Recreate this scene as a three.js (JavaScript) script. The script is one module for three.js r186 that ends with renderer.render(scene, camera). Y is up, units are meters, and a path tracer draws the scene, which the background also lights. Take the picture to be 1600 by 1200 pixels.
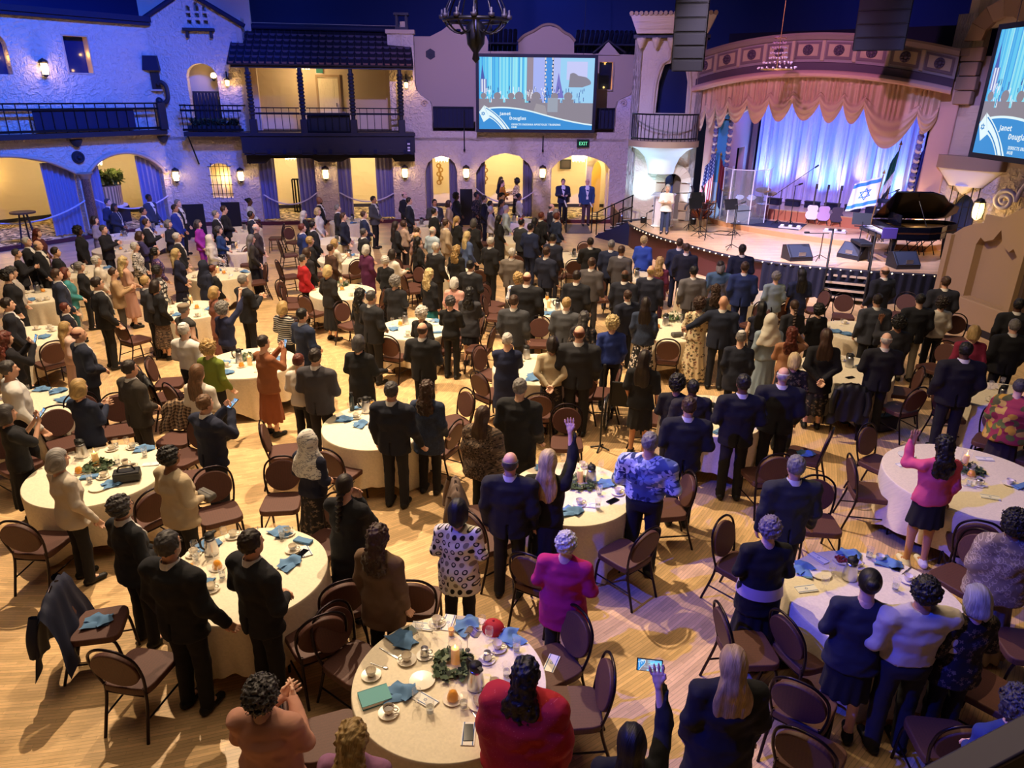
import*as THREE from'three';
import{RoundedBoxGeometry}from'three/addons/geometries/RoundedBoxGeometry.js';
import{mergeGeometries,mergeVertices,toCreasedNormals}from'three/addons/utils/BufferGeometryUtils.js';
import{RectAreaLightUniformsLib}from'three/addons/lights/RectAreaLightUniformsLib.js';

// ---------------------------------------------------------------- camera, exposure, large lights
const scene=new THREE.Scene();
scene.background=new THREE.Color(0x020308);
const camera=new THREE.PerspectiveCamera(56.35,4 / 3,0.1,120);
camera.rotation.order='YXZ';
camera.position.set(0,5.1,0);
camera.rotation.set(-22.09*Math.PI / 180,0,0.6*Math.PI / 180);
const renderer=new THREE.WebGLRenderer({antialias:true});
renderer.toneMapping=THREE.LinearToneMapping;
renderer.toneMappingExposure=0.7;
renderer.shadowMap.enabled=true;
RectAreaLightUniformsLib.init();
const V=(x,y,z)=>new THREE.Vector3(x,y,z);
const PI=Math.PI;
const SPOTS=[]; // filled here, hung as lamp housings later
function spot(color,cd,pos,aim,deg,soft=0.5,size=4){
const l=new THREE.SpotLight(color,cd,0,deg*PI / 180,soft,2);
l.position.set(...pos);l.target.position.set(...aim);l.castShadow=true;l.shadow.radius=size;
scene.add(l,l.target);SPOTS.push([pos,aim,color]);
return l;
}
function point(color,cd,pos,size=3){
const l=new THREE.PointLight(color,cd,0,2);l.position.set(...pos);l.castShadow=true;l.shadow.radius=size;scene.add(l);return l;
}
function area(color,radiance,w,h,pos,aim){
const l=new THREE.RectAreaLight(color,radiance,w,h);l.position.set(...pos);l.lookAt(...aim);scene.add(l);return l;
}
const WARM=0xffe0b8,BLUE=0x1458ff;
// warm ring of spots over the middle of the dance floor
spot(WARM,640,[-5.2,10.6,-11.6],[-5.0,0,-10.0],48,0.8,4);
spot(WARM,600,[-1.6,10.6,-12.4],[0.8,0,-10.5],46,0.8,4);
spot(WARM,560,[-6.0,10.6,-16.4],[-7.5,0,-18.5],46,0.8,4);
spot(WARM,560,[-1.2,10.6,-16.4],[1.2,0,-19.0],46,0.8,4);
spot(WARM,420,[2.5,10.6,-12.0],[10.6,1.0,-16.2],22,0.8,4);  // not in the ring: added to warm the tan scroll wall
// added soft fill overhead, standing in for unseen house lights
area(0xffdcb4,2.7,12,8,[-1.5,11.6,-6.5],[-1.5,0,-8.5]);
// blue wash on the left-hand walls, and blue across the right-hand tables
spot(BLUE,1200,[-6.5,11.4,-18.5],[-15.6,4.6,-26.0],33,0.7,5);
spot(0x1c48ff,800,[-5.0,11.4,-19.5],[-12.6,4.8,-29.0],25,0.7,5);
spot(BLUE,850,[-9.5,11.2,-16.0],[-17.5,5.0,-21.5],34,0.7,5);
spot(0x1e3cff,900,[-7.5,10.8,-2.0],[5.0,0,-6.4],15,0.35,4);
spot(0x3a50ff,380,[-2.5,10.8,-13.5],[7.5,1.2,-18.6],19,0.6,5);
spot(0x4c64ff,420,[-1.0,10.8,-13.5],[-10.0,0.5,-26.0],26,0.7,5);
// lilac wash on the far wall
spot(0x9c8cf8,1450,[-1.5,10.8,-15.0],[0.5,4.6,-31.0],30,0.8,6);
// blue cove lights behind the house fronts, washing the ceiling
point(0x2844b8,90,[-19.5,8.6,-27.5],20);point(0x2c4498,60,[-9.0,8.2,-33.2],20);point(0x2c4498,60,[1.5,8.4,-35.2],20);point(0x2a40a8,40,[12.5,8.0,-29.5],20);
// stage wash: warm pink, ice white, from the truss
spot(0xf4dcff,1350,[3.0,9.8,-15.5],[7.4,0.9,-21.6],23,0.6,5);
spot(0xb4baff,1150,[7.2,10.4,-17.2],[8.4,0.9,-21.6],19,0.7,5);
spot(0xa8b0ff,600,[9.6,10.2,-16.8],[11.0,0.9,-21.0],18,0.7,5);
spot(0x4a60e0,700,[-4.0,11.4,-18.0],[-7.5,6.6,-29.5],15,0.8,5);  // not stage wash: unseen spot added to tint the loggia roof blue
spot(0xf4f2ff,500,[1.0,9.8,-16.5],[5.4,1.6,-25.4],11,0.5,4);
spot(0xd488d8,300,[4.0,8.4,-15.2],[9.6,5.0,-24.6],24,0.7,5);
// lilac wash on the tower and on the wall beyond the piano
spot(0x8f98ff,420,[1.5,10.0,-17.0],[5.4,3.0,-26.6],13,0.8,5);
spot(0x9c98ff,520,[6.5,10.2,-14.5],[13.2,3.2,-22.0],15,0.8,5);
point(0xd0a8ff,3,[8.7,4.7,-25.6],6);  // added fill without a fixture, brightens the stage side wall
// ---------------------------------------------------------------- helpers
function rng(seed){let a=seed>>>0;return()=>{a=(a+0x6D2B79F5)|0;let t=Math.imul(a^(a>>>15),1|a);t=(t+Math.imul(t^(t>>>7),61|t))^t;return((t^(t>>>14))>>>0) / 4294967296;};}
const used=new Map();
function numbered(n){const k=used.get(n)||0;used.set(n,k+1);return k?n+'_'+String(k).padStart(3,'0'):n;}
function finish(o){o.traverse((c)=>{if(c.isMesh){c.castShadow=true;c.receiveShadow=true;}});return o;}
function tag(o,label,category,group,kind){o.userData={};if(label)o.userData.label=label;if(category)o.userData.category=category;if(group)o.userData.group=group;if(kind)o.userData.kind=kind;return o;}
function part(name,geo,m,parent,label){const o=new THREE.Mesh(geo,m);o.name=name;o.castShadow=o.receiveShadow=true;if(label)o.userData.label=label;parent.add(o);return o;}
function solo(name,geo,m,label,category,group){const o=new THREE.Mesh(geo,m);o.name=numbered(name);o.castShadow=o.receiveShadow=true;scene.add(o);return tag(o,label,category,group);}
function thing(name,label,category,pos=[0,0,0],turn=0,group){const o=new THREE.Group();o.name=numbered(name);scene.add(o);o.position.set(...pos);o.rotation.y=turn;return tag(o,label,category,group);}
function struct(name,geo,m,pos,turn=0){const o=new THREE.Mesh(geo,m);o.name=numbered(name);o.castShadow=o.receiveShadow=true;if(pos)o.position.set(...pos);o.rotation.y=turn;scene.add(o);return tag(o,null,null,null,'structure');}
function dup(root,pos,turn,label,group,name){const r=root.clone();r.name=numbered(name||root.name.replace(/_\d{3}$/,''));r.userData={...root.userData};if(label)r.userData.label=label;if(group)r.userData.group=group;else if(label)delete r.userData.group;r.position.set(...pos);r.rotation.y=turn;scene.add(r);return r;}
const T=(g,x=0,y=0,z=0)=>g.translate(x,y,z);
const box=(w,h,d,x=0,y=0,z=0)=>new THREE.BoxGeometry(w,h,d).translate(x,y,z);
const rbox=(w,h,d,r,x=0,y=0,z=0,s=2)=>new RoundedBoxGeometry(w,h,d,s,r).translate(x,y,z);
const cyl=(r0,r1,h,x=0,y=0,z=0,n=16)=>new THREE.CylinderGeometry(r0,r1,h,n).translate(x,y,z);
const lathe=(pts,n=20)=>new THREE.LatheGeometry(pts.map((p)=>new THREE.Vector2(p[0],p[1])),n);
const tube=(pts,r,seg=12,rad=6,closed=false)=>new THREE.TubeGeometry(new THREE.CatmullRomCurve3(pts.map((p)=>V(...p)),closed,'centripetal'),seg,r,rad,closed);
function bar(a,b,r,rad=6){return new THREE.TubeGeometry(new THREE.LineCurve3(V(...a),V(...b)),1,r,rad,false);}
function ext(pts,d,holes=[],bev=0){const s=new THREE.Shape(pts.map((p)=>new THREE.Vector2(p[0],p[1])));for(const h of holes)s.holes.push(new THREE.Path(h.map((p)=>new THREE.Vector2(p[0],p[1]))));return new THREE.ExtrudeGeometry(s,{depth:d,bevelEnabled:bev>0,bevelSize:bev,bevelThickness:bev,bevelSegments:2,curveSegments:10});}
const merge=(l)=>mergeGeometries(l.map((g)=>{const k=g.index?g.toNonIndexed():g;for(const n of Object.keys(k.attributes))if(!['position','normal','uv'].includes(n))k.deleteAttribute(n);return k;}));
// periodic value noise
function noiseGrid(seed,n){const r=rng(seed),g=new Float32Array(n*n);for(let i=0;i<n*n;i++)g[i]=r();return(u,v)=>{const x=u*n,y=v*n,xi=Math.floor(x),yi=Math.floor(y);let fx=x-xi,fy=y-yi;fx=fx*fx*(3-2*fx);fy=fy*fy*(3-2*fy);const a=((xi%n)+n)%n,b=(a+1)%n,c=((yi%n)+n)%n,d=(c+1)%n;return(g[c*n+a]*(1-fx)+g[c*n+b]*fx)*(1-fy)+(g[d*n+a]*(1-fx)+g[d*n+b]*fx)*fy;};}
function dtex(w,h,fn,srgb=true,rx=1,ry=1){
const d=new Uint8Array(w*h*4);
for(let y=0;y<h;y++)for(let x=0;x<w;x++){const c=fn((x+0.5) / w,(y+0.5) / h),i=(y*w+x)*4;d[i]=Math.max(0,Math.min(255,c[0]));d[i+1]=Math.max(0,Math.min(255,c[1]));d[i+2]=Math.max(0,Math.min(255,c[2]));d[i+3]=255;}
const t=new THREE.DataTexture(d,w,h);t.wrapS=t.wrapT=THREE.RepeatWrapping;t.magFilter=THREE.LinearFilter;t.minFilter=THREE.LinearMipmapLinearFilter;t.generateMipmaps=true;t.repeat.set(rx,ry);if(srgb)t.colorSpace=THREE.SRGBColorSpace;t.needsUpdate=true;return t;
}
function ctex(w,h,draw,rx=1,ry=1){const c=document.createElement('canvas');c.width=w;c.height=h;draw(c.getContext('2d'),w,h);const t=new THREE.CanvasTexture(c);t.colorSpace=THREE.SRGBColorSpace;t.wrapS=t.wrapT=THREE.RepeatWrapping;t.repeat.set(rx,ry);return t;}
const mat=(color,rough=0.8,o={})=>new THREE.MeshStandardMaterial({color,roughness:rough,...o});
const h3=(x,y,z)=>{let h=Math.imul(x,374761393)^Math.imul(y,668265263)^Math.imul(z,2147483647-1013904223);h=Math.imul(h^(h>>>13),1274126177);return((h^(h>>>16))>>>0) / 2147483648-1;};
const vn=(x,y,z)=>{const i=Math.floor(x),j=Math.floor(y),k=Math.floor(z);let u=x-i,v=y-j,w=z-k;u*=u*(3-2*u);v*=v*(3-2*v);w*=w*(3-2*w);const L=(a,b,t)=>a+(b-a)*t;return L(L(L(h3(i,j,k),h3(i+1,j,k),u),L(h3(i,j+1,k),h3(i+1,j+1,k),u),v),L(L(h3(i,j,k+1),h3(i+1,j,k+1),u),L(h3(i,j+1,k+1),h3(i+1,j+1,k+1),u),v),w);};
const n8=noiseGrid(5,8),n16=noiseGrid(7,16),n32=noiseGrid(9,32),n64=noiseGrid(11,64),n128=noiseGrid(13,128);
const stuccoBump=dtex(512,512,(u,v)=>{const w=0.05*(n8(u,v)-0.5),a=1-Math.abs(2*n16(u+w,v-w)-1),b=1-Math.abs(2*n32(u-w,v+w)-1),c=n64(u,v);const k=255*(0.5*a*a+0.35*b*b+0.15*c);return[k,k,k];},false,0.5,0.5);
const roughBump=dtex(512,512,(u,v)=>{const a=Math.abs(2*n32(u,v)-1),b=Math.abs(2*n64(u,v)-1),k=255*(0.6*a+0.4*b);return[k,k,k];},false,0.6,0.6);
const M={
stucco:mat(0xcfbfa6,0.86,{bumpMap:stuccoBump,bumpScale:0.05}),
plaster:mat(0xc9b596,0.88,{bumpMap:stuccoBump,bumpScale:0.02}),
smooth:mat(0xc4ad8e,0.85),
roughWall:mat(0xc8b8a4,0.9,{bumpMap:roughBump,bumpScale:0.09}),
hall:mat(0xe2d2b0,0.85,{bumpMap:stuccoBump,bumpScale:0.015}),
tanPanel:mat(0xa58a68,0.8),
darkWood:mat(0x1d1a22,0.6),blackIron:mat(0x0c0d12,0.45,{metalness:0.5}),
night:mat(0x202c58,0.95),navy:mat(0x0c1230,0.8),black:mat(0x0a0a0d,0.6),
white:mat(0xe9e4dc,0.7),gold:mat(0xb08a4a,0.4,{metalness:0.7}),
steel:mat(0xc9c9cc,0.28,{metalness:0.95}),chrome:mat(0xdddde0,0.12,{metalness:1}),
};
// a vertical plan line p -> q seen from the room: x along it, y up, z towards the room
function frame(p,q){const dx=q[0]-p[0],dz=q[1]-p[1],L=Math.hypot(dx,dz),ux=dx / L,uz=dz / L;return{L,phi:Math.atan2(-uz,ux),at:(s,y,off=0)=>[p[0]+ux*s-uz*off,y,p[1]+uz*s+ux*off]};}
const archPts=(s0,s1,y0,spring,top,n=14)=>{const c=(s0+s1) / 2,r=(s1-s0) / 2,out=[[s0,y0],[s0,spring]];for(let i=1;i<n;i++){const a=PI-(PI*i) / n;out.push([c+r*Math.cos(a),spring+(top-spring)*Math.sin(a)]);}out.push([s1,spring],[s1,y0]);return out;};

// ---------------------------------------------------------------- room shell
{ // floor: thin maple strips laid in wide rings round the middle of the dance floor
const cx=-5.3,cz=-13.2,tones=[];
const R=rng(3),row=64,len=6;
for(let i=0;i<row*len;i++)tones.push(0.92+0.13*R());
const woodTex=dtex(1024,1024,(u,v)=>{
const k=Math.floor(v*row),f=v*row-k,off=(k*0.377)%1,uu=(u+off)*len,j=Math.floor(uu)%len,g=tones[k*len+j];
const grain=0.95+0.1*n64(u*0.5,v*4%1)*n16(u,v),fine=0.96+0.08*n128(u,v*8%1),blot=0.94+0.12*n8(u,v);
const edge=f<0.1?0.84:1,butt=uu-Math.floor(uu)<0.005?0.85:1,t=g*grain*fine*blot*edge*butt;
return[228*t,190*t,138*t*(0.95+0.05*g)];
});
const scuff=dtex(256,256,(u,v)=>{const k=255*(0.42+0.2*n16(u,v)+0.12*n64(u,v));return[k,k,k];},false);
const pos=[],uv=[],idx=[],nr=60,nt=200,R1=30;
for(let i=0;i<=nr;i++){const r=0.02+R1*i / nr;for(let j=0;j<=nt;j++){const a=2*PI*j / nt;pos.push(cx+r*Math.cos(a),0,cz+r*Math.sin(a));uv.push(a*9 / 3.0,r / 2.3);}}
for(let i=0;i<nr;i++)for(let j=0;j<nt;j++){const a=i*(nt+1)+j,b=a+1,c=a+nt+1,d=c+1;idx.push(a,b,c,b,d,c);}
const g=new THREE.BufferGeometry();g.setAttribute('position',new THREE.Float32BufferAttribute(pos,3));g.setAttribute('uv',new THREE.Float32BufferAttribute(uv,2));g.setIndex(idx);g.computeVertexNormals();
struct('floor',g,mat(0xffffff,0.62,{map:woodTex,roughnessMap:scuff}));
struct('floor_slab',cyl(29,29,0.3,-2,-0.16,-13,64),M.black);
}
// round outer shell and night-blue domed ceiling (thick)
{
const o=lathe([[25.2,-0.3],[25.2,8.5],[23.4,11],[17,13.2],[8,14.2],[0,14.5],[0,14.8],[8.1,14.5],[17.2,13.5],[23.8,11.2],[25.6,8.6],[25.6,-0.3],[25.2,-0.3]],72);
struct('ceiling',o,M.night,[-2,0,-13]);
}
const W1=frame([-19,-21.5],[-13.57,-29.17]),W2=frame([-13.57,-29.17],[-10.2,-29.6]),W3=frame([-10.2,-29.6],[-4.4,-30.6]),W4=frame([-4.4,-30.6],[4.6,-31]);
function onWall(name,F,geo,m,s=0,y=0,off=0){return struct(name,geo,m,F.at(s,y,off),F.phi);}
const wallShape=(pts,holes,depth)=>T(ext(pts,depth,holes),0,0,-depth);
// left wall with two wide segmental arches
onWall('wall_left',W1,wallShape([[-6,0],[0.2,0],[0.2,2.2],[0.8,2.75],[1.9,2.95],[3.1,3],[4.2,2.95],[5.2,2.7],[6.0,2.28],[6.0,0],[6.4,0],[6.4,2.28],[6.75,2.6],[7.2,2.8],[7.75,2.88],[8.3,2.8],[8.8,2.55],[9.15,2.15],[9.15,0],[9.5,0],[9.5,7.3],[-6,7.5]],[[[6.4,5.6],[7.25,5.6],[7.25,6.76],[6.4,6.76]],archPts(3.6,4.66,5.5,6.3,6.8)],0.4),M.stucco);
onWall('trim_1',W1,tube([[0.2,2.2,0.02],[0.8,2.77,0.02],[1.9,2.99,0.02],[3.1,3.04,0.02],[4.2,2.99,0.02],[5.2,2.74,0.02],[6.15,2.2,0.02]],0.07,30),M.smooth);
onWall('trim_2',W1,tube([[6.25,2.2,0.02],[6.75,2.64,0.02],[7.2,2.84,0.02],[7.75,2.92,0.02],[8.3,2.84,0.02],[8.8,2.59,0.02],[9.15,2.25,0.02],[9.2,2.1,0.02],[9.32,2.08,0.02],[9.36,2.18,0.02]],0.07,40),M.smooth);
onWall('trim_3',W1,merge([box(16,0.18,0.5,1.5,7.45,0.05),box(16,0.1,0.35,1.5,7.3,0.05)]),M.navy);
// gable block
onWall('wall_gable',W2,wallShape([[-0.25,0],[1.55,0],[1.55,0.0],[3.4,0],[3.4,7.3],[1.6,8.35],[-0.25,7.25]],[archPts(1.55,2.32,1.1,2.2,2.42),archPts(1.2,2.3,3.62,5.55,6.02),[[1.5,7.34],[1.66,7.34],[1.66,7.47],[1.5,7.47]],[[1.8,7.34],[1.96,7.34],[1.96,7.47],[1.8,7.47]],[[2.08,7.34],[2.24,7.34],[2.24,7.47],[2.08,7.47]],[[1.5,7.56],[1.66,7.56],[1.66,7.7],[1.5,7.7]],[[1.8,7.56],[1.96,7.56],[1.96,7.7],[1.8,7.7]],[[2.08,7.56],[2.24,7.56],[2.24,7.7],[2.08,7.7]],archPts(1.5,1.66,7.77,7.85,7.95),archPts(1.79,1.97,7.77,7.95,8.07),archPts(2.08,2.24,7.77,7.85,7.95)],0.35),M.stucco);
onWall('trim_4',W2,merge([bar([-0.4,7.22,0.12],[1.6,8.42,0.12],0.09),bar([1.6,8.42,0.12],[3.55,7.3,0.12],0.09)]),M.navy);
onWall('wall_gable_inner',W2,box(4.0,8.6,0.2,1.6,4.2,-0.9),M.plaster);
// loggia bay
onWall('wall_loggia',W3,wallShape([[0,0],[0.0,2.66],[2.2,2.66],[2.2,0],[3.05,0],[3.05,2.66],[5.3,2.66],[5.3,0],[6.0,0],[6.0,3.3],[-0.05,3.3],[-0.05,0]],[],0.4),M.stucco);
onWall('wall_loggia_inner',W3,box(6.6,4.6,0.2,2.9,5.3,-2.2),M.plaster);
onWall('wall_loggia_side',W3,merge([box(0.2,4.2,2.2,-0.1,5.5,-1.1),box(0.2,4.2,2.2,5.95,5.5,-1.1)]),M.plaster);
onWall('floor_loggia',W3,box(6.4,0.16,3.4,3.0,3.54,-0.6),M.darkWood);
onWall('ceiling_loggia',W3,box(6.3,0.1,2.6,3.0,6.2,-0.9),M.plaster);
// stucco pier, sweeping parapet and three arches under the screen
onWall('wall_far',W4,wallShape([[-0.55,0],[0.72,0],[0.72,2.05],[0.85,2.4],[1.1,2.6],[1.42,2.68],[1.75,2.6],[1.95,2.4],[2.05,2.05],[2.05,0],[2.8,0],[2.8,2.0],[3.05,2.4],[3.5,2.7],[4.02,2.82],[4.6,2.7],[5.0,2.4],[5.2,2.0],[5.2,0],[5.95,0],[5.95,2.2],[6.25,2.52],[6.8,2.74],[7.3,2.74],[7.85,2.6],[8.2,2.42],[8.38,2.2],[8.38,0],[9.4,0],[9.4,5.35],[9.22,5.28],[9.05,5.06],[8.8,4.96],[8.58,4.85],[8.5,4.6],[8.5,3.64],[1.08,3.64],[1.08,4.6],[1.02,4.76],[0.85,4.88],[0.66,4.98],[0.5,5.18],[0.45,5.4],[0.45,7.16],[-0.55,7.2]],[],0.4),M.stucco);
onWall('trim_5',W4,merge([tube([...Array(20).keys()].map((i)=>[0.8+0.028*(20-i) / 4*Math.cos(i*0.55),4.68+0.028*(20-i) / 4*Math.sin(i*0.55),0.03]),0.03,60),tube([...Array(20).keys()].map((i)=>[8.78-0.028*(20-i) / 4*Math.cos(i*0.55),4.76+0.028*(20-i) / 4*Math.sin(i*0.55),0.03]),0.03,60)]),M.smooth);
onWall('trim_6',W4,merge([box(1.1,0.14,0.5,-0.05,7.24,-0.15)]),M.smooth);
// shaped gables of the far upper wall, set back behind the gallery
{
const F=frame([-4.4,-32.4],[4.6,-32.8]);
onWall('wall_upper',F,wallShape([[-1.0,3.3],[9.8,3.3],[9.8,6.62],[6.84,6.66],[6.82,7.09],[6.63,7.28],[6.41,7.37],[6.09,7.58],[5.82,7.65],[5.51,7.62],[5.17,7.43],[4.73,7.23],[4.52,7.06],[4.52,6.7],[3.26,6.69],[3.28,7.05],[3.2,7.25],[3.0,7.33],[2.8,7.2],[2.62,6.97],[2.56,7.25],[2.37,7.58],[1.96,7.69],[1.65,7.62],[1.38,7.43],[0.91,7.21],[-1,7.2]],[[[7.9,5.28],[8.48,5.28],[8.48,6.33],[7.9,6.33]],[[1.98,7.32],[2.16,7.32],[2.16,7.5],[1.98,7.5]]],0.3),M.smooth);
onWall('trim_7',F,tube([[4.5,7.05,0.03],[4.73,7.27,0.03],[5.17,7.48,0.03],[5.51,7.67,0.03],[5.82,7.71,0.03],[6.09,7.64,0.03],[6.41,7.42,0.03],[6.63,7.32,0.03],[6.86,7.1,0.03]],0.06,40),M.tanPanel);
onWall('trim_8',F,merge([bar([7.6,6.66,0.1],[8.22,7.14,0.1],0.05),bar([8.22,7.14,0.1],[8.95,6.7,0.1],0.05)]),M.darkWood);
onWall('wall_dormer',F,ext([[7.8,6.6],[8.75,6.6],[8.22,7.1]],0.1),M.smooth);
// window frame lit from its own reveal
const wg=merge([box(0.66,0.05,0.2,8.19,6.36,0),box(0.66,0.05,0.2,8.19,5.25,0),box(0.05,1.1,0.2,7.88,5.8,0),box(0.05,1.1,0.2,8.5,5.8,0)]);
onWall('window_1',F,wg,M.smooth);onWall('window_pane_1',F,box(0.58,1.06,0.03,8.19,5.8,-0.2),mat(0x0b1230,0.15));
point(0xffc060,0.5,F.at(8.19,5.36,-0.1),2);point(0xffc060,0.25,F.at(8.19,6.28,-0.1),2);
for(const[a,b]of[[3.3,4.5],[6.9,9.9]]){ // tiled roofs between the gables
const r=thing('tiled_roof',a<4?'dark barrel tile roof strip between the two shaped gables':'dark barrel tile roof beside the tower, above the small dormer','roof',F.at(0,0,-0.3),F.phi);
part('roof_board',box(b-a,0.06,1.6,(a+b) / 2,7.0,-0.6).rotateX(0),M.navy,r);
const tg=new THREE.CylinderGeometry(0.09,0.1,1.7,6,1,true).rotateX(PI / 2-0.6);
for(let s=a+0.1;s<b;s+=0.2)part('roof_tile',tg.clone().translate(s,7.0,-0.5),M.navy,r);
}
const q=thing('wall_plaque','dark hexagonal plaque on the upper wall above the gallery railing','plaque',F.at(0.9,6.55,0.02),F.phi);
part('plaque',cyl(0.2,0.22,0.08,0,0,0,6).rotateX(PI / 2),M.darkWood,q);part('boss',cyl(0.08,0.12,0.1,0,0,0.04,8).rotateX(PI / 2),M.black,q);
// gallery: floor and railing
onWall('floor_gallery',W4,box(9.4,0.16,2.4,4.6,3.5,-1.3),M.darkWood);
for(const[a,b,w]of[[1.12,2.75,'between the scroll and the screen'],[7.75,8.48,'between the screen and the tower scroll']]){
const r=thing('gallery_railing','black iron gallery railing '+w,'railing',W4.at(0,0,-0.2),W4.phi);
part('top_rail',box(b-a,0.05,0.05,(a+b) / 2,4.55,0),M.blackIron,r);part('bottom_rail',box(b-a,0.04,0.04,(a+b) / 2,3.78,0),M.blackIron,r);
for(let s=a;s<=b;s+=0.16)part('baluster',box(0.02,0.8,0.02,s,4.16,0),M.blackIron,r);
part('backing_panel',box(b-a,0.78,0.02,(a+b) / 2,4.15,-0.06),M.navy,r);
}
}
// corridor behind the arches: back wall, raised carpeted floor, ceiling
{
const carpet=dtex(512,512,(u,v)=>{const a=n8(u,v*1),b=n16(u*0.5,(v*2)%1),k=Math.sin(14*(a+0.6*b)+3*v*6.28);return k>0.55?[28,26,34]:k>0.1?[196,172,112]:k>-0.4?[92,80,66]:[222,206,160];},true,0.35,0.35);
const cm=mat(0xffffff,0.95,{map:carpet});
const path=[[-21.5,-22.5],[-19.0,-21.5],[-13.57,-29.17],[-10.2,-29.6],[-4.4,-30.6],[4.6,-31.0],[5.4,-34.4],[-5.0,-34.2],[-10.8,-33.0],[-15.4,-32.4],[-18.5,-30.5],[-23.0,-24.4]];
const fg=ext(path.map((p)=>[p[0],-p[1]]),0.13).rotateX(-PI / 2);struct('floor_corridor',fg,cm,[0,0.02,0]);
const edge=mat(0x5a2420,0.8);
for(const[F,a,b]of[[W1,0,9.4],[W2,0,3.4],[W3,0,6],[W4,-0.5,9.3]])onWall('trim_step',F,box(b-a,0.13,0.12,(a+b) / 2,0.075,0.06),edge);
const cg=ext(path.map((p)=>[p[0],-p[1]]),0.12).rotateX(-PI / 2);struct('ceiling_corridor',cg,M.hall,[0,3.28,0]);
const B=[[[-23.0,-24.6],[-18.4,-30.8]],[[-18.4,-30.8],[-15.2,-32.6]],[[-15.2,-32.6],[-10.6,-33.2]],[[-10.6,-33.2],[-5.0,-34.3]],[[-5.0,-34.3],[5.6,-34.6]]];
B.forEach(([p,q],i)=>{const F=frame(p,q);onWall('wall_corridor_'+(i+1),F,box(F.L+0.2,3.4,0.2,F.L / 2,1.7,-0.1),M.hall);onWall('baseboard_'+(i+1),F,box(F.L,0.14,0.03,F.L / 2,0.22,0.02),M.darkWood);});
// dividing piers of the corridor
for(const[F,s,w]of[[W3,5.7,0.3],[W4,2.4,0.3],[W4,5.55,0.25]])onWall('wall_divider',F,box(w,3.1,1.2,s,1.7,-1.1),M.hall);
const L=0xffe6b4;
for(const[F,s,off,i]of[[W1,1.6,-1.9,10],[W1,7.5,-1.6,12],[W2,1.9,-1.4,7],[W3,1.2,-1.4,15],[W3,4.3,-1.5,13],[W4,1.35,-1.0,9],[W4,4.0,-1.9,11],[W4,7.15,-1.0,13],[W4,8.6,-2.2,10]])point(L,i*1.25,F.at(s,2.85,off),5);
}
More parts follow.
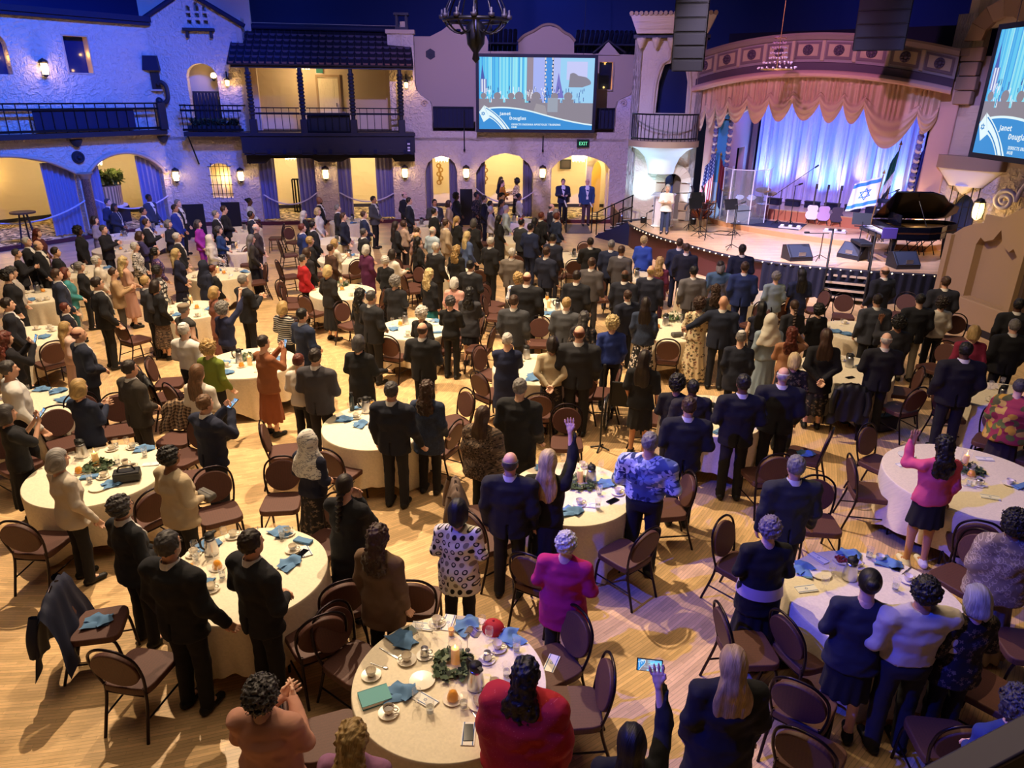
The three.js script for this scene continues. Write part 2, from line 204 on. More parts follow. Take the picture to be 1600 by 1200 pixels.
// ---------------------------------------------------------------- lit fittings on the walls
const glow=(c,i)=>new THREE.MeshStandardMaterial({color:0xfff2d8,roughness:0.6,emissive:c,emissiveIntensity:i});
{
const shade=lathe([[0.02,-0.2],[0.1,-0.16],[0.13,0],[0.11,0.15],[0.05,0.21],[0.0,0.21]],16),cap=lathe([[0,0.2],[0.15,0.18],[0.13,0.26],[0.03,0.32],[0,0.34]],12),foot=lathe([[0,-0.26],[0.05,-0.24],[0.1,-0.17],[0,-0.15]],12);
const gm=glow(0xffdf9a,5.5),rimM=mat(0x4a4038,0.5,{metalness:0.6});
const S=[[W2,0.3,1.95,'under the blue gable, beside the scroll of the wide arch'],[W2,2.75,1.95,'beside the barred window and the loggia curtain'],[W3,2.62,2.0,'on the pier between the two loggia openings'],[W4,-0.08,2.02,'on the stucco pier next to the loggia corner'],[W4,2.42,2.03,'between the narrow arch and the middle arch under the screen'],[W4,5.57,2.05,'between the middle arch and the arch with the greeters'],[W1,5.57,5.69,'on the upper blue wall beside the tall window']];
for(const[F,s,y,w]of S){
const t=thing('wall_sconce','glowing lantern wall sconce '+w,'wall lamp',F.at(s,y,0.17),F.phi);
part('glass_shade',shade,gm,t);part('metal_cap',cap,rimM,t);part('metal_foot',foot,rimM,t);part('wall_plate',box(0.12,0.3,0.04,0,0,-0.14),rimM,t);
for(const a of[-1,1])part('strap',box(0.015,0.42,0.02,a*0.12,0,0.02),rimM,t);
point(0xffd088,2.0,F.at(s,y,0.34),4);
}
const lan=[[W2,2.68,5.35,0.12,'hanging iron wall lantern beside the small balcony doorway'],[W4,0.12,5.35,0.14,'hanging iron wall lantern on the pale pier beyond the loggia']];
for(const[F,s,y,off,l]of lan){
const t=thing('wall_lantern',l,'wall lamp',F.at(s,y,off),F.phi);
part('lamp_glass',lathe([[0,-0.12],[0.06,-0.1],[0.09,0.06],[0.05,0.1],[0,0.1]],6),glow(0xffd88a,5),t);part('lantern_cap',lathe([[0,0.1],[0.12,0.1],[0.03,0.22],[0.02,0.4],[0,0.4]],6),M.blackIron,t);part('bracket',bar([0,0.38,0],[0,0.38,-off],0.015),M.blackIron,t);
point(0xffcb80,1.6,F.at(s,y,off+0.16),3);
}
const drum=lathe([[0,-0.1],[0.24,-0.1],[0.3,0],[0.28,0.12],[0,0.12]],20),CL=[[W1,7.4,2.55,-1.6,'in the wide arch with the plants'],[W3,1.2,2.62,-1.2,'over the gate in the loggia opening'],[W4,1.38,2.55,-0.9,'at the top of the narrow arch'],[W4,7.15,2.6,-0.7,'over the two greeters in the arch by the stage'],[W3,2.0,6.05,-1.0,'under the loggia ceiling']];
for(const[F,s,y,off,w]of CL){
const t=thing('ceiling_lamp','bright crystal drum ceiling lamp '+w,'ceiling lamp',F.at(s,y,off),F.phi);
part('crystal_drum',drum,glow(0xfff0d0,7),t);part('rod',cyl(0.02,0.02,0.6,0,0.42,0,8),M.gold,t);
for(let i=0;i<12;i++)part('crystal',cyl(0.02,0.004,0.08,0.25*Math.cos(i*PI / 6),-0.13,0.25*Math.sin(i*PI / 6),5),glow(0xfff0d0,4),t);
}
point(0xffd79a,9,W3.at(2.0,5.7,-0.9),4);
// lit window behind the first arch
const F0=frame([-23.0,-24.6],[-18.4,-30.8]);const t=thing('lit_window','bright stacked wall light beyond the first wide arch','window',F0.at(4.55,2.1,0.1),F0.phi);
for(let i=0;i<3;i++)part('lamp_glass',box(0.32,0.16,0.06,0,0.2*(i-1),0),glow(0xffd070,5),t);part('frame',merge([box(0.4,0.04,0.08,0,0.33,0),box(0.4,0.04,0.08,0,-0.33,0)]),M.gold,t);point(0xffc870,5,F0.at(4.55,2.1,0.35),3);
const bulb=(F,s,y,off,l)=>{const q=thing('globe_lamp',l,'wall lamp',F.at(s,y,off),F.phi);part('lamp_globe',new THREE.SphereGeometry(0.11,12,10),glow(0xffe6a8,6),q);part('lamp_holder',lathe([[0,-0.2],[0.05,-0.18],[0.09,-0.08],[0,-0.07]],10),M.blackIron,q);point(0xffd890,2.2,F.at(s,y,off+0.2),3);};
bulb(W2,2.12,5.6,-0.25,'small globe lamp inside the arched doorway of the small balcony');
}
// windows of the upper left wall
onWall('window_2',W1,merge([box(0.05,1.2,0.34,6.4,6.18,-0.15),box(0.05,1.2,0.34,7.25,6.18,-0.15),box(0.9,0.05,0.34,6.82,6.78,-0.15),box(0.9,0.05,0.34,6.82,5.58,-0.15)]),M.smooth);
onWall('window_pane_2',W1,box(0.85,1.2,0.03,6.82,6.18,-0.34),mat(0x14224e,0.2));point(0xffc468,0.35,W1.at(7.16,6.2,-0.12),2);point(0xffc468,0.3,W1.at(6.8,5.68,-0.12),2);
onWall('window_pane_3',W1,box(1.1,1.4,0.03,4.1,6.1,-0.34),mat(0x14224e,0.2));point(0xffc468,0.35,W1.at(4.55,6.0,-0.12),2);
point(0xffd98a,4,W2.at(1.93,1.8,-0.6),4);
{ // barred window in the gable block
const t=thing('window_grille','black iron grille of crossed bars over the arched yellow window','grille',W2.at(0,0,0.01),W2.phi);
for(let i=0;i<5;i++)part('bar',box(0.022,1.34,0.022,1.62+i*0.155,1.74,0),M.blackIron,t);
for(let i=0;i<4;i++)part('bar',box(0.9,0.022,0.022,1.93,1.25+i*0.35,0.01),M.blackIron,t);
const s=thing('corbel_shelf','dark wooden shelf on two brackets under the pierced gable vent','shelf',W2.at(1.9,7.15,0.1),W2.phi);
part('board',box(1.1,0.1,0.24),M.darkWood,s);for(const a of[-0.42,0.42])part('bracket',box(0.08,0.24,0.16,a,-0.16,-0.02),M.darkWood,s);
const d=thing('slatted_door','dark slatted door inside the arched opening of the small balcony','door',W2.at(1.75,3.62,-0.5),W2.phi);
part('door_frame',merge([box(0.06,1.4,0.08,-0.52,0.7,0),box(0.06,1.4,0.08,0.52,0.7,0),box(1.1,0.06,0.08,0,1.4,0)]),M.darkWood,d);for(let i=0;i<8;i++)part('slat',box(0.1,1.36,0.04,-0.44+i*0.126,0.69,0),M.navy,d);
const h=thing('hood_window','small dark hooded window with shutters on the corner of the blue gable','window',W2.at(0.05,5.75,0.1),W2.phi);
part('hood',ext([[-0.3,0],[0.3,0],[0.25,0.5],[-0.22,0.5]],0.2),M.navy,h,'dark tiled hood');part('shutter',box(0.3,0.6,0.08,0.05,-0.35,0),M.darkWood,h);part('sill',box(0.4,0.06,0.14,0.05,-0.68,0.02),M.smooth,h);
const v=thing('scroll_bracket','dark C-shaped scroll bracket standing at the end of the balcony','bracket',W2.at(0.3,4.65,0.25),W2.phi);
part('scroll',tube([[-0.1,0.62,0],[0.0,0.7,0],[0.16,0.6,0],[0.2,0.35,0],[0.16,0.08,0],[0.02,-0.02,0],[-0.16,0.06,0]],0.08,30,8),M.darkWood,v);part('curl',new THREE.SphereGeometry(0.13,10,8).translate(-0.14,0.05,0),M.darkWood,v);
}
// balconies
function balcony(name,label,F,a,b,y,off,panel,gap=0.16){
const t=thing(name,label,'balcony',F.at(0,0,0),F.phi);
part('slab',box(b-a,0.16,off,(a+b) / 2,y-0.08,off / 2),M.darkWood,t);
part('top_rail',box(b-a,0.05,0.06,(a+b) / 2,y+0.94,off),M.blackIron,t);part('middle_rail',box(b-a,0.07,0.06,(a+b) / 2,y+0.76,off),M.blackIron,t);part('bottom_rail',box(b-a,0.08,0.06,(a+b) / 2,y+0.08,off),M.blackIron,t);
for(let s=a+0.03;s<=b+0.01;s+=gap)part('baluster',box(0.025,0.9,0.025,s,y+0.47,off),M.blackIron,t);
for(const[p,q]of panel)part('solid_panel',box(q-p,0.68,0.03,(p+q) / 2,y+0.42,off-0.06),M.navy,t);
return t;
}
const bl=balcony('long_balcony','long dark balcony with panelled iron railing along the blue wall',W1,-4,9.35,3.68,0.45,[[-4,3.6],[4.8,8.2]],0.36);
part('end_post',rbox(0.3,0.95,0.16,0.03,9.25,4.16,0.45),M.darkWood,bl);
const bs=balcony('small_balcony','small iron balcony with a planted floor box in front of the arched doorway',W2,1.0,3.2,3.62,0.75,[],0.17);
part('side_rail',merge([box(0.03,0.05,0.75,1.0,4.56,0.38),box(0.03,0.05,0.75,3.2,4.56,0.38)]),M.blackIron,bs);
for(const s of[1.12,3.05])part('brace',bar([s,3.5,0.7],[s+0.08,2.4,0.05],0.03),M.blackIron,bs);
part('planter_box',box(1.9,0.2,0.3,2.1,3.75,0.5),M.darkWood,bs);
{const r=rng(8),l=[];for(let i=0;i<240;i++){const g=new THREE.PlaneGeometry(0.1,0.16).rotateX(r()*3).rotateY(r()*6);l.push(T(g,1.25+1.75*r(),3.86+0.2*r(),0.38+0.3*r()));}part('foliage',merge(l),mat(0x14301c,0.9),bs).userData.kind='stuff';}
for(const[s,w]of[[6.12,'over the column between the wide arches'],[9.32,'at the end of the long balcony']]){const t=thing('corbel','rounded dark corbel under the balcony '+w,'corbel',W1.at(s,3.34,0.12),W1.phi);part('corbel_body',lathe([[0,-0.16],[0.12,-0.1],[0.2,0.05],[0.2,0.12],[0,0.12]],14),M.darkWood,t);part('corbel_cap',box(0.46,0.1,0.36,0,0.18,0),M.smooth,t);}
{const t=thing('wall_medallion','round dark carved medallion above the column of the wide arches','medallion',W1.at(6.12,2.84,0.04),W1.phi);part('disc',cyl(0.2,0.22,0.08,0,0,0,20).rotateX(PI / 2),M.darkWood,t);part('ring',new THREE.TorusGeometry(0.15,0.025,6,20).translate(0,0,0.05),M.darkWood,t);part('boss',new THREE.SphereGeometry(0.07,10,8).translate(0,0,0.05),M.darkWood,t);}
{ // marbled column between the arches
const mt=mat(0xffffff,0.35,{map:dtex(128,256,(u,v)=>{const k=n16(u,v)+0.5*n64(u,v),w=Math.abs(Math.sin(9*k));return[60+90*w,44+60*w,36+40*w];})});
const t=thing('marble_column','brown marbled column carrying the two wide arches','column',W1.at(6.2,0.15,0.05));t.userData.category='column';
part('shaft',cyl(0.15,0.17,1.85,0,1.05,0,18),mt,t);part('capital',lathe([[0.15,1.95],[0.2,2.0],[0.19,2.05],[0.28,2.12],[0.28,2.18],[0,2.18]],18),M.tanPanel,t);part('column_base',lathe([[0,0],[0.28,0],[0.28,0.08],[0.2,0.14],[0.17,0.18],[0,0.18]],18),M.tanPanel,t);
}
// loggia: posts, beams, rail, roof
{
const t=thing('loggia','dark timber loggia with twisted posts, iron railing and carved beam','loggia',W3.at(0,0,1.0),W3.phi);
part('floor_beam',box(6.5,0.62,0.2,2.95,3.2,0),M.darkWood,t);part('upper_beam',box(6.6,0.16,0.24,2.95,5.95,0),M.darkWood,t);part('lip',box(6.55,0.12,0.26,2.95,3.56,0.02),M.darkWood,t);
part('soffit',box(6.4,0.1,1.1,2.95,2.86,-0.5),M.darkWood,t);
part('lower_beam',ext([[-0.3,2.88],[6.2,2.88],[6.2,2.5],[5.4,2.5],[5.3,2.64],[3.6,2.64],[3.3,2.5],[2.4,2.5],[2.1,2.64],[0.6,2.64],[0.4,2.45],[-0.3,2.45]],0.2).translate(0,0,-0.75),M.darkWood,t);
for(let i=0;i<11;i++)part('bracket',box(0.12,0.16,0.16,0.1+i*0.57,2.93,0.1),i%3?M.navy:M.darkWood,t);
for(const s of[0.2,2.05,3.9,5.72]){
const g=[];for(let i=0;i<12;i++)g.push(new THREE.TorusGeometry(0.07,0.055,6,10).rotateX(PI / 2+0.35).translate(s,4.3+i*0.125,0));
const p=part('twisted_post',merge([cyl(0.08,0.08,2.2,s,4.85,0,10),...g]),M.darkWood,t);part('post_base',rbox(0.26,0.6,0.26,0.03,s,3.8,0),M.darkWood,p);
}
for(let k=0;k<3;k++){
const a=0.32+k*1.85,b=a+1.6;part('top_rail',box(b-a,0.04,0.04,(a+b) / 2,4.5,0),M.blackIron,t);part('middle_rail',box(b-a,0.07,0.05,(a+b) / 2,4.3,0),M.blackIron,t);part('bottom_rail',box(b-a,0.04,0.04,(a+b) / 2,3.68,0),M.blackIron,t);
for(let i=0;i<6;i++)part('baluster',box(0.022,0.84,0.022,a+0.13+i*0.27,4.08,0),M.blackIron,t);
}
const r=thing('loggia_roof','blue-lit roof of dark barrel tiles over the loggia','roof',W3.at(0,0,0),W3.phi);
const y0=6.06,y1=7.3,z0=1.25,z1=-0.9,L=Math.hypot(y1-y0,z0-z1),sl=Math.atan2(y1-y0,z0-z1);
part('roof_board',box(6.7,0.06,L,2.9,0,0).rotateX(sl).translate(0,(y0+y1) / 2-0.08,(z0+z1) / 2),M.darkWood,r);
const tile=new THREE.CylinderGeometry(0.1,0.125,L / 6+0.08,8,1,false,0,PI).rotateZ(0).rotateY(-PI / 2).rotateX(PI / 2),R=rng(12);
const tm=[0x4a4252,0x5a4850,0x3e3648].map((c)=>mat(c,0.7)),rim=mat(0x6a4a44,0.8);
for(let i=0;i<25;i++)for(let j=0;j<6;j++){const f=(j+0.5) / 6;part('roof_tile',tile.clone().rotateX(sl-0.05).translate(-0.3+i*0.266,y0+(y1-y0)*f+0.02,z0+(z1-z0)*f),j?tm[Math.floor(R()*3)]:rim,r);}
part('ridge',tube([[-0.4,y1+0.06,z1],[6.2,y1+0.06,z1]],0.1,2,8),M.navy,r);
onWall('wall_loggia_top',W3,box(6.6,1.2,0.2,2.9,6.9,-1.1),M.navy);
// things standing in the loggia
const d=thing('panel_door','pale panelled door in the back wall of the loggia','door',W3.at(2.85,3.62,-2.06),W3.phi);
part('door_leaf',box(0.8,1.95,0.06,0,0.98,0),M.hall,d);part('door_frame',merge([box(0.08,2.05,0.1,-0.45,1.02,0),box(0.08,2.05,0.1,0.45,1.02,0),box(0.98,0.08,0.1,0,2.06,0)]),M.tanPanel,d);part('handle',box(0.03,0.14,0.08,0.3,0.95,0.06),M.black,d);
const sp=thing('floor_cabinet','wide black equipment cabinet behind the middle railing of the loggia','cabinet',W3.at(2.95,3.62,0.55),W3.phi);part('cabinet_body',rbox(1.6,0.62,0.5,0.03,0,0.31,0),M.black,sp);part('cabinet_top',box(1.64,0.03,0.54,0,0.64,0),M.navy,sp);
const ex=thing('exit_sign','small green exit sign high on the loggia back wall','exit sign',W3.at(2.55,5.88,-2.04),W3.phi);part('sign_box',box(0.26,0.2,0.06),mat(0x123a2a,0.5,{emissive:0x1f8a5a,emissiveIntensity:0.8}),ex);part('sign_rim',box(0.3,0.24,0.04,0,0,-0.02),M.steel,ex);
const cb=thing('control_box','small grey control box with two pale plates at the end of the loggia beam','control box',W3.at(5.95,3.1,1.16),W3.phi);part('box_body',box(0.16,0.5,0.1),M.navy,cb);for(const y of[0.12,-0.02,-0.12])part('plate',box(0.1,0.06,0.02,0,y,0.06),M.white,cb);
}
{ // chimney pot on the pier
const t=thing('chimney','dark open chimney cap on top of the pale pier beyond the loggia','chimney',W4.at(0.02,7.3,-0.15),W4.phi);
part('chimney_base',box(0.5,0.1,0.4,0,0.05,0),M.darkWood,t);for(const[x,z]of[[-0.18,-0.14],[0.18,-0.14],[-0.18,0.14],[0.18,0.14]])part('chimney_post',box(0.08,0.42,0.08,x,0.3,z),M.darkWood,t);part('chimney_cap',box(0.56,0.08,0.46,0,0.55,0),M.darkWood,t);
}
// drapes in the arches
function drape(label,F,a,b,top,off,color,taper=0,group){
const nx=60,ny=10,pos=[],uv=[],idx=[],w=b-a;
for(let j=0;j<=ny;j++)for(let i=0;i<=nx;i++){const f=i / nx,g=j / ny,pull=taper*g*g;pos.push(a+w*f+pull*(f-0.5)*w*-0.4+taper*g*0.12,0.2+(top-0.2)*(1-g),0.055*Math.sin(f*PI*2*w / 0.16+0.6*Math.sin(3*g+5*f))*(0.7+0.4*g));uv.push(f*w,g*top);}
for(let j=0;j<ny;j++)for(let i=0;i<nx;i++){const k=j*(nx+1)+i;idx.push(k,k+nx+1,k+1,k+1,k+nx+1,k+nx+2);}
const g=new THREE.BufferGeometry();g.setAttribute('position',new THREE.Float32BufferAttribute(pos,3));g.setAttribute('uv',new THREE.Float32BufferAttribute(uv,2));g.setIndex(idx);g.computeVertexNormals();
const o=solo('curtain',g,mat(color,0.85,{side:THREE.DoubleSide}),label,'curtain',group);o.position.set(...F.at(0,0,off));o.rotation.y=F.phi;return o;
}
const CG=0x8d88a0;
drape('blue-lit pleated curtain at the end of the first wide arch, against the marble column',W1,4.95,5.98,2.7,-0.3,CG);
drape('narrow pleated curtain just past the marble column in the arch with plants',W1,6.42,6.9,2.6,-0.3,CG);
drape('blue-lit pleated curtain closing the arch with plants, beside the gable sconce',W1,8.3,9.14,2.75,-0.3,CG);
drape('tall pleated curtain on the gable side of the gate opening under the loggia',W3,-0.02,0.62,2.66,-0.25,CG);
drape('tall pleated curtain on the pier side of the gate opening under the loggia',W3,1.5,2.2,2.66,-0.25,CG);
drape('tall pleated curtain on the sconce side of the second loggia opening',W3,3.06,3.62,2.66,-0.25,CG);
drape('grey pleated curtain at the far side of the second loggia opening',W3,4.6,5.3,2.66,-0.25,CG);
drape('grey curtain on the loggia side of the narrow arch',W4,0.73,1.02,2.55,-0.3,0x77707c);
drape('grey curtain on the screen side of the narrow arch',W4,1.7,2.04,2.55,-0.3,0x77707c);
drape('grey curtain on the narrow-arch side of the middle arch',W4,2.82,3.2,2.7,-0.3,0x77707c);
drape('grey curtain on the greeters side of the middle arch',W4,4.78,5.19,2.7,-0.3,0x77707c);
function swag(label,F,a,b,y0,y1,sag,off){const o=solo('barrier_rope',tube([0,1,2,3,4,5,6].map((i)=>{const f=i / 6;return[a+(b-a)*f,y0+(y1-y0)*f-sag*4*f*(1-f),0];}),0.028,24,6),mat(0xc8c4d0,0.7),label,'rope');o.position.set(...F.at(0,0,off));o.rotation.y=F.phi;}
swag('white barrier rope sagging across the first wide arch',W1,3.2,6.05,0.9,1.35,0.25,0.02);
swag('white barrier rope sagging across the arch with plants',W1,6.4,9.2,1.35,1.2,0.4,0.02);
swag('white barrier rope sagging across the gate opening under the loggia',W3,0.1,2.2,1.2,1.25,0.42,-0.05);
swag('white barrier rope sagging across the second loggia opening',W3,3.1,5.3,1.25,1.2,0.35,-0.05);
swag('white barrier rope sagging across the middle arch',W4,2.8,5.2,1.4,1.25,0.5,-0.05);
{ // things seen through the arches
const g=thing('iron_gate','black barred gate against the yellow wall inside the loggia opening','gate',W3.at(1.6,0.16,-2.2),W3.phi);
part('gate_frame',merge([box(1.2,0.06,0.06,0,1.4,0),box(1.2,0.06,0.06,0,0.04,0),box(0.06,1.4,0.06,-0.6,0.7,0),box(0.06,1.4,0.06,0.6,0.7,0)]),M.blackIron,g);for(let i=0;i<9;i++)part('gate_bar',box(0.07,1.36,0.04,-0.5+i*0.125,0.7,0),M.blackIron,g);
const fa=thing('fire_alarm','small red fire alarm box on the yellow wall of the second loggia opening','fire alarm',frame([-10.6,-33.2],[-5.0,-34.3]).at(3.1,1.45,0.05),0.2);part('alarm_body',box(0.16,0.16,0.08),mat(0x8c1e1a,0.5),fa);part('alarm_lens',cyl(0.04,0.04,0.03,0,0,0.05).rotateX(0),M.white,fa);
const p=thing('picture_frame','small dark framed picture on the wall behind the greeters','picture',W4.at(6.9,2.1,-3.35),W4.phi);part('frame',box(0.5,0.42,0.05),M.black,p);part('picture',box(0.38,0.3,0.02,0,0,0.03),mat(0x3a3230,0.6),p);
for(const[s,w]of[[1.15,'inside the narrow arch'],[3.15,'inside the middle arch']]){const v=thing('wall_ornament','gilt carved wall ornament hanging '+w,'ornament',W4.at(s,1.75,-2.6),W4.phi);for(let i=0;i<5;i++)part('leaf_scroll',new THREE.TorusGeometry(0.09,0.03,6,12).translate((i%2)*0.08,i*0.18-0.4,0),M.gold,v);part('spine',bar([0.04,-0.5,0],[0.04,0.45,0],0.02),M.gold,v);}
const nd=onWall('door_1',W4,merge([ext(archPts(7.9,8.36,0.15,1.9,2.35),0.12)]),mat(0xd8b050,0.8),0,0,-2.2);
onWall('wall_nook',W4,wallShape([[7.55,0.1],[7.78,0.1],[7.78,2.0],[7.9,2.35],[8.1,2.5],[8.35,2.35],[8.42,2.0],[8.42,0.1],[8.75,0.1],[8.75,3.2],[7.55,3.2]],[],0.25),M.hall,0,0,-1.0);
const pl=thing('planter','round wood-slat planter full of green foliage inside the wide arch','planter',W1.at(7.75,0.15,-2.0),W1.phi);
part('slat_drum',cyl(0.62,0.6,0.75,0,1.05,0,28),mat(0xffffff,0.7,{map:dtex(256,16,(u)=>{const k=Math.floor(u*32)%2?120:205;return[k,k*0.85,k*0.6];},true,2,1)}),pl);part('plinth',cyl(0.75,0.75,0.06,0,0.66,0,28),M.white,pl);part('counter',box(1.4,0.62,0.7,0,0.32,0),M.darkWood,pl);
const r=rng(31),l=[];for(let i=0;i<420;i++){const a=r()*6.28,d=0.8*Math.sqrt(r());l.push(T(new THREE.PlaneGeometry(0.09,0.22).rotateX(r()*3).rotateY(r()*6),d*Math.cos(a),1.5+0.45*r(),d*Math.sin(a)*0.7));}part('foliage',merge(l),mat(0x5a6a2c,0.8,{side:THREE.DoubleSide}),pl).userData.kind='stuff';
const ct=thing('cocktail_table','tall round cocktail table standing bare inside the first wide arch','table',W1.at(3.75,0.15,0.55),0);part('table_top',cyl(0.38,0.38,0.05,0,1.1,0,24),mat(0x4a3424,0.5),ct);for(let i=0;i<3;i++)part('leg',bar([0.12*Math.cos(i*2.1),1.08,0.12*Math.sin(i*2.1)],[0.27*Math.cos(i*2.1),0,0.27*Math.sin(i*2.1)],0.03),M.darkWood,ct);
}
// ---------------------------------------------------------------- hanging screens
function screenArt(x,w,h,crop){
const R=rng(77);x.save();if(crop)x.translate(0,0);
const g=['#63c8f2','#8fe3f7','#4aa6e8','#a6ecf5','#58bdf0','#7fd6f4'];
for(let i=0;i<46;i++){x.fillStyle=g[Math.floor(R()*6)];x.fillRect(w*0.43*i / 46,0,w*0.012,h);}
x.fillStyle='#9a8c98';x.fillRect(w*0.415,0,w*0.055,h*0.6);x.fillStyle='#a9b6f5';x.fillRect(w*0.47,0,w*0.1,h);x.fillStyle='#4a93e0';x.fillRect(w*0.575,0,w*0.06,h*0.75);
x.fillStyle='#e8dcd8';for(let i=0;i<14;i++){x.fillRect(w*(0.568+0.006*(i%2)),h*0.05*i,w*0.012,h*0.03);x.fillRect(w*(0.63+0.006*(i%2)),h*0.05*i,w*0.012,h*0.03);}
x.fillStyle='#b6c2f6';x.fillRect(w*0.645,0,w*0.06,h);x.fillStyle='#9fd4f6';x.fillRect(w*0.705,0,w*0.3,h);x.fillStyle='#c9cdf8';x.fillRect(w*0.76,h*0.05,w*0.18,h*0.25);
x.fillStyle='#7a78c8';x.beginPath();x.moveTo(w*0.69,h*0.2);x.lineTo(w*0.74,h*0.55);x.lineTo(w*0.66,h*0.55);x.fill();
x.fillStyle='#8b8794';x.beginPath();x.moveTo(w*0.79,h*0.22);x.quadraticCurveTo(w*0.82,h*0.18,w*0.86,h*0.24);x.lineTo(w*0.93,h*0.26);x.quadraticCurveTo(w*0.99,h*0.32,w*0.97,h*0.36);x.lineTo(w*0.9,h*0.4);x.lineTo(w*0.78,h*0.4);x.fill();
x.fillStyle='#4c5fb0';x.beginPath();x.moveTo(w*0.03,h*0.1);x.lineTo(w*0.05,h*0.3);x.lineTo(w*0.015,h*0.32);x.fill();for(let i=0;i<5;i++){x.fillStyle=i%2?'#e8eef8':'#7d86c4';x.fillRect(w*(0.012+0.011*i),h*0.3,w*0.011,h*(0.17+0.01*i));}
x.fillStyle='#f2f4ff';for(let i=0;i<60;i++)x.fillRect(w*(0.02+0.68*R()),h*(0.4+0.2*R()),w*0.006,h*0.02*(1+R()*2));x.fillStyle='#3f5a9c';for(let i=0;i<70;i++)x.fillRect(w*(0.02+0.9*R()),h*(0.38+0.22*R()),w*0.005,h*0.02*(1+R()*3));
x.fillStyle='#8f8893';x.fillRect(0,h*0.62,w,h*0.4);for(const[a,r]of[[0.04,0.04],[0.16,0.05],[0.28,0.045],[0.35,0.06],[0.5,0.06],[0.66,0.05],[0.78,0.06]]){x.beginPath();x.arc(w*a,h*0.53,h*r,0,7);x.fill();x.fillRect(w*(a-0.05),h*0.57,w*0.1,h*0.4);}x.fillStyle='#9ea6b4';x.fillRect(w*0.6,h*0.55,w*0.09,h*0.2);x.fillStyle='#a29ca2';x.beginPath();x.moveTo(w*0.47,h*0.78);x.lineTo(w*0.5,h*0.63);x.lineTo(w*0.58,h*0.66);x.lineTo(w*0.6,h*0.8);x.fill();
x.fillStyle='#3f92d8';x.beginPath();x.moveTo(0,h);x.lineTo(0,h*0.74);x.bezierCurveTo(w*0.1,h*0.68,w*0.3,h*0.66,w*0.5,h*0.76);x.bezierCurveTo(w*0.7,h*0.85,w*0.85,h*0.9,w,h*0.93);x.lineTo(w,h);x.fill();
x.strokeStyle='#e6fbff';x.lineWidth=h*0.02;x.beginPath();x.moveTo(w*0.07,h*0.71);x.bezierCurveTo(w*0.2,h*0.67,w*0.36,h*0.7,w*0.5,h*0.76);x.bezierCurveTo(w*0.7,h*0.85,w*0.85,h*0.9,w,h*0.93);x.stroke();
x.fillStyle='#e8fbff';x.beginPath();x.moveTo(w*0.04,h*0.67);x.lineTo(w*0.09,h*0.84);x.lineTo(w*0.04,h*0.9);x.lineTo(0,h*0.76);x.fill();x.beginPath();x.moveTo(w*0.04,h*0.66);x.quadraticCurveTo(w*0.18,h*0.78,w*0.27,h);x.lineTo(w*0.2,h);x.quadraticCurveTo(w*0.15,h*0.88,w*0.09,h*0.84);x.fill();
x.strokeStyle='#2f7fc4';x.lineWidth=h*0.012;x.beginPath();x.moveTo(w*0.06,h*0.7);x.quadraticCurveTo(w*0.18,h*0.81,w*0.25,h);x.stroke();x.beginPath();x.moveTo(w*0.09,h*0.81);x.quadraticCurveTo(w*0.16,h*0.87,w*0.215,h);x.stroke();
x.lineWidth=h*0.006;const sx=w*0.036,sy=h*0.78,sr=h*0.026;for(const k of[0,1]){x.beginPath();for(let i=0;i<=3;i++){const a=-PI / 2+k*PI+i*2.0944;x[i?'lineTo':'moveTo'](sx+sr*Math.cos(a),sy+sr*Math.sin(a));}x.stroke();}
x.fillStyle='#f4fdff';x.font='bold '+Math.round(h*0.062)+'px sans-serif';x.fillText('Janet',w*0.18,h*0.8);x.fillText('Douglas',w*0.265,h*0.865);x.font='bold '+Math.round(h*0.036)+'px sans-serif';x.fillText('DIRECTS INDIANA APOSTOLIC TRAINING',w*0.285,h*0.945);x.fillText('HUB',w*0.285,h*0.982);x.restore();
}
const screenTex=ctex(1024,640,(x,w,h)=>screenArt(x,w,h));
function screen(label,pos,turn,w,h,lean){
const t=thing('projection_screen',label,'screen',pos,turn);t.rotation.order='YXZ';t.rotation.x=lean;
part('screen_frame',merge([box(w+0.24,0.12,0.08,0,h / 2+0.06,0),box(w+0.24,0.12,0.08,0,-h / 2-0.06,0),box(0.12,h,0.08,-w / 2-0.06,0,0),box(0.12,h,0.08,w / 2+0.06,0,0)]),M.black,t);
part('picture_panel',new THREE.PlaneGeometry(w,h).translate(0,0,0.02),new THREE.MeshStandardMaterial({color:0x000000,roughness:0.9,emissive:0xffffff,emissiveMap:screenTex,emissiveIntensity:1.4}),t);part('screen_back',box(w,h,0.03,0,0,-0.02),M.black,t);
for(const a of[-0.4,0.4])part('hanging_wire',bar([a*w,h / 2+0.1,0],[a*w,h / 2+3.2,0],0.01),M.black,t);
}
screen('large projection screen hanging between the shaped gables and the far arches',W4.at(5.22,5.07,0.45),W4.phi,4.5,2.62,0);
screen('second large projection screen cut by the frame edge, above the tan pillar',[11.5,5.22,-16.58],-PI / 2,4.6,2.76,0);
{const l=new THREE.RectAreaLight(0xa8d8ff,1.2,4.5,2.6);l.position.set(...W4.at(5.22,5.07,0.6));l.lookAt(...W4.at(5.22,4.6,8));scene.add(l);const m=new THREE.RectAreaLight(0xa8d8ff,1.2,4.4,2.7);m.position.set(11.36,5.2,-16.58);m.lookAt(0,4.2,-16.58);scene.add(m);}
for(const[s,y0,y1,w]of[[2.36,4.45,2.92,'by the corner of the screen'],[5.56,3.5,2.92,'under the middle of the screen']]){const t=thing('hanging_pole','thin black pole hanging down the stucco wall '+w,'pole',W4.at(s,0,0.08),W4.phi);part('pole',bar([0,y0,0],[0,y1,0],0.028),M.black,t);part('pole_tip',cyl(0.04,0.04,0.1,0,y1,0,8),M.black,t);}
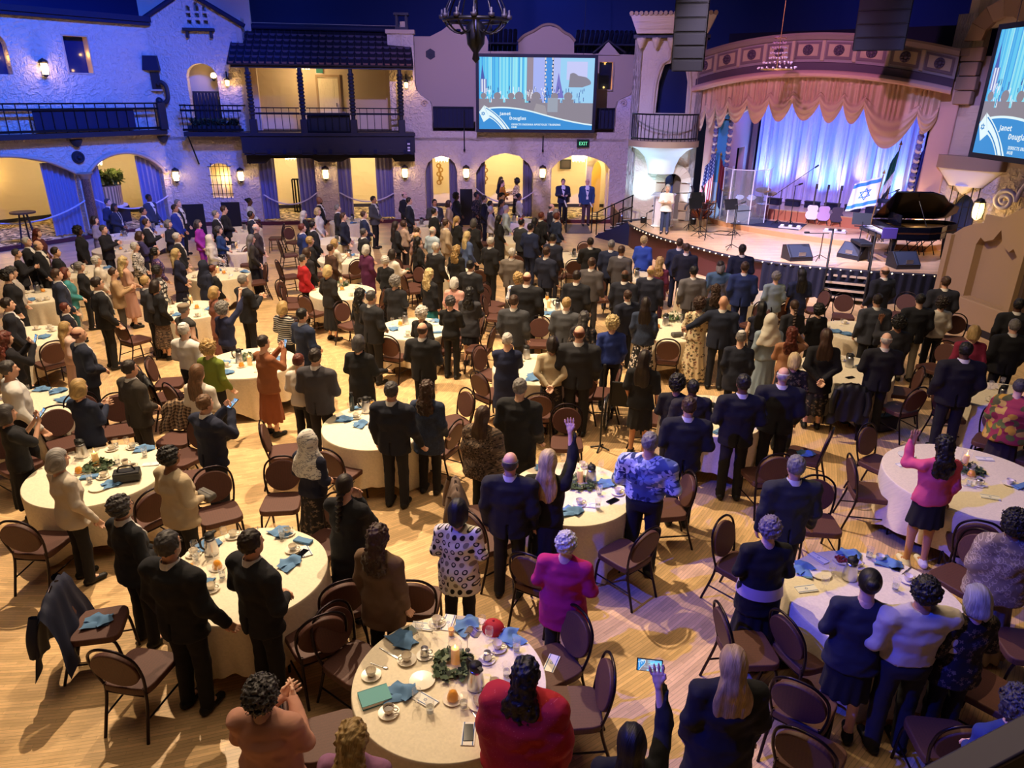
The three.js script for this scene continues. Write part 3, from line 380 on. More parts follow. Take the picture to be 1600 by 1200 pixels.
{const t=thing('exit_sign','green lit EXIT sign on the wall above the arch by the stage','exit sign',W4.at(7.2,3.22,0.08),W4.phi);const et=ctex(256,128,(x,w,h)=>{x.fillStyle='#10241c';x.fillRect(0,0,w,h);x.fillStyle='#7dffc0';x.font='bold 92px sans-serif';x.textAlign='center';x.fillText('EXIT',w / 2,97);});part('sign_box',box(0.5,0.3,0.1,0,0,-0.01),M.darkWood,t);part('sign_face',new THREE.PlaneGeometry(0.46,0.26).translate(0,0,0.045),new THREE.MeshStandardMaterial({color:0,emissive:0xffffff,emissiveMap:et,emissiveIntensity:1.3}),t);}

// ---------------------------------------------------------------- stage
const SY=0.85,R1Y=1.02,R2Y=1.35;
const EDGE=[[4.13,-25.6],[4.4,-24.4],[4.86,-23.0],[5.58,-21.7],[6.2,-20.6],[6.94,-19.9],[8.02,-19.25],[9.06,-18.85],[10.04,-18.58],[11.2,-18.3]];
const stageWood=(()=>{const m=dtex(512,512,(u,v)=>{const k=Math.floor(v*24),f=v*24-k,t=(0.88+0.2*n32(k*0.131,Math.floor((u+k*0.37)*3)*0.21))*(0.93+0.14*n64(u,(v*5)%1))*(f<0.07?0.8:1);return[205*t,165*t,118*t];},true,0.5,0.5);return mat(0xffffff,0.28,{map:m});})();
const stageRed=mat(0x4a2220,0.55),riserFace=mat(0xc08a58,0.6);
{
const back=[[13.6,-17.6],[16.5,-20],[17.5,-26],[10.5,-31],[4.1,-31.0],[4.1,-27]];
const all=[...EDGE,...back].map((p)=>[p[0],-p[1]]);
struct('floor_stage',ext(all,0.06).rotateX(-PI / 2),stageWood,[0,SY-0.06,0]);
const inset=[...EDGE.map((p)=>[p[0]+0.06,p[1]-0.05]),...back].map((p)=>[p[0],-p[1]]);
struct('wall_stage_front',ext(inset,SY-0.07).rotateX(-PI / 2),stageRed,[0,0.005,0]);
const curve=new THREE.CatmullRomCurve3(EDGE.map((p)=>V(p[0]-0.02,SY-0.04,p[1]+0.02)),false,'centripetal');
struct('trim_stage_edge',new THREE.TubeGeometry(curve,60,0.045,6),M.darkWood);
// footlights along the edge
const fl=thing('footlight_strip','strip of small glowing bulbs along the curved stage edge','lights',[0,0,0]);
for(let i=2;i<44;i++){const p=curve.getPointAt(i / 44);part('bulb',new THREE.SphereGeometry(0.022,6,5).translate(p.x-0.03,p.y+0.0,p.z+0.05),glow(0xffe0b0,i%3?1.5:5),fl);}
// black skirt on the right part of the stage front
const sk=[],nx=120;const pos=[],idx=[];
const c2=new THREE.CatmullRomCurve3(EDGE.slice(5).map((p)=>V(p[0],0,p[1]+0.1)),false,'centripetal');
for(let i=0;i<=nx;i++){const p=c2.getPointAt(i / nx),w=0.03*Math.sin(i*1.1);pos.push(p.x-w,SY-0.02-0.02*Math.abs(Math.sin(i*0.5)),p.z+w,p.x-w*1.6,0.01,p.z+w*1.6);if(i<nx)idx.push(2*i,2*i+1,2*i+2,2*i+2,2*i+1,2*i+3);}
const g=new THREE.BufferGeometry();g.setAttribute('position',new THREE.Float32BufferAttribute(pos,3));g.setIndex(idx);g.computeVertexNormals();
solo('stage_skirt',g,mat(0x0d1024,0.9,{side:THREE.DoubleSide}),'pleated dark skirt hanging from the stage front beside the steps','skirt');
// risers
const r1=[[6.95,-26.3],[7.25,-25.5],[7.9,-24.3],[8.75,-23.25],[9.98,-22.1],[10.8,-21.7],[12.2,-21.2],[14.5,-22.5],[15,-26],[10,-30],[7.4,-28]].map((p)=>[p[0],-p[1]]);
struct('floor_riser',ext(r1,R1Y-SY-0.02).rotateX(-PI / 2),riserFace,[0,SY,0]);struct('floor_riser_top',ext(r1,0.02).rotateX(-PI / 2),stageWood,[0,R1Y-0.02,0]);
const r2=[[8.55,-26.55],[8.95,-26.15],[10.3,-25.05],[11.3,-24.15],[12.4,-23.5],[14.5,-24],[14,-27],[10,-30],[8.2,-28]].map((p)=>[p[0],-p[1]]);
struct('floor_bandstand',ext(r2,R2Y-R1Y).rotateX(-PI / 2),mat(0xb06a4c,0.6),[0,R1Y,0]);struct('trim_bandstand',ext(r2,0.03).rotateX(-PI / 2),stageWood,[0,R2Y,0]);
for(let i=0;i<7;i++){const f=frame([8.95,-26.15],[12.4,-23.5]);struct('trim_panel',box(0.02,0.33,0.03),M.darkWood,f.at(0.4+i*0.6,R1Y+0.165,0.05),f.phi);}
}
const PF=frame([7.2,-26.2],[13,-22.4]),TF=frame([4.6,-26.8],[7.2,-26.2]),CF=frame([8.6,-28.6],[14.2,-24.6]),RF=frame([13.0,-22.4],[14.6,-19.6]),IF=frame([7.45,-26.1],[9.0,-28.7]);
// tower left of the stage
onWall('wall_tower',TF,wallShape([[-0.42,SY],[1.75,SY],[1.75,7.0],[-0.42,7.0]],[[[0.3,4.5],[1.32,4.5],[1.3,5.5],[1.16,6.05],[0.95,6.1],[0.93,6.45],[0.82,6.62],[0.71,6.45],[0.69,6.1],[0.48,6.05],[0.34,5.5]],archPts(0.84,1.4,SY+0.01,2.2,2.52)],0.5),M.plaster);
onWall('wall_tower_inner',TF,box(2.2,6.1,0.15,0.7,3.95,-0.75),M.navy);
onWall('wall_tower_side',TF,box(0.2,6.6,4.0,-0.4,3.5,-2.4),M.tanPanel);
onWall('wall_tower_rough',TF,merge([box(0.26,6.1,0.14,-0.42,3.92,0.02),box(0.2,6.1,0.12,1.72,3.92,0.02)]),M.roughWall);
onWall('trim_9',TF,tube([[0.2,4.48,0.03],[0.24,5.5,0.03],[0.42,6.1,0.03],[0.62,6.2,0.03],[0.64,6.5,0.03],[0.82,6.72,0.03],[1.0,6.5,0.03],[1.02,6.2,0.03],[1.22,6.1,0.03],[1.4,5.5,0.03],[1.44,4.48,0.03]],0.06,40),M.smooth);
onWall('window_pane_4',TF,box(1.1,2.2,0.03,0.82,5.55,-0.45),mat(0x0a1440,0.25));
{
const t=thing('tower_parapet','flared corbelled crown with toothed tile rim on the tower','tower top',TF.at(0.66,6.9,-0.3),TF.phi);
part('collar',box(2.5,0.1,1.1,0,0.0,0),M.darkWood,t);
const fl=new THREE.CylinderGeometry(1.95,1.62,0.55,4,1).rotateY(PI / 4).scale(1,1,0.62);part('flare',fl.translate(0,0.35,0),M.plaster,t);
for(let i=0;i<18;i++)part('roof_tile',new THREE.CylinderGeometry(0.07,0.08,0.3,7).rotateX(PI / 2).translate(-1.35+i*0.158,0.66,0.76),M.tanPanel,t);
for(let i=0;i<5;i++)part('corbel',lathe([[0,-0.34],[0.06,-0.3],[0.16,-0.05],[0.16,0],[0,0]],10).translate(-1.0+i*0.5,-0.04,0.5),M.plaster,t);
const b=thing('tower_balcony','round iron balcony on a white trumpet-shaped corbel on the tower','balcony',TF.at(0.66,3.5,0.0),TF.phi);
const N=24,half=(r0,r1,h,y)=>new THREE.CylinderGeometry(r0,r1,h,N,1,false,-PI / 2,PI).translate(0,y,0);
part('slab',half(1.22,1.22,0.2,0.02),M.tanPanel,b);part('trumpet',new THREE.LatheGeometry([[1.15,-0.08],[0.85,-0.22],[0.62,-0.45],[0.5,-0.75],[0.46,-1.0]].map((p)=>new THREE.Vector2(...p)),N,-PI / 2,PI),mat(0xe6dfd2,0.85,{side:THREE.DoubleSide}),b);
for(let i=0;i<=22;i++){const a=PI*i / 22;part('baluster',box(0.022,0.85,0.022,1.13*Math.cos(a),0.55,1.13*Math.sin(a)),M.blackIron,b);}
for(const y of[0.98,0.2])part('rail',tube([...Array(13).keys()].map((i)=>[1.13*Math.cos(PI*i / 12),y,1.13*Math.sin(PI*i / 12)]),0.025,30),M.blackIron,b);
const s=thing('stone_door_surround','tan stone blocks around the arched door behind the speaker','door surround',TF.at(1.12,0,0.02),TF.phi);
const sm=[0xb89a78,0xa98a6a,0xc2a684].map((c)=>mat(c,0.9));const R=rng(5);
for(const sd of[-1,1])for(let i=0;i<4;i++)part('stone',rbox(0.26+0.08*(i%2),0.3,0.14,0.02,sd*0.43,1.04+i*0.32,0),sm[Math.floor(R()*3)],s);
for(let i=0;i<9;i++){const a0=PI*i / 9+0.02,a1=PI*(i+1) / 9-0.02,p=[];for(const[r,l]of[[0.3,[a0,a1]],[0.62,[a1,a0]]])for(const a of l)p.push([r*Math.cos(a),r*Math.sin(a)]);part('stone',ext(p,0.12,[],0.01).translate(0,2.2,-0.06),sm[Math.floor(R()*3)],s);}
const d=thing('arched_door','blue arched double door behind the speaker at the lectern','door',TF.at(1.12,SY,-0.35),TF.phi);
part('door_leaf',ext(archPts(-0.27,0.0,0,1.3,1.6,8),0.05),mat(0x3c4c78,0.5),d);part('door_leaf',ext(archPts(0.01,0.28,0,1.3,1.6,8),0.05),mat(0x6a5a4a,0.6),d);part('door_handle',box(0.03,0.16,0.05,-0.05,0.8,0.07),M.gold,d);
}
// proscenium: columns, inner walls, curtain
onWall('wall_proscenium_column',PF,merge([rbox(0.62,4.6,0.5,0.05,-0.32,3.1,-0.2)]),mat(0xd0a88c,0.8));onWall('wall_proscenium_pier',PF,merge([rbox(0.62,4.9,0.5,0.05,6.55,3.1,-0.2)]),mat(0xd0a88c,0.8));
onWall('wall_stage_inner',IF,wallShape([[0,SY],[3.1,SY],[3.1,6.2],[0,6.2]],[[[1.05,SY],[2.1,SY],[2.1,3.35],[1.05,3.35]]],0.2),mat(0xcfae9e,0.8));
onWall('wall_stage_passage',IF,box(1.6,2.8,0.1,1.6,2.2,-0.7),mat(0x8a7a5c,0.8));
onWall('wall_stage_right',frame([13.9,-25.2],[13.3,-22.4]),box(3.0,5.4,0.2,1.4,3.5,-0.1),mat(0xcfae9e,0.8));
onWall('wall_stage_back',CF,box(8.5,6.5,0.2,3,4.0,-0.9),M.navy);
onWall('ceiling_stage',PF,box(8.6,0.2,5.5,2.8,6.3,-2.6),mat(0x8a705c,0.8));
{const t=thing('switch_plate','small white wall plate beside the passage in the pink stage side wall','wall plate',IF.at(0.75,2.6,0.02),IF.phi);part('plate',rbox(0.2,0.3,0.03,0.01),M.white,t);part('switch',box(0.05,0.1,0.03,0,0,0.02),M.white,t);}
{ // main curtain
const nx=420,ny=8,pos=[],uv=[],idx=[],w=5.5,top=5.6,r=rng(41),ph=[...Array(40).keys()].map(()=>r());
const cols=[];for(let j=0;j<=ny;j++)for(let i=0;i<=nx;i++){const f=i / nx,g=j / ny,x=f*w,k=Math.floor(f*39),d=0.11*Math.sin(x*2*PI / 0.62+2.2*ph[k]*(f*39-k)+1.3*Math.sin(3*x))+0.022*Math.sin(x*2*PI / 0.19+3*Math.sin(2*x));pos.push(0.62+x,top-(top-R2Y-0.05)*g,d*(0.75+0.25*g));uv.push(x,g*4);}
for(let j=0;j<ny;j++)for(let i=0;i<nx;i++){const k=j*(nx+1)+i;idx.push(k,k+nx+1,k+1,k+1,k+nx+1,k+nx+2);}
const g=new THREE.BufferGeometry();g.setAttribute('position',new THREE.Float32BufferAttribute(pos,3));g.setAttribute('uv',new THREE.Float32BufferAttribute(uv,2));g.setIndex(idx);g.computeVertexNormals();
const o=solo('stage_curtain',g,mat(0xd8d4e4,0.55,{side:THREE.DoubleSide}),'wide pale pleated stage curtain lit blue with bright uplights along its foot','curtain');o.position.set(...CF.at(0,0,0));o.rotation.y=CF.phi;
const p=thing('curtain_pole','brown wooden post standing at the side edge of the stage curtain','post',CF.at(0.5,0,0.15),CF.phi);part('post',rbox(0.16,4.6,0.16,0.02,0,3.4,0),mat(0x8a5a48,0.7),p);part('post_foot',rbox(0.24,0.1,0.24,0.02,0,1.2,0),M.darkWood,p);
const can=lathe([[0,0],[0.08,0],[0.09,0.16],[0.075,0.16],[0.07,0.04],[0,0.04]],12);
for(let i=0;i<8;i++){
const at=CF.at(1.05+i*0.66,R2Y+0.03,0.34),t=thing('curtain_uplight','small floor uplight at the foot of the stage curtain','uplight',at,CF.phi,'row of uplights along the foot of the stage curtain');
part('can',can,M.black,t);part('lamp_lens',cyl(0.06,0.06,0.02,0,0.13,0,12),glow(0xfff0c8,6),t);part('yoke',merge([box(0.02,0.16,0.04,-0.11,0.08,0),box(0.02,0.16,0.04,0.11,0.08,0)]),M.black,t);
const b=CF.at(1.05+i*0.66,R2Y+0.24,0.34),c=CF.at(1.05+i*0.66,R2Y+1.5,-0.05);const l=new THREE.SpotLight(0xffe8a8,22,0,0.27,1,2);l.position.set(...b);l.target.position.set(...c);scene.add(l,l.target);
}
// blue battens over and under the curtain
for(let i=0;i<3;i++){const b=CF.at(1.2+i*2.1,6.0,2.2),c=CF.at(1.2+i*2.1,2.4,0);spot(0x3058ff,60,b,c,46,0.9,6);}
for(let i=0;i<3;i++){const b=CF.at(1.3+i*2.0,R2Y+0.3,0.8),c=CF.at(1.3+i*2.0,3.6,0);const l=new THREE.SpotLight(0x4888ff,55,0,0.95,0.9,2);l.position.set(...b);l.target.position.set(...c);scene.add(l,l.target);}
for(let i=0;i<8;i++){const t=thing('equipment_case','low dark equipment case in the row along the curtain foot','case',CF.at(1.0+i*0.68,R2Y+0.03,0.62),CF.phi,'low dark cases along the curtain foot');part('case_body',rbox(0.5,0.2,0.26,0.02,0,0.1,0),M.navy,t);part('case_lid',box(0.52,0.03,0.28,0,0.21,0),M.black,t);}
}
// blue banner with twisted gilt columns on the side, and the twisted column across
function twist(label,pos,h,r){const t=thing('twisted_column',label,'column',pos);const g=[],g2=[];const n=Math.round(h / 0.14);for(let i=0;i<n;i++)(i%2?g:g2).push(new THREE.TorusGeometry(r*0.6,r*0.55,6,10).rotateX(PI / 2+0.6).translate(0,h*(i+0.5) / n,0));part('spiral_band',merge(g),mat(0xe8d8b8,0.5),t);part('spiral_core',merge([cyl(r*0.7,r*0.7,h,0,h / 2,0,10),...g2]),mat(0x6a6a98,0.5),t);part('capital',rbox(r*3,0.18,r*3,0.03,0,h+0.09,0),M.smooth,t);part('column_base',rbox(r*3,0.2,r*3,0.03,0,0.1,0),M.smooth,t);return t;}
twist('slim twisted gilt column on the tower side of the blue banner',PF.at(-0.22,SY,0.14),3.6,0.08);twist('slim twisted gilt column on the curtain side of the blue banner',PF.at(0.26,SY,0.06),3.6,0.08);twist('slim twisted blue and gilt column by the piano lid',PF.at(6.05,SY,0.02),3.5,0.09);
{const t=thing('blue_banner','tall blue banner panel between two twisted columns','banner',PF.at(0.02,SY,0.06),PF.phi);part('banner_panel',box(0.36,3.4,0.04,0,1.75,0),mat(0x3f9ad0,0.6),t);part('banner_foot',box(0.34,1.3,0.05,0,0.75,0.02),mat(0x9cc8ee,0.6),t);const a=part('arch_panel',ext([[-0.2,3.5],[0.25,3.5],[1.3,4.25],[1.15,4.4]],0.05),mat(0x3f9ad0,0.6),t);part('arch_trim',merge([bar([-0.2,3.5,0.06],[1.15,4.42,0.06],0.05),bar([0.25,3.48,0.06],[1.3,4.22,0.06],0.05)]),M.white,t);}
// canopy over the stage: bowed and arched
{
const bow=(t)=>{const k=1-(2*t-1)**2;return{s:-1.15+7.75*t,off:0.25+1.15*k,y:5.27+0.46*k};};
const sweep=(prof,t0=0,t1=1,n=64)=>{const pos=[],uv=[],idx=[],m=prof.length;for(let i=0;i<=n;i++){const b=bow(t0+(t1-t0)*i / n);prof.forEach((p,j)=>{const q=PF.at(b.s,b.y+p[1],b.off+p[0]);pos.push(...q);uv.push(i*8 / n,j*0.2);});}for(let i=0;i<n;i++)for(let j=0;j<m-1;j++){const k=i*m+j;idx.push(k,k+m,k+1,k+1,k+m,k+m+1);}const g=new THREE.BufferGeometry();g.setAttribute('position',new THREE.Float32BufferAttribute(pos,3));g.setAttribute('uv',new THREE.Float32BufferAttribute(uv,2));g.setIndex(idx);g.computeVertexNormals();return toCreasedNormals(g,0.7);};
const t=thing('stage_canopy','curved stage canopy with a frieze of rosette panels and rounded lip','canopy',[0,0,0]);
const dS=(c,r)=>mat(c,r,{side:THREE.DoubleSide});
part('frieze_wall',sweep([[-0.5,0.06],[0.0,0.06],[0.0,0.98],[-0.1,1.05],[-0.5,1.05],[-0.5,0.06]]),dS(0xa89690,0.75),t);
part('lip',sweep([[-0.1,0.1],[0.1,0.1],[0.19,0.06],[0.22,0.0],[0.19,-0.07],[0.1,-0.1],[-0.2,-0.1]]),dS(0xd8ab98,0.7),t);
part('dark_band',sweep([[0.0,0.1],[0.06,0.1],[0.06,0.3],[0.0,0.32]]),dS(0x5a4652,0.7),t);
part('cornice',sweep([[0.0,0.9],[0.07,0.93],[0.1,1.0],[0.14,1.04],[0.14,1.1],[-0.4,1.1]]),dS(0x8a7470,0.75),t);
for(let i=0;i<9;i++){
const a=(i+0.5) / 9,b=bow(a),e=0.36 / 7.75,fr=part('frieze_panel',sweep([[0.0,0.4],[0.03,0.4],[0.03,0.86],[0.0,0.86]],a-e,a+e,6),dS(0x7c6466,0.75),t);
part('inner_panel',sweep([[0.03,0.48],[0.045,0.48],[0.045,0.8],[0.03,0.8]],a-e*0.8,a+e*0.8,6),dS(0xc0a486,0.75),fr);
const b2=bow(a+0.01),q=PF.at(b.s,b.y+0.64,b.off+0.06),q2=PF.at(b2.s,0,b2.off);const ry=Math.atan2(-(q2[2]-PF.at(b.s,0,b.off)[2]),q2[0]-PF.at(b.s,0,b.off)[0]);
const ro=[cyl(0.14,0.15,0.03,0,0,0,16).rotateX(PI / 2)];for(let k=0;k<8;k++)ro.push(new THREE.SphereGeometry(0.04,6,5).translate(0.1*Math.cos(k*PI / 4),0.1*Math.sin(k*PI / 4),0.02));ro.push(new THREE.SphereGeometry(0.05,8,6).translate(0,0,0.03));
part('rosette',merge(ro).rotateY(ry).translate(...q),mat(0x5c4858,0.7),t);
const c=i / 9;if(i)part('pilaster',sweep([[0.0,0.34],[0.05,0.36],[0.05,0.9],[0.0,0.9]],c-0.006,c+0.006,2),dS(0xc2a68a,0.75),t);
}
// swagged valance
const r=rng(19),cuts=[0,0.045,0.1,0.165,0.26,0.36,0.46,0.57,0.66,0.74,0.93,1.0],deep=[0.5,0.55,0.5,0.42,0.5,0.46,0.42,0.45,0.42,0.8,0.35];
const nx=520,ny=34,pos=[],uv=[],idx=[];
for(let i=0;i<=nx;i++){
const f=i / nx,b=bow(0.03+0.94*f);let k=0;while(k<cuts.length-2&&f>cuts[k+1])k++;
const l=(f-cuts[k]) / (cuts[k+1]-cuts[k]),hang=deep[k]*Math.sin(PI*l)**0.8,end=0.12*Math.abs(Math.cos(PI*l))**6;
for(let j=0;j<=ny;j++){
const g=j / ny;let d,y,x=0;
const topD=k===9?0.62-0.05*Math.sin(PI*l):0.56,plait=0.045*Math.sin(f*2*PI*46+2*Math.sin(f*60))*(g<0.5?1:Math.max(0,1-(g-0.5)*9));
if(g<0.5){y=-0.06-topD*2*g*(1+0.18*Math.sin(PI*l)*2*g*(k===9?2.6:1));d=plait;}
else{const h=(g-0.5)*2;y=-0.06-topD*(1+0.18*Math.sin(PI*l)*(k===9?2.6:1))-h*(0.2+hang)+end*(1-h);d=plait+0.1*Math.sin(PI*Math.min(1,h*1.15))+0.028*Math.sin(h*22+3*Math.sin(PI*l))*(0.4+0.6*Math.sin(PI*l));}
const q=PF.at(b.s,b.y+y,b.off-0.22+d);pos.push(...q);uv.push(f*8,g*1.2);
}
}
for(let i=0;i<nx;i++)for(let j=0;j<ny;j++){const k=i*(ny+1)+j;idx.push(k,k+1,k+ny+1,k+1,k+ny+2,k+ny+1);}
const g=new THREE.BufferGeometry();g.setAttribute('position',new THREE.Float32BufferAttribute(pos,3));g.setAttribute('uv',new THREE.Float32BufferAttribute(uv,2));g.setIndex(idx);g.computeVertexNormals();
const vt=thing('stage_valance','gold and rose swagged curtain valance hanging under the canopy','valance',[0,0,0]);part('swagged_cloth',g,mat(0xd0b08c,0.7,{side:THREE.DoubleSide}),vt);
}
// wall on the stage's other side: rough pier, niche, door, hood
onWall('wall_right_rough',RF,merge([box(0.55,6.8,0.5,-0.38,3.9,-0.2)]),M.roughWall);
onWall('wall_right_niche',RF,wallShape([[-0.15,SY],[2.6,SY],[2.6,3.3],[-0.15,3.3]],[archPts(0.3,1.1,SY+0.01,1.75,2.45)],0.3),M.stucco);
onWall('wall_right_upper',RF,merge([box(3.2,1.6,0.3,1.2,4.1,-0.15),box(0.35,3.2,0.3,0.0,6.2,-0.15),box(3.2,1.4,0.3,1.2,7.6,-0.15)]),M.plaster);
onWall('wall_right_dark',RF,box(5.5,8.5,0.2,2.4,4.2,-0.9),M.navy);
onWall('window_pane_5',RF,box(0.84,1.7,0.04,0.7,1.65,-0.25),mat(0x22304e,0.15));
{const t=thing('door_grille','iron grille with spear tips over the arched blue door behind the piano','grille',RF.at(0.7,0,0.04),RF.phi);for(let i=0;i<5;i++)part('bar',box(0.02,1.9,0.02,-0.4+i*0.2,1.85,0),M.blackIron,t);for(const y of[1.5,2.1])part('bar',box(1.3,0.02,0.02,0,y,0),M.blackIron,t);for(let i=0;i<5;i++)part('spear_tip',new THREE.ConeGeometry(0.03,0.1,5).translate(-0.4+i*0.2,2.85,0),M.blackIron,t);
const h=thing('wall_hood','curved tan hood over the arched door behind the piano','hood',RF.at(0.65,3.35,0.0),RF.phi);part('hood_body',new THREE.CylinderGeometry(1.0,1.0,0.36,24,1,false,-PI / 2,PI).scale(1,1,0.45),M.tanPanel,h);part('hood_cone',new THREE.CylinderGeometry(0.95,0.5,0.5,24,1,false,-PI / 2,PI).scale(1,1,0.45).translate(0,-0.42,0),M.white,h);part('small_bracket',lathe([[0,-0.9],[0.1,-0.85],[0.24,-0.66],[0.24,-0.62],[0,-0.62]],12).translate(0,0,0.08),M.white,h);
const st=thing('stone_arch','tan stone blocks of an arch high on the wall next to the second screen','stone arch',RF.at(0.75,5.6,0.02),RF.phi);const R=rng(15),sm=[0xa98a6a,0x9a7c60,0xb4967a].map((c)=>mat(c,0.9));for(let i=0;i<4;i++)part('stone',rbox(0.5+0.1*(i%2),0.36,0.2,0.03,-0.72,-0.5+i*0.38,0.06),sm[Math.floor(R()*3)],st);for(let i=0;i<6;i++){const a0=PI-PI*i / 6*0.9,a1=PI-PI*(i+0.93) / 6*0.9,p=[[0.55*Math.cos(a0),0.55*Math.sin(a0)],[0.55*Math.cos(a1),0.55*Math.sin(a1)],[1.0*Math.cos(a1),1.0*Math.sin(a1)],[1.0*Math.cos(a0),1.0*Math.sin(a0)]];part('stone',ext(p.reverse(),0.14,[],0.015).translate(0,1.0,0),sm[Math.floor(R()*3)],st);}
const shade=lathe([[0.03,-0.24],[0.12,-0.16],[0.16,0.05],[0.12,0.24],[0.06,0.28],[0,0.28]],8);
for(const[s,w]of[[-0.22,'on the rough pier just above the piano lid'],[1.3,'beside the grille, just above the tan scroll wall']]){const l=thing('stage_lantern','glowing caged lantern '+w,'wall lamp',RF.at(s,2.05,0.26),RF.phi);part('lamp_glass',shade,glow(0xffdc90,3.5),l);part('cap',lathe([[0,0.26],[0.16,0.26],[0.1,0.36],[0,0.4]],8),M.blackIron,l);for(let i=0;i<6;i++)part('cage_bar',bar([0.17*Math.cos(i*1.05),-0.2,0.17*Math.sin(i*1.05)],[0.17*Math.cos(i*1.05),0.28,0.17*Math.sin(i*1.05)],0.008),M.blackIron,l);point(0xffcf80,3,RF.at(s,2.05,0.55),4);}
const v=thing('wall_volute','pale spiral scroll ornament above the tan scroll wall','ornament',RF.at(1.95,2.45,0.3),RF.phi);part('spiral',tube([...Array(26).keys()].map((i)=>[(0.3-0.0105*i)*Math.cos(i*0.5),(0.3-0.0105*i)*Math.sin(i*0.5),0]),0.06,60,8),M.white,v);part('tail',tube([[0.3,0,0],[0.36,0.3,0],[0.5,0.6,0]],0.06,12,8),M.white,v);
}
// tan scroll wall in front
{
const F=frame([10.75,-16.7],[11.0,-15.2]);
onWall('wall_scroll',F,wallShape([[-0.85,0],[1.36,0],[1.36,3.5],[1.2,3.1],[1.04,2.93],[0.9,2.84],[0.46,2.56],[0.1,2.46],[-0.24,2.37],[-0.5,2.25],[-0.76,2.06],[-0.85,1.9]],[[[0.0,0.72],[1.2,0.72],[1.2,1.9],[1.05,2.05],[0.95,1.95],[0.72,2.1],[0.6,2.38],[0.45,2.14],[0.22,2.05],[0.08,2.12],[0.0,1.95]]],0.4),M.tanPanel);
onWall('wall_scroll_inner',F,box(1.5,2.2,0.1,0.6,1.5,-0.25),M.tanPanel);onWall('trim_scroll',F,box(0.16,2.0,0.1,-0.78,1.05,0.05),M.tanPanel);
onWall('baseboard_scroll',F,rbox(2.25,0.62,0.12,0.03,0.25,0.4,0.05),M.tanPanel);onWall('trim_plinth',F,box(2.25,0.16,0.14,0.25,0.08,0.06),M.darkWood);
onWall('wall_right',frame([11.05,-15.2],[16,-13.8]),box(5,3.6,0.4,2.5,1.8,-0.2),mat(0x4a3828,0.85));
}
// ---------------------------------------------------------------- stage objects
const PX=(name,label,cat,x,z,turn=0,y=SY)=>thing(name,label,cat,[x,y,z],turn);
{ // lectern
const t=PX('lectern','clear acrylic lectern with a pale front panel and microphone','lectern',5.15,-25.15,-0.5);
const ac=new THREE.MeshPhysicalMaterial({color:0xf4f8ff,roughness:0.05,transmission:0.7,thickness:0});
part('side_panel',box(0.03,1.05,0.36,-0.3,0.55,0),ac,t);part('side_panel',box(0.03,1.05,0.36,0.3,0.55,0),ac,t);part('front_panel',box(0.5,0.9,0.03,0,0.5,0.16),mat(0xd8d0cc,0.6),t);part('desk',box(0.75,0.04,0.5,0,1.1,0).rotateX(0.1),ac,t);part('foot',rbox(0.7,0.06,0.46,0.02,0,0.03,0),M.white,t);
const m=PX('gooseneck_microphone','long gooseneck microphone reaching up from the acrylic lectern','microphone',5.0,-25.05,0,SY+1.12);part('neck',tube([[0,0,0],[0.05,0.15,0.0],[0.25,0.3,-0.05]],0.012,12),M.black,m);part('capsule',new THREE.CapsuleGeometry(0.028,0.08,3,8).rotateZ(-1).translate(0.3,0.33,-0.06),M.black,m);
const b=PX('lectern_sign','narrow dark picture panel leaning on the lectern front','panel',5.22,-24.86,-0.2);part('panel',box(0.28,0.75,0.03,0,0.4,0).rotateX(-0.05),mat(0x3a4560,0.5),b);part('panel_edge',box(0.3,0.04,0.04,0,0.78,-0.03),M.white,b);
const u=PX('tower_uplight','floor uplight washing the tower foot in white light','uplight',4.62,-25.9);part('can',lathe([[0,0],[0.1,0],[0.11,0.2],[0.09,0.2],[0.08,0.05],[0,0.05]],12),M.black,u);part('lamp_lens',cyl(0.08,0.08,0.02,0,0.17,0,12),glow(0xe8f4ff,6),u);spot(0x9cd4ff,42,[4.62,SY+0.3,-26.1],[4.66,3.0,-26.75],46,1,2);
const u2=PX('tower_uplight','second floor uplight by the plain tower wall near the music stand','uplight',6.35,-25.7);part('can',lathe([[0,0],[0.1,0],[0.11,0.2],[0.09,0.2],[0.08,0.05],[0,0.05]],12),M.black,u2);part('lamp_lens',cyl(0.08,0.08,0.02,0,0.17,0,12),glow(0xe8f4ff,6),u2);spot(0x9cc0ff,36,[6.35,SY+0.3,-25.85],[6.4,3.0,-26.4],46,1,2);
spot(0x2848ff,260,[4.0,0.6,-27.5],[4.6,6.0,-28.2],40,0.9,3);
}
function micStand(label,x,z,h,boom,y=SY){const t=PX('microphone_stand',label,'microphone stand',x,z,0,y);part('pole',bar([0,0.04,0],[0,h,0],0.013),M.black,t);for(let i=0;i<3;i++)part('leg',bar([0,0.16,0],[0.28*Math.cos(i*2.1+x),0.015,0.28*Math.sin(i*2.1+x)],0.011),M.black,t);if(boom){part('boom',bar([-boom[0]*0.3,h-boom[1]*0.3,0],[boom[0],h+boom[1],boom[2]||0],0.01),M.black,t);part('microphone',new THREE.CapsuleGeometry(0.03,0.1,3,8).rotateZ(-PI / 2+Math.atan2(boom[1],boom[0])).translate(boom[0]+0.04,h+boom[1]+0.02,boom[2]||0),M.black,t);}return t;}
function musicStand(label,x,z,turn,h=1.1,y=SY){const t=PX('music_stand',label,'music stand',x,z,turn,y);part('pole',bar([0,0.1,0],[0,h,0],0.014),M.black,t);part('desk',box(0.5,0.34,0.015,0,h+0.08,0).rotateX(-0.3),M.black,t);part('ledge',box(0.5,0.02,0.07,0,h-0.08,0.33),M.black,t);for(let i=0;i<3;i++)part('leg',bar([0,0.2,0],[0.26*Math.cos(i*2.1),0.012,0.26*Math.sin(i*2.1)],0.011),M.black,t);return t;}
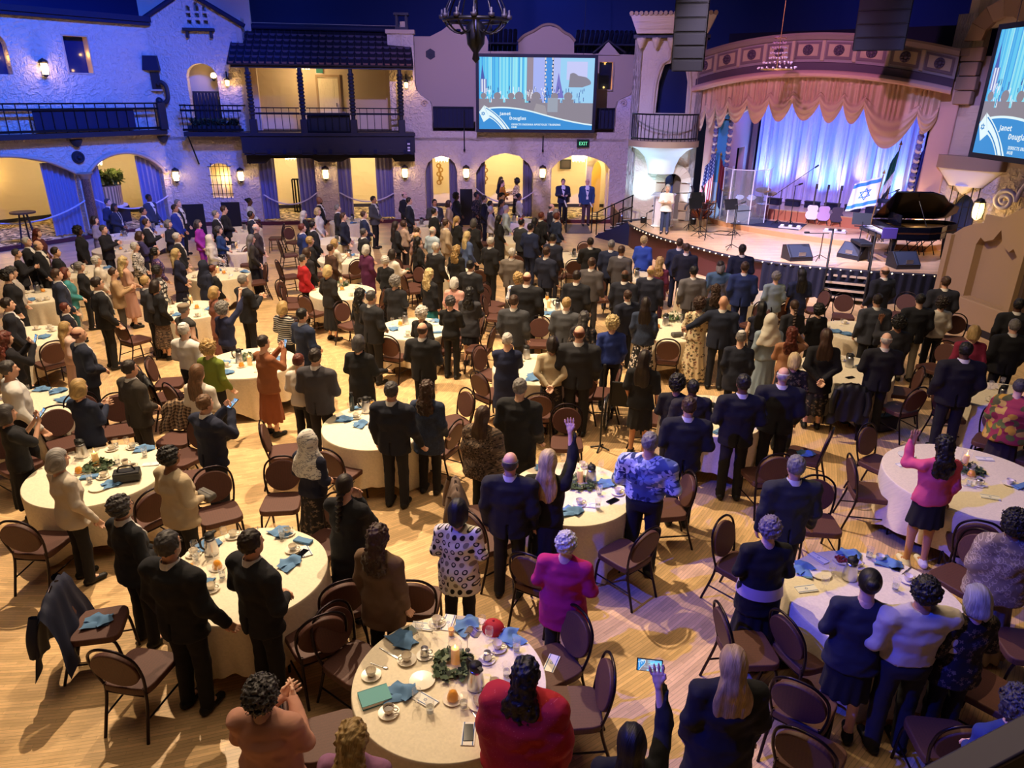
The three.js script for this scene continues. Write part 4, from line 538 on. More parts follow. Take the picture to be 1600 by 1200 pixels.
micStand('boom microphone stand reaching towards the curtain from the drum mat',9.0,-24.8,1.15,[1.0,0.75],R1Y);micStand('straight microphone stand standing beside the boom stand at the drum mat',9.4,-24.7,1.3,[0.12,0.04],R1Y);
micStand('single microphone stand alone near the front of the stage by the wedge speaker',8.54,-19.9,0.75,[-0.5,0.0]);micStand('tall thin microphone stand before the drum shield',6.47,-21.3,1.3,[0.16,0.06]);
micStand('microphone stand near the keyboard at the back of the stage',11.6,-23.0,1.25,[0.3,0.12],R1Y);micStand('microphone stand with round base close to the flag of stripes',6.1,-22.9,1.2,null);micStand('short microphone stand at the stage corner by the side steps',4.55,-24.9,0.5,[0.1,0.05]);
musicStand('black music stand close behind the small palm',6.25,-24.2,0.3,1.05);musicStand('black music stand left of centre near the stage front',5.95,-23.2,0.4,1.0);musicStand('brown-topped music stand in front of the drum shield',7.15,-23.4,0.4,0.95);musicStand('open wire music stand beside the piano bench',9.95,-20.7,-0.3,0.95);
{ // twisted ribbon sculpture (horn shaped shofars on a stand)
const t=PX('horn_stand','stand holding two long curved dark horns beside the speaker','horn stand',5.95,-24.6);const hm=mat(0x3a3440,0.4);part('pole',bar([0,0,0],[0,1.25,0],0.014),M.black,t);part('cross_bar',bar([-0.55,1.2,0],[0.3,1.24,0],0.014),M.black,t);
for(const a of[-0.05,0.3])part('horn',tube([[a,1.45,0],[a+0.06,1.3,0.02],[a+0.02,1.1,0],[a+0.05,0.95,-0.02],[a-0.12,0.78,0],[a-0.14,0.66,0]],0.035,24,7),hm,t);for(let i=0;i<3;i++)part('leg',bar([0,0.2,0],[0.25*Math.cos(i*2.1),0.012,0.25*Math.sin(i*2.1)],0.012),M.black,t);
}
function flagMesh(draw,w,h,fold,seed){const nx=30,ny=24,pos=[],uv=[],idx=[];for(let j=0;j<=ny;j++)for(let i=0;i<=nx;i++){const f=i / nx,g=j / ny;pos.push(f*w*(fold+(0.95-fold)*0.35*g)-0.0,-g*h-f*h*0.35,0.05*Math.sin(f*16+seed+2*g)*(0.5+f));uv.push(f,1-g);}for(let j=0;j<ny;j++)for(let i=0;i<nx;i++){const k=j*(nx+1)+i;idx.push(k,k+nx+1,k+1,k+1,k+nx+1,k+nx+2);}const g=new THREE.BufferGeometry();g.setAttribute('position',new THREE.Float32BufferAttribute(pos,3));g.setAttribute('uv',new THREE.Float32BufferAttribute(uv,2));g.setIndex(idx);g.computeVertexNormals();return[g,new THREE.MeshStandardMaterial({map:ctex(256,256,draw),roughness:0.75,side:THREE.DoubleSide})];}
function flag(label,x,z,turn,h,draw,w,fh,fold,lean=0,y=SY,dir=1){const t=PX('flag',label,'flag',x,z,turn,y);t.rotation.z=lean;part('pole',cyl(0.018,0.018,h,0,h / 2,0,8),M.gold,t);part('finial',lathe([[0,0],[0.05,0.04],[0.02,0.1],[0,0.16]],10).translate(0,h,0),M.gold,t);part('stand_base',lathe([[0,0],[0.16,0],[0.14,0.05],[0.03,0.12],[0,0.12]],14),M.gold,t);const[g,m]=flagMesh(draw,w*dir,fh,fold,x);part('flag_cloth',g.translate(0.02,h-0.04,0),m,t);return t;}
flag('red and white striped flag with a blue starred corner, hanging on a pole',6.95,-25.95,PF.phi,2.45,(x,w,h)=>{for(let i=0;i<13;i++){x.fillStyle=i%2?'#efe6e6':'#b8283c';x.fillRect(w*i / 13,0,w / 13+1,h);}x.fillStyle='#2c3a78';x.fillRect(0,0,w,h*0.46);x.fillStyle='#f0f0f8';for(let i=0;i<7;i++)for(let j=0;j<6;j++)x.fillRect(w*(i+0.4) / 7,h*0.46*(j+0.3) / 6,9,9);},0.75,1.55,0.5,0,SY,-1);
flag('blue and dark red furled flag on a pole behind the striped flag',7.15,-26.0,PF.phi,2.3,(x,w,h)=>{x.fillStyle='#7a2438';x.fillRect(0,0,w,h);x.fillStyle='#28306a';x.fillRect(0,h*0.55,w,h);},0.4,1.5,0.5);
flag('white flag with two blue stripes and a blue six-pointed star',10.95,-22.35,-0.3,2.1,(x,w,h)=>{x.fillStyle='#f2f4fa';x.fillRect(0,0,w,h);x.fillStyle='#3c8ad2';x.fillRect(0,h*0.06,w,h*0.13);x.fillRect(0,h*0.8,w,h*0.13);x.strokeStyle='#3c7cd0';x.lineWidth=9;for(const k of[0,1]){x.beginPath();for(let i=0;i<=3;i++){const a=-PI / 2+k*PI+i*2.0944;x[i?'lineTo':'moveTo'](w / 2+52*Math.cos(a),h / 2+52*Math.sin(a));}x.stroke();}},1.0,0.85,0.75,-0.06,SY,-1);
flag('green, white and black furled flag on a tall thin pole',11.7,-23.2,-0.4,2.7,(x,w,h)=>{x.fillStyle='#e6ecf2';x.fillRect(0,0,w,h);x.fillStyle='#1f6a58';x.fillRect(0,0,w,h*0.5);x.fillStyle='#222838';x.fillRect(0,h*0.8,w,h);},0.36,1.4,0.5,-0.05,R1Y,-1);
flag('dark blue furled flag on a gold pole just above the piano lid',12.35,-22.9,-0.4,3.1,(x,w,h)=>{x.fillStyle='#24307a';x.fillRect(0,0,w,h);x.fillStyle='#3a4aa8';x.fillRect(w*0.3,0,w*0.2,h);},0.4,1.4,0.5,-0.06,SY,-1);
{ // small plant by the flag
const t=PX('potted_palm','bushy orange and dark red potted plant at the foot of the striped flag','plant',6.55,-25.3);part('pot',lathe([[0,0],[0.16,0],[0.2,0.28],[0.17,0.28],[0.16,0.22],[0,0.22]],16),M.tanPanel,t);const r=rng(61),l=[],l2=[];for(let i=0;i<130;i++){const a=r()*6.28,q=0.1+0.3*r(),g=new THREE.PlaneGeometry(0.06,0.3).translate(0,0.15,0).rotateX(0.4+r()*0.8).rotateY(a).translate(0.6*q*Math.sin(a),0.2+r()*0.5,0.6*q*Math.cos(a));(i%2?l:l2).push(g);}part('leaves',merge(l),mat(0xb06030,0.8,{side:THREE.DoubleSide}),t).userData.kind='stuff';part('dark_leaves',merge(l2),mat(0x5a3440,0.8,{side:THREE.DoubleSide}),t).userData.kind='stuff';
}
{ // drum kit and shield
const t=PX('drum_kit','drum kit with bass drum, toms and cymbals inside the clear shield','drum kit',8.05,-25.5,-0.45,R1Y);const shell=mat(0x6a3046,0.3),head=mat(0xd8d4d0,0.5);
const drum=(r,h,x,y,z,rx,n)=>{const p=part(n,cyl(r,r,h,0,0,0,22).rotateX(rx).translate(x,y,z),shell,t);part('drum_head',cyl(r*0.95,r*0.95,h+0.012,0,0,0,22).rotateX(rx).translate(x,y,z),n==='bass_drum'?mat(0x3a5058,0.5):head,p);part('hoop',new THREE.TorusGeometry(r,0.015,5,24).translate(0,0,h / 2).rotateX(rx-PI / 2).translate(x,y,z),M.chrome,p);};
drum(0.3,0.4,0,0.3,0.1,PI / 2,'bass_drum');drum(0.15,0.2,-0.2,0.72,0.05,0.5,'tom_drum');drum(0.16,0.22,0.2,0.72,0.05,0.5,'tom_drum');drum(0.2,0.36,0.55,0.4,-0.3,0,'floor_tom');drum(0.18,0.15,-0.5,0.55,-0.3,0.1,'snare_drum');
for(const[x,y,z,r]of[[-0.6,1.05,0.1,0.24],[0.55,1.1,0.1,0.26],[0.75,0.95,-0.3,0.22],[-0.75,0.85,-0.2,0.18]]){const p=part('cymbal',lathe([[0.0,0.03],[0.04,0.025],[r,0],[r,0.004],[0,0.035]],20).rotateX(0.25).translate(x,y,z),M.gold,t);part('cymbal_stand',bar([x,0,z],[x,y,z],0.012),M.chrome,p);}
part('seat_stool',cyl(0.17,0.17,0.08,0,0.5,-0.75,16),M.black,t);part('stool_leg',bar([0,0,-0.75],[0,0.5,-0.75],0.02),M.chrome,t);
const s=PX('drum_shield','clear acrylic drum shield panels in front of the drum kit','shield',7.62,-24.95,0,R1Y);const ac=new THREE.MeshPhysicalMaterial({color:0xeef6ff,roughness:0.03,transmission:0.92,thickness:0});const pts=[[-0.35,-0.75],[-0.3,0.0],[0.35,0.3],[1.0,-0.1],[1.3,-0.75]];for(let i=0;i<4;i++){const a=pts[i],b=pts[i+1],L=Math.hypot(b[0]-a[0],b[1]-a[1]),g=box(L,1.75,0.012).rotateY(-Math.atan2(b[1]-a[1],b[0]-a[0])).translate((a[0]+b[0]) / 2,0.9,(a[1]+b[1]) / 2);const p=part('shield_panel',g,ac,s);part('shield_edge',merge([bar([a[0],0.02,a[1]],[a[0],1.78,a[1]],0.018),bar([a[0],1.78,a[1]],[b[0],1.78,b[1]],0.014)]),mat(0xd8d8f0,0.3),p);}
const m=PX('drum_mat','dark blue mat under the drum shield','mat',8.75,-24.9,-0.55,R1Y+0.004);part('mat_cloth',rbox(2.2,0.016,1.4,0.006),M.navy,m);part('mat_edge',box(2.24,0.01,1.44,0,-0.002,0),M.black,m);
}
function guitar(label,x,z,turn,c){const t=PX('guitar',label,'guitar',x,z,turn,R1Y+0.02);t.rotation.order='YXZ';t.rotation.x=-0.2;const s=new THREE.Shape();s.moveTo(0,0);s.bezierCurveTo(0.24,0,0.24,0.24,0.13,0.3);s.bezierCurveTo(0.2,0.4,0.16,0.5,0.06,0.48);s.lineTo(-0.06,0.48);s.bezierCurveTo(-0.16,0.5,-0.2,0.4,-0.13,0.3);s.bezierCurveTo(-0.24,0.24,-0.24,0,0,0);part('guitar_body',new THREE.ExtrudeGeometry(s,{depth:0.06,bevelEnabled:true,bevelSize:0.01,bevelThickness:0.01,bevelSegments:2}).translate(0,0.12,0),mat(c,0.3),t);part('neck',box(0.05,0.6,0.03,0,0.88,0.05),M.darkWood,t);part('headstock',box(0.08,0.16,0.025,0.01,1.24,0.04),M.black,t);part('stand_frame',merge([bar([-0.15,0.0,0.12],[0,0.5,-0.1],0.012),bar([0.15,0.0,0.12],[0,0.5,-0.1],0.012),bar([0,0.08,-0.3],[0,0.5,-0.1],0.012),bar([-0.16,0.12,0.1],[0.16,0.12,0.1],0.014)]),M.black,t);}
guitar('white electric guitar on a stand, tallest of the three guitars',10.2,-24.95,-0.4,0xe8dede);guitar('lilac electric guitar standing between the other two guitars',10.52,-24.75,-0.4,0xb898c8);guitar('dark electric guitar on the stand furthest from the drums',10.86,-24.5,-0.4,0x3a3048);
for(const[x,z,turn,w,y]of[[7.95,-20.0,0.15,'alone near the stage lip beside the curved front',SY],[9.65,-20.3,-0.9,'seen from above behind the stair rail, next to the piano',SY],[10.5,-19.15,0.1,'on the stage lip below the piano keyboard',SY]]){const t=PX('stage_monitor','black wedge stage monitor '+w,'monitor speaker',x,z,turn+PI,y);part('wedge_cabinet',ext([[-0.25,0],[0.25,0],[0.25,0.1],[-0.05,0.4],[-0.25,0.36]],0.66,[],0.01).translate(0,0.012,-0.33).rotateY(PI / 2),mat(0x15171f,0.5),t);part('speaker_grille',box(0.58,0.4,0.012).rotateX(-PI / 4).translate(0,0.26,0.13).rotateY(PI),mat(0x2a2e3a,0.5),t);part('cable_plate',box(0.2,0.1,0.012,0,0.2,0.262).rotateY(PI),M.steel,t);}
for(const[x,z,w,y]of[[9.2,-24.1,'flat pedal board lying near the drum mat',R1Y],[10.4,-23.4,'flat white effects board with cables beside the guitars',R1Y]]){const t=PX('pedal_board',w,'pedal board',x,z,-0.5,y);part('board',rbox(0.7,0.05,0.36,0.01,0,0.03,0),mat(0xb8b0b0,0.5),t);for(let i=0;i<5;i++)part('pedal',rbox(0.1,0.05,0.16,0.01,-0.26+i*0.13,0.08,0),i%2?M.black:M.white,t);}
{const o=solo('stage_cable',merge([tube([[6.0,SY+0.015,-24.3],[6.6,SY+0.015,-24.1],[7.0,SY+0.015,-24.35],[7.4,SY+0.015,-23.9],[7.0,SY+0.015,-23.6],[6.6,SY+0.015,-23.8]],0.012,50,5)]),M.black,'thin black cable looping over the stage floor before the riser','cable');}
{ // keyboard rack with flowers
const t=PX('keyboard_rig','two-tier keyboard rig with monitors at the back of the stage','keyboard',11.75,-22.4,-0.5,R1Y);part('upper_keyboard',rbox(1.2,0.1,0.34,0.02,0,1.1,-0.1),M.navy,t);part('lower_keyboard',rbox(1.3,0.1,0.36,0.02,0,0.8,0.05),M.black,t);part('keys',box(1.1,0.02,0.14,0,0.86,0.13),M.white,t);part('stand_frame',merge([bar([-0.5,0,0.2],[0.5,0.85,-0.1],0.02),bar([0.5,0,0.2],[-0.5,0.85,-0.1],0.02),bar([-0.5,0.75,-0.1],[-0.5,1.1,-0.15],0.02),bar([0.5,0.75,-0.1],[0.5,1.1,-0.15],0.02)]),M.black,t);part('laptop',box(0.3,0.2,0.02,0.3,1.27,-0.15),mat(0x223048,0.4),t);
const c=PX('tangle_of_stands','crowded cluster of folded silver stands and cables near the white flag','stands',11.2,-22.0,0,SY);const r=rng(71);for(let i=0;i<16;i++)part('folded_stand',bar([-0.35+0.7*r(),0.03,-0.25+0.5*r()],[-0.35+0.7*r(),0.6+0.5*r(),-0.25+0.5*r()],0.014),i%2?M.chrome:M.black,c);
}
{ // grand piano
const t=PX('grand_piano','black grand piano with its lid raised, standing across the stage','piano',10.35,-20.35,-0.06);const pm=mat(0x0c0d14,0.14);
const outl=[[0,0.75],[0,-0.75],[0.95,-0.75],[1.35,-0.56],[1.65,-0.22],[2.05,0.04],[2.16,0.36],[2.02,0.68],[1.75,0.75]];
part('case_rim',ext(outl,0.32,[outl.map(([a,b])=>[0.06+a*0.95,b*0.92]).reverse()]).rotateX(-PI / 2).translate(0,0.66,0),pm,t);part('soundboard',ext(outl,0.04).rotateX(-PI / 2).translate(0,0.8,0),mat(0xa8622c,0.35),t);part('iron_plate',ext(outl.map(([a,b])=>[0.35+a*0.75,b*0.85]),0.03).rotateX(-PI / 2).translate(0,0.85,0),M.gold,t);part('case_bottom',ext(outl,0.04).rotateX(-PI / 2).translate(0,0.64,0),pm,t);
part('lid',ext(outl.map(([a,b])=>[a,b-0.75]),0.035).rotateX(-PI / 2).rotateX(-0.62).translate(0,1.0,-0.75),pm,t);part('lid_prop',bar([0.9,1.0,0.6],[0.75,1.62,0.22],0.012),pm,t);
part('key_slip',rbox(0.34,0.12,1.5,0.02,-0.15,0.72,0),pm,t);part('keys',box(0.16,0.03,1.24,-0.12,0.795,0),M.white,t);part('cheek_block',rbox(0.4,0.3,0.06,0.02,-0.1,0.82,0.75),mat(0x4a3a78,0.3),t);part('music_desk',box(0.03,0.3,0.8,0.3,1.1,0).rotateZ(0),pm,t);
for(const[x,z]of[[0.1,0.62],[0.1,-0.62],[1.8,0.0]]){const l=part('leg',lathe([[0.03,0],[0.05,0.06],[0.045,0.1],[0.09,0.5],[0.1,0.64]],12).translate(x,0.02,z),pm,t);part('caster',new THREE.SphereGeometry(0.04,8,6).translate(x,0.03,z),M.gold,l);}
part('pedal_lyre',merge([bar([0.35,0.65,-0.08],[0.3,0.12,-0.05],0.02),bar([0.35,0.65,0.08],[0.3,0.12,0.05],0.02),box(0.1,0.06,0.24,0.3,0.1,0)]),pm,t);
const b=PX('piano_bench','black padded piano bench at the keyboard end of the grand piano','bench',9.75,-20.1,-0.06);part('seat',rbox(0.38,0.1,0.75,0.03,0,0.47,0),M.black,b);for(const[x,z]of[[-0.14,-0.3],[0.14,-0.3],[-0.14,0.3],[0.14,0.3]])part('leg',bar([x,0,z],[x*0.8,0.44,z*0.9],0.025),M.black,b);
for(const[x,z,c,w]of[[11.55,-20.9,0x2a5ab0,'blue folding chair seen under the piano'],[12.0,-20.95,0xb8b8c8,'pale folding chair seen under the piano']]){const k=PX('folding_chair',w,'chair',x,z,0.3);part('seat',rbox(0.4,0.04,0.4,0.01,0,0.42,0),mat(c,0.5),k);part('backrest',rbox(0.4,0.25,0.03,0.01,0,0.7,-0.2),mat(c,0.5),k);for(const s of[-1,1]){part('leg',bar([0.18*s,0,0.22],[0.18*s,0.82,-0.22],0.013),M.black,k);part('leg',bar([0.18*s,0,-0.22],[0.18*s,0.42,0.16],0.013),M.black,k);}}
}
{ // front steps with rails
const F=frame([8.28,-18.72],[9.2,-18.33]);
const t=thing('stage_steps','black steps with pale tread edges up to the stage front','steps',F.at(0,0,0),F.phi);
for(let i=0;i<4;i++){part('tread',box(1.0,0.05,0.2,0.5,0.15+i*0.17,-0.1-0.115*i+0.03),M.black,t);part('tread_edge',box(1.0,0.055,0.035,0.5,0.15+i*0.17,0.015-0.115*i+0.01),mat(0xb8a488,0.5),t);}
part('stringer',ext([[0,0],[0.1,0],[0.5,0.7],[0.5,0.85],[0.42,0.85],[0,0.2]],0.04).rotateY(PI / 2).translate(-0.02,0,0),M.black,t);part('stringer',ext([[0,0],[0.1,0],[0.5,0.7],[0.5,0.85],[0.42,0.85],[0,0.2]],0.04).rotateY(PI / 2).translate(1.0,0,0),M.black,t);
for(const s of[0.0,1.02])part('rail_post',merge([bar([s,0.05,0.02],[s,0.9,0.02],0.028),bar([s,0.75,-0.5],[s,1.85,-0.5],0.028),bar([s,0.9,0.02],[s,1.8,-0.5],0.024)]),M.black,t);
}
{ // side stairs with rails, and the ramp under the last arch
const a=[3.2,-27.7],b=[4.3,-26.0],F=frame(a,[b[0],b[1]]);
const t=thing('side_stairs','dark side stairs with double handrails climbing to the stage corner','stairs',F.at(0,0,0),F.phi);
for(let i=0;i<5;i++){part('tread',box(0.36,0.05,1.1,0.3+i*0.34,0.15+i*0.17,-0.5),M.darkWood,t);part('tread_light',box(0.02,0.03,1.1,0.13+i*0.34,0.17+i*0.17,-0.5),M.white,t);}
part('side_panel',ext([[0,0],[2.0,0],[2.0,0.9],[0.1,0.1]],0.05).translate(0,0,0.05),mat(0x0f1440,0.7),t);
for(const z of[0.08,-1.02])for(const y of[0.95,0.55])part('handrail',bar([0.05,y,z],[2.0,y+0.85,z],0.024),M.blackIron,t);
for(const z of[0.08,-1.02])for(let i=0;i<5;i++)part('rail_post',bar([0.05+i*0.48,0.1+i*0.2,z],[0.05+i*0.48,0.95+i*0.21,z],0.022),M.blackIron,t);
const r=thing('floor_ramp','short grey carpet ramp with two rails under the last arch','ramp',[2.55,0,-29.0],0.02);part('ramp_deck',ext([[0,0.012],[1.3,0.012],[1.3,0.15]],0.95).rotateY(PI / 2).translate(-0.47,0,0.65),mat(0x6a6258,0.95),r);
for(const s of[-0.5,0.5]){part('rail_post',bar([s,0.02,0.55],[s,1.0,0.55],0.03),M.black,r);part('rail_post',bar([s,0.15,-0.55],[s,1.1,-0.55],0.03),M.black,r);part('handrail',bar([s,1.0,0.55],[s,1.1,-0.55],0.028),M.white,r);}
const d=thing('greeter_stand','slim dark lectern stand of the greeter in the last arch','stand',W4.at(6.5,0.15,-0.1),W4.phi);part('post',bar([0,0,0],[0,0.95,0],0.04),M.black,d);part('desk',box(0.55,0.05,0.4,0,1.0,0).rotateX(0.1),M.navy,d);part('stand_base',rbox(0.4,0.05,0.34,0.01,0,0.025,0),M.black,d);part('front_plate',box(0.5,0.3,0.02,0,0.85,0.12),mat(0x7c7c98,0.5),d);
}
// ---------------------------------------------------------------- hung over the room
{
const box1=(w,h,d)=>ext([[-d / 2,0],[d / 2,0.02],[d / 2,h-0.02],[-d / 2,h]],w).translate(0,0,-w / 2).rotateY(PI / 2);
const arr=(label,pos,turn,n,w,curve)=>{const t=thing('line_array',label,'loudspeaker',pos,turn);let y=0,z=0;for(let i=0;i<n;i++){const a=curve*(n-i) / n;const p=part('speaker_box',box1(w,0.3,0.5).rotateX(a).translate(0,y,z),mat(0x05060a,0.8),t);part('box_grille',box(w*0.92,0.24,0.015).translate(0,0.15,0.26).rotateX(a).translate(0,y,z),mat(0x0b0d16,0.85),p);part('rigging',merge([box(0.03,0.3,0.06,-w / 2-0.01,0.15,0.1),box(0.03,0.3,0.06,w / 2+0.01,0.15,0.1)]).rotateX(a).translate(0,y,z),M.blackIron,p);y+=0.3*Math.cos(a);z-=0.3*Math.sin(a)*-1;}part('hanging_chain',bar([0,y,z],[0,y+4,z],0.02),M.black,t);};
arr('black curved line array of loudspeakers hanging before the tower',[4.35,5.75,-19.8],-0.25,9,0.75,0.45);arr('black line array of loudspeakers hanging above the stage canopy',[9.25,6.25,-20.2],-0.45,8,1.15,0.3);
const ch=thing('iron_chandelier','dark wrought iron ring chandelier hanging in front of the gables','chandelier',[-1.02,6.55,-20.3]);part('ring',new THREE.TorusGeometry(0.8,0.05,6,32).rotateX(PI / 2).translate(0,0.25,0),M.blackIron,ch);part('upper_ring',new THREE.TorusGeometry(0.5,0.035,6,24).rotateX(PI / 2).translate(0,1.0,0),M.blackIron,ch);part('centre_drop',lathe([[0,-0.75],[0.1,-0.65],[0.07,-0.5],[0.22,-0.3],[0.26,0.1],[0.1,0.25],[0.05,0.5],[0,0.5]],12),M.blackIron,ch);for(let i=0;i<12;i++){const c=Math.cos(i*PI / 6),s=Math.sin(i*PI / 6);part('arm',tube([[0.1*c,0.1,0.1*s],[0.45*c,-0.05,0.45*s],[0.8*c,0.25,0.8*s],[0.5*c,1.0,0.5*s]],0.022,14,5),M.blackIron,ch);part('candle_cup',lathe([[0,0],[0.07,0.02],[0.08,0.1],[0.03,0.1],[0.03,0.22],[0,0.22]],8).translate(0.85*c,0.26,0.85*s),M.darkWood,ch);}part('chain',bar([0,0.4,0],[0,5,0],0.025),M.black,ch);
const cc=thing('crystal_chandelier','small beaded crystal chandelier hanging before the canopy frieze','chandelier',[7.0,5.75,-21.0]);const R=rng(23),gl=new THREE.MeshPhysicalMaterial({color:0xc8a8b0,roughness:0.15,metalness:0.3});for(let k=0;k<7;k++){const r=0.14+0.02*k+(k===6?0.22:k>4?0.12:0),y=0.75-k*0.12,g=[];for(let i=0;i<18;i++)g.push(new THREE.IcosahedronGeometry(0.028,0).translate(r*Math.cos(i*0.349),y+0.03*R(),r*Math.sin(i*0.349)));part('bead_ring',merge(g),gl,cc).userData.kind='stuff';}part('chandelier_frame',merge([new THREE.TorusGeometry(0.4,0.015,5,24).rotateX(PI / 2),new THREE.TorusGeometry(0.16,0.012,5,18).rotateX(PI / 2).translate(0,0.76,0),bar([0,0,0],[0,6,0],0.01)]),M.gold,cc);
// lamp housings of the spots, out of view, added spots included
const can=lathe([[0,-0.16],[0.1,-0.14],[0.13,0.16],[0.115,0.16],[0.09,-0.1],[0,-0.12]],12).rotateX(PI / 2);
SPOTS.forEach(([pos,aim,c],i)=>{if(pos[1]<7)return;const t=thing('stage_spotlight','black can spotlight hung from the ceiling out of view','spotlight',pos,0,'ceiling spotlights');t.lookAt(V(...aim));t.translateZ(-0.3);part('can',can,M.black,t);part('yoke',tube([[-0.16,0,0],[-0.16,0.2,0],[0.16,0.2,0],[0.16,0,0]],0.015,12,5),M.black,t);});
}

// ---------------------------------------------------------------- chairs
const vinyl=dtex(128,128,(u,v)=>{const k=0.9+0.14*n64(u,v)+(Math.floor(u*24)%2?0.04:0);return[88*k,53*k,44*k];},true,3,3);
const seatM=mat(0xffffff,0.62,{map:vinyl}),frameM=mat(0x2a2024,0.32,{metalness:0.75});
const chairProto=(()=>{
const c=new THREE.Group();c.name='banquet_chair';
// y up, sitter looks along +z; back tilts towards -z
const seat=new THREE.Shape();seat.moveTo(-0.17,-0.2);seat.quadraticCurveTo(0,-0.22,0.17,-0.2);seat.quadraticCurveTo(0.2,-0.19,0.21,-0.1);seat.lineTo(0.22,0.14);seat.quadraticCurveTo(0.22,0.22,0.14,0.225);seat.lineTo(-0.14,0.225);seat.quadraticCurveTo(-0.22,0.22,-0.22,0.14);seat.lineTo(-0.21,-0.1);seat.quadraticCurveTo(-0.2,-0.19,-0.17,-0.2);
part('seat',new THREE.ExtrudeGeometry(seat,{depth:0.035,bevelEnabled:true,bevelSize:0.012,bevelThickness:0.018,bevelSegments:3,curveSegments:6}).rotateX(PI / 2).translate(0,0.475,0),seatM,c);
const tilt=(g)=>g.rotateX(-0.2).translate(0,0.5,-0.2);
const b=new THREE.Shape();b.absellipse(0,0.215,0.2,0.185,0,PI*2);
part('backrest',tilt(new THREE.ExtrudeGeometry(b,{depth:0.022,bevelEnabled:true,bevelSize:0.01,bevelThickness:0.014,bevelSegments:3,curveSegments:20}).translate(0,0,-0.01)),seatM,c);
part('back_frame',tilt(tube([[-0.17,-0.1,0],[-0.2,0.02,0],[-0.225,0.2,0],[-0.2,0.36,0],[-0.1,0.445,0],[0,0.46,0],[0.1,0.445,0],[0.2,0.36,0],[0.225,0.2,0],[0.2,0.02,0],[0.17,-0.1,0]],0.013,40,6)),frameM,c);
part('seat_frame',merge([bar([-0.19,0.44,-0.2],[-0.2,0.44,0.19],0.012),bar([0.19,0.44,-0.2],[0.2,0.44,0.19],0.012),bar([-0.2,0.44,0.19],[0.2,0.44,0.19],0.012),bar([-0.17,0.4,-0.19],[0.17,0.4,-0.19],0.012)]),frameM,c);
for(const s of[-1,1]){part('leg',tube([[s*0.18,0.5,-0.2],[s*0.185,0.4,-0.2],[s*0.2,0.0,-0.31]],0.014,8,6),frameM,c);part('leg',tube([[s*0.195,0.44,0.15],[s*0.205,0.4,0.19],[s*0.21,0.0,0.24]],0.014,8,6),frameM,c);}
for(const s of[-1,1])part('stretcher',bar([s*0.19,0.2,-0.255],[s*0.207,0.2,0.215],0.009),frameM,c);
return c;
})();
// ---------------------------------------------------------------- tables
const linen=dtex(256,256,(u,v)=>{const k=0.95+0.05*n64(u,v)+0.03*n128(u,v);return[238*k,226*k,200*k];},true,1,1);
const linenM=mat(0xffffff,0.85,{map:linen,side:THREE.DoubleSide});
const tabletopM=mat(0x6a4a30,0.6);
function clothGeo(r,turn,seed){
const H=0.765,nr=14,nt=160,pos=[],uv=[],idx=[];
const add=(x,y,z)=>{pos.push(x,y,z);uv.push(x,z+(H-y));};
const rows=[];
for(let i=0;i<=4;i++)rows.push([r*i / 4,0]);
rows.push([r+0.008,0.006],[r+0.012,0.03]);
for(let i=1;i<=9;i++)rows.push([r+0.014,i / 9]);
rows.forEach(([rad,h],j)=>{for(let i=0;i<=nt;i++){const a=2*PI*i / nt,corner=Math.abs(Math.cos(2*(a-turn)))**5,drop=0.52+0.2*corner;let R=rad,y=H;if(j>=7){const d=h*drop;y=H-0.03-d;const wave=Math.sin(a*17+seed)*0.6+Math.sin(a*29+seed*2.3)*0.3+1.0*Math.sin(4*(a-turn)+seed);R=rad+d*(0.05+0.07*wave*(0.4+0.6*h))-0.05*d;}else if(j>=5)y=H-h;add(R*Math.cos(a),y,R*Math.sin(a));}});
const m=nt+1;for(let j=0;j<rows.length-1;j++)for(let i=0;i<nt;i++){const k=j*m+i;idx.push(k,k+1,k+m,k+1,k+m+1,k+m);}
const g=new THREE.BufferGeometry();g.setAttribute('position',new THREE.Float32BufferAttribute(pos,3));g.setAttribute('uv',new THREE.Float32BufferAttribute(uv,2));g.setIndex(idx);g.computeVertexNormals();return g;
}
const TB={};
function TABLE(key,x,z,r,where){
TB[key]={x,z,r,where};
const t=thing('round_table','round folding table under the cloth '+where,'table',[x,0,z],0);
part('tabletop',cyl(r,r,0.025,0,0.75,0,40),tabletopM,t);for(let i=0;i<4;i++){const a=PI / 4+i*PI / 2;part('leg',bar([r*0.55*Math.cos(a),0.0,r*0.55*Math.sin(a)],[r*0.5*Math.cos(a),0.74,r*0.5*Math.sin(a)],0.016),M.steel,t);}
const seed=x*3.1+z,o=solo('tablecloth',clothGeo(r,seed,seed),linenM,'white tablecloth on the round table '+where,'tablecloth');o.position.set(x,0,z);
}
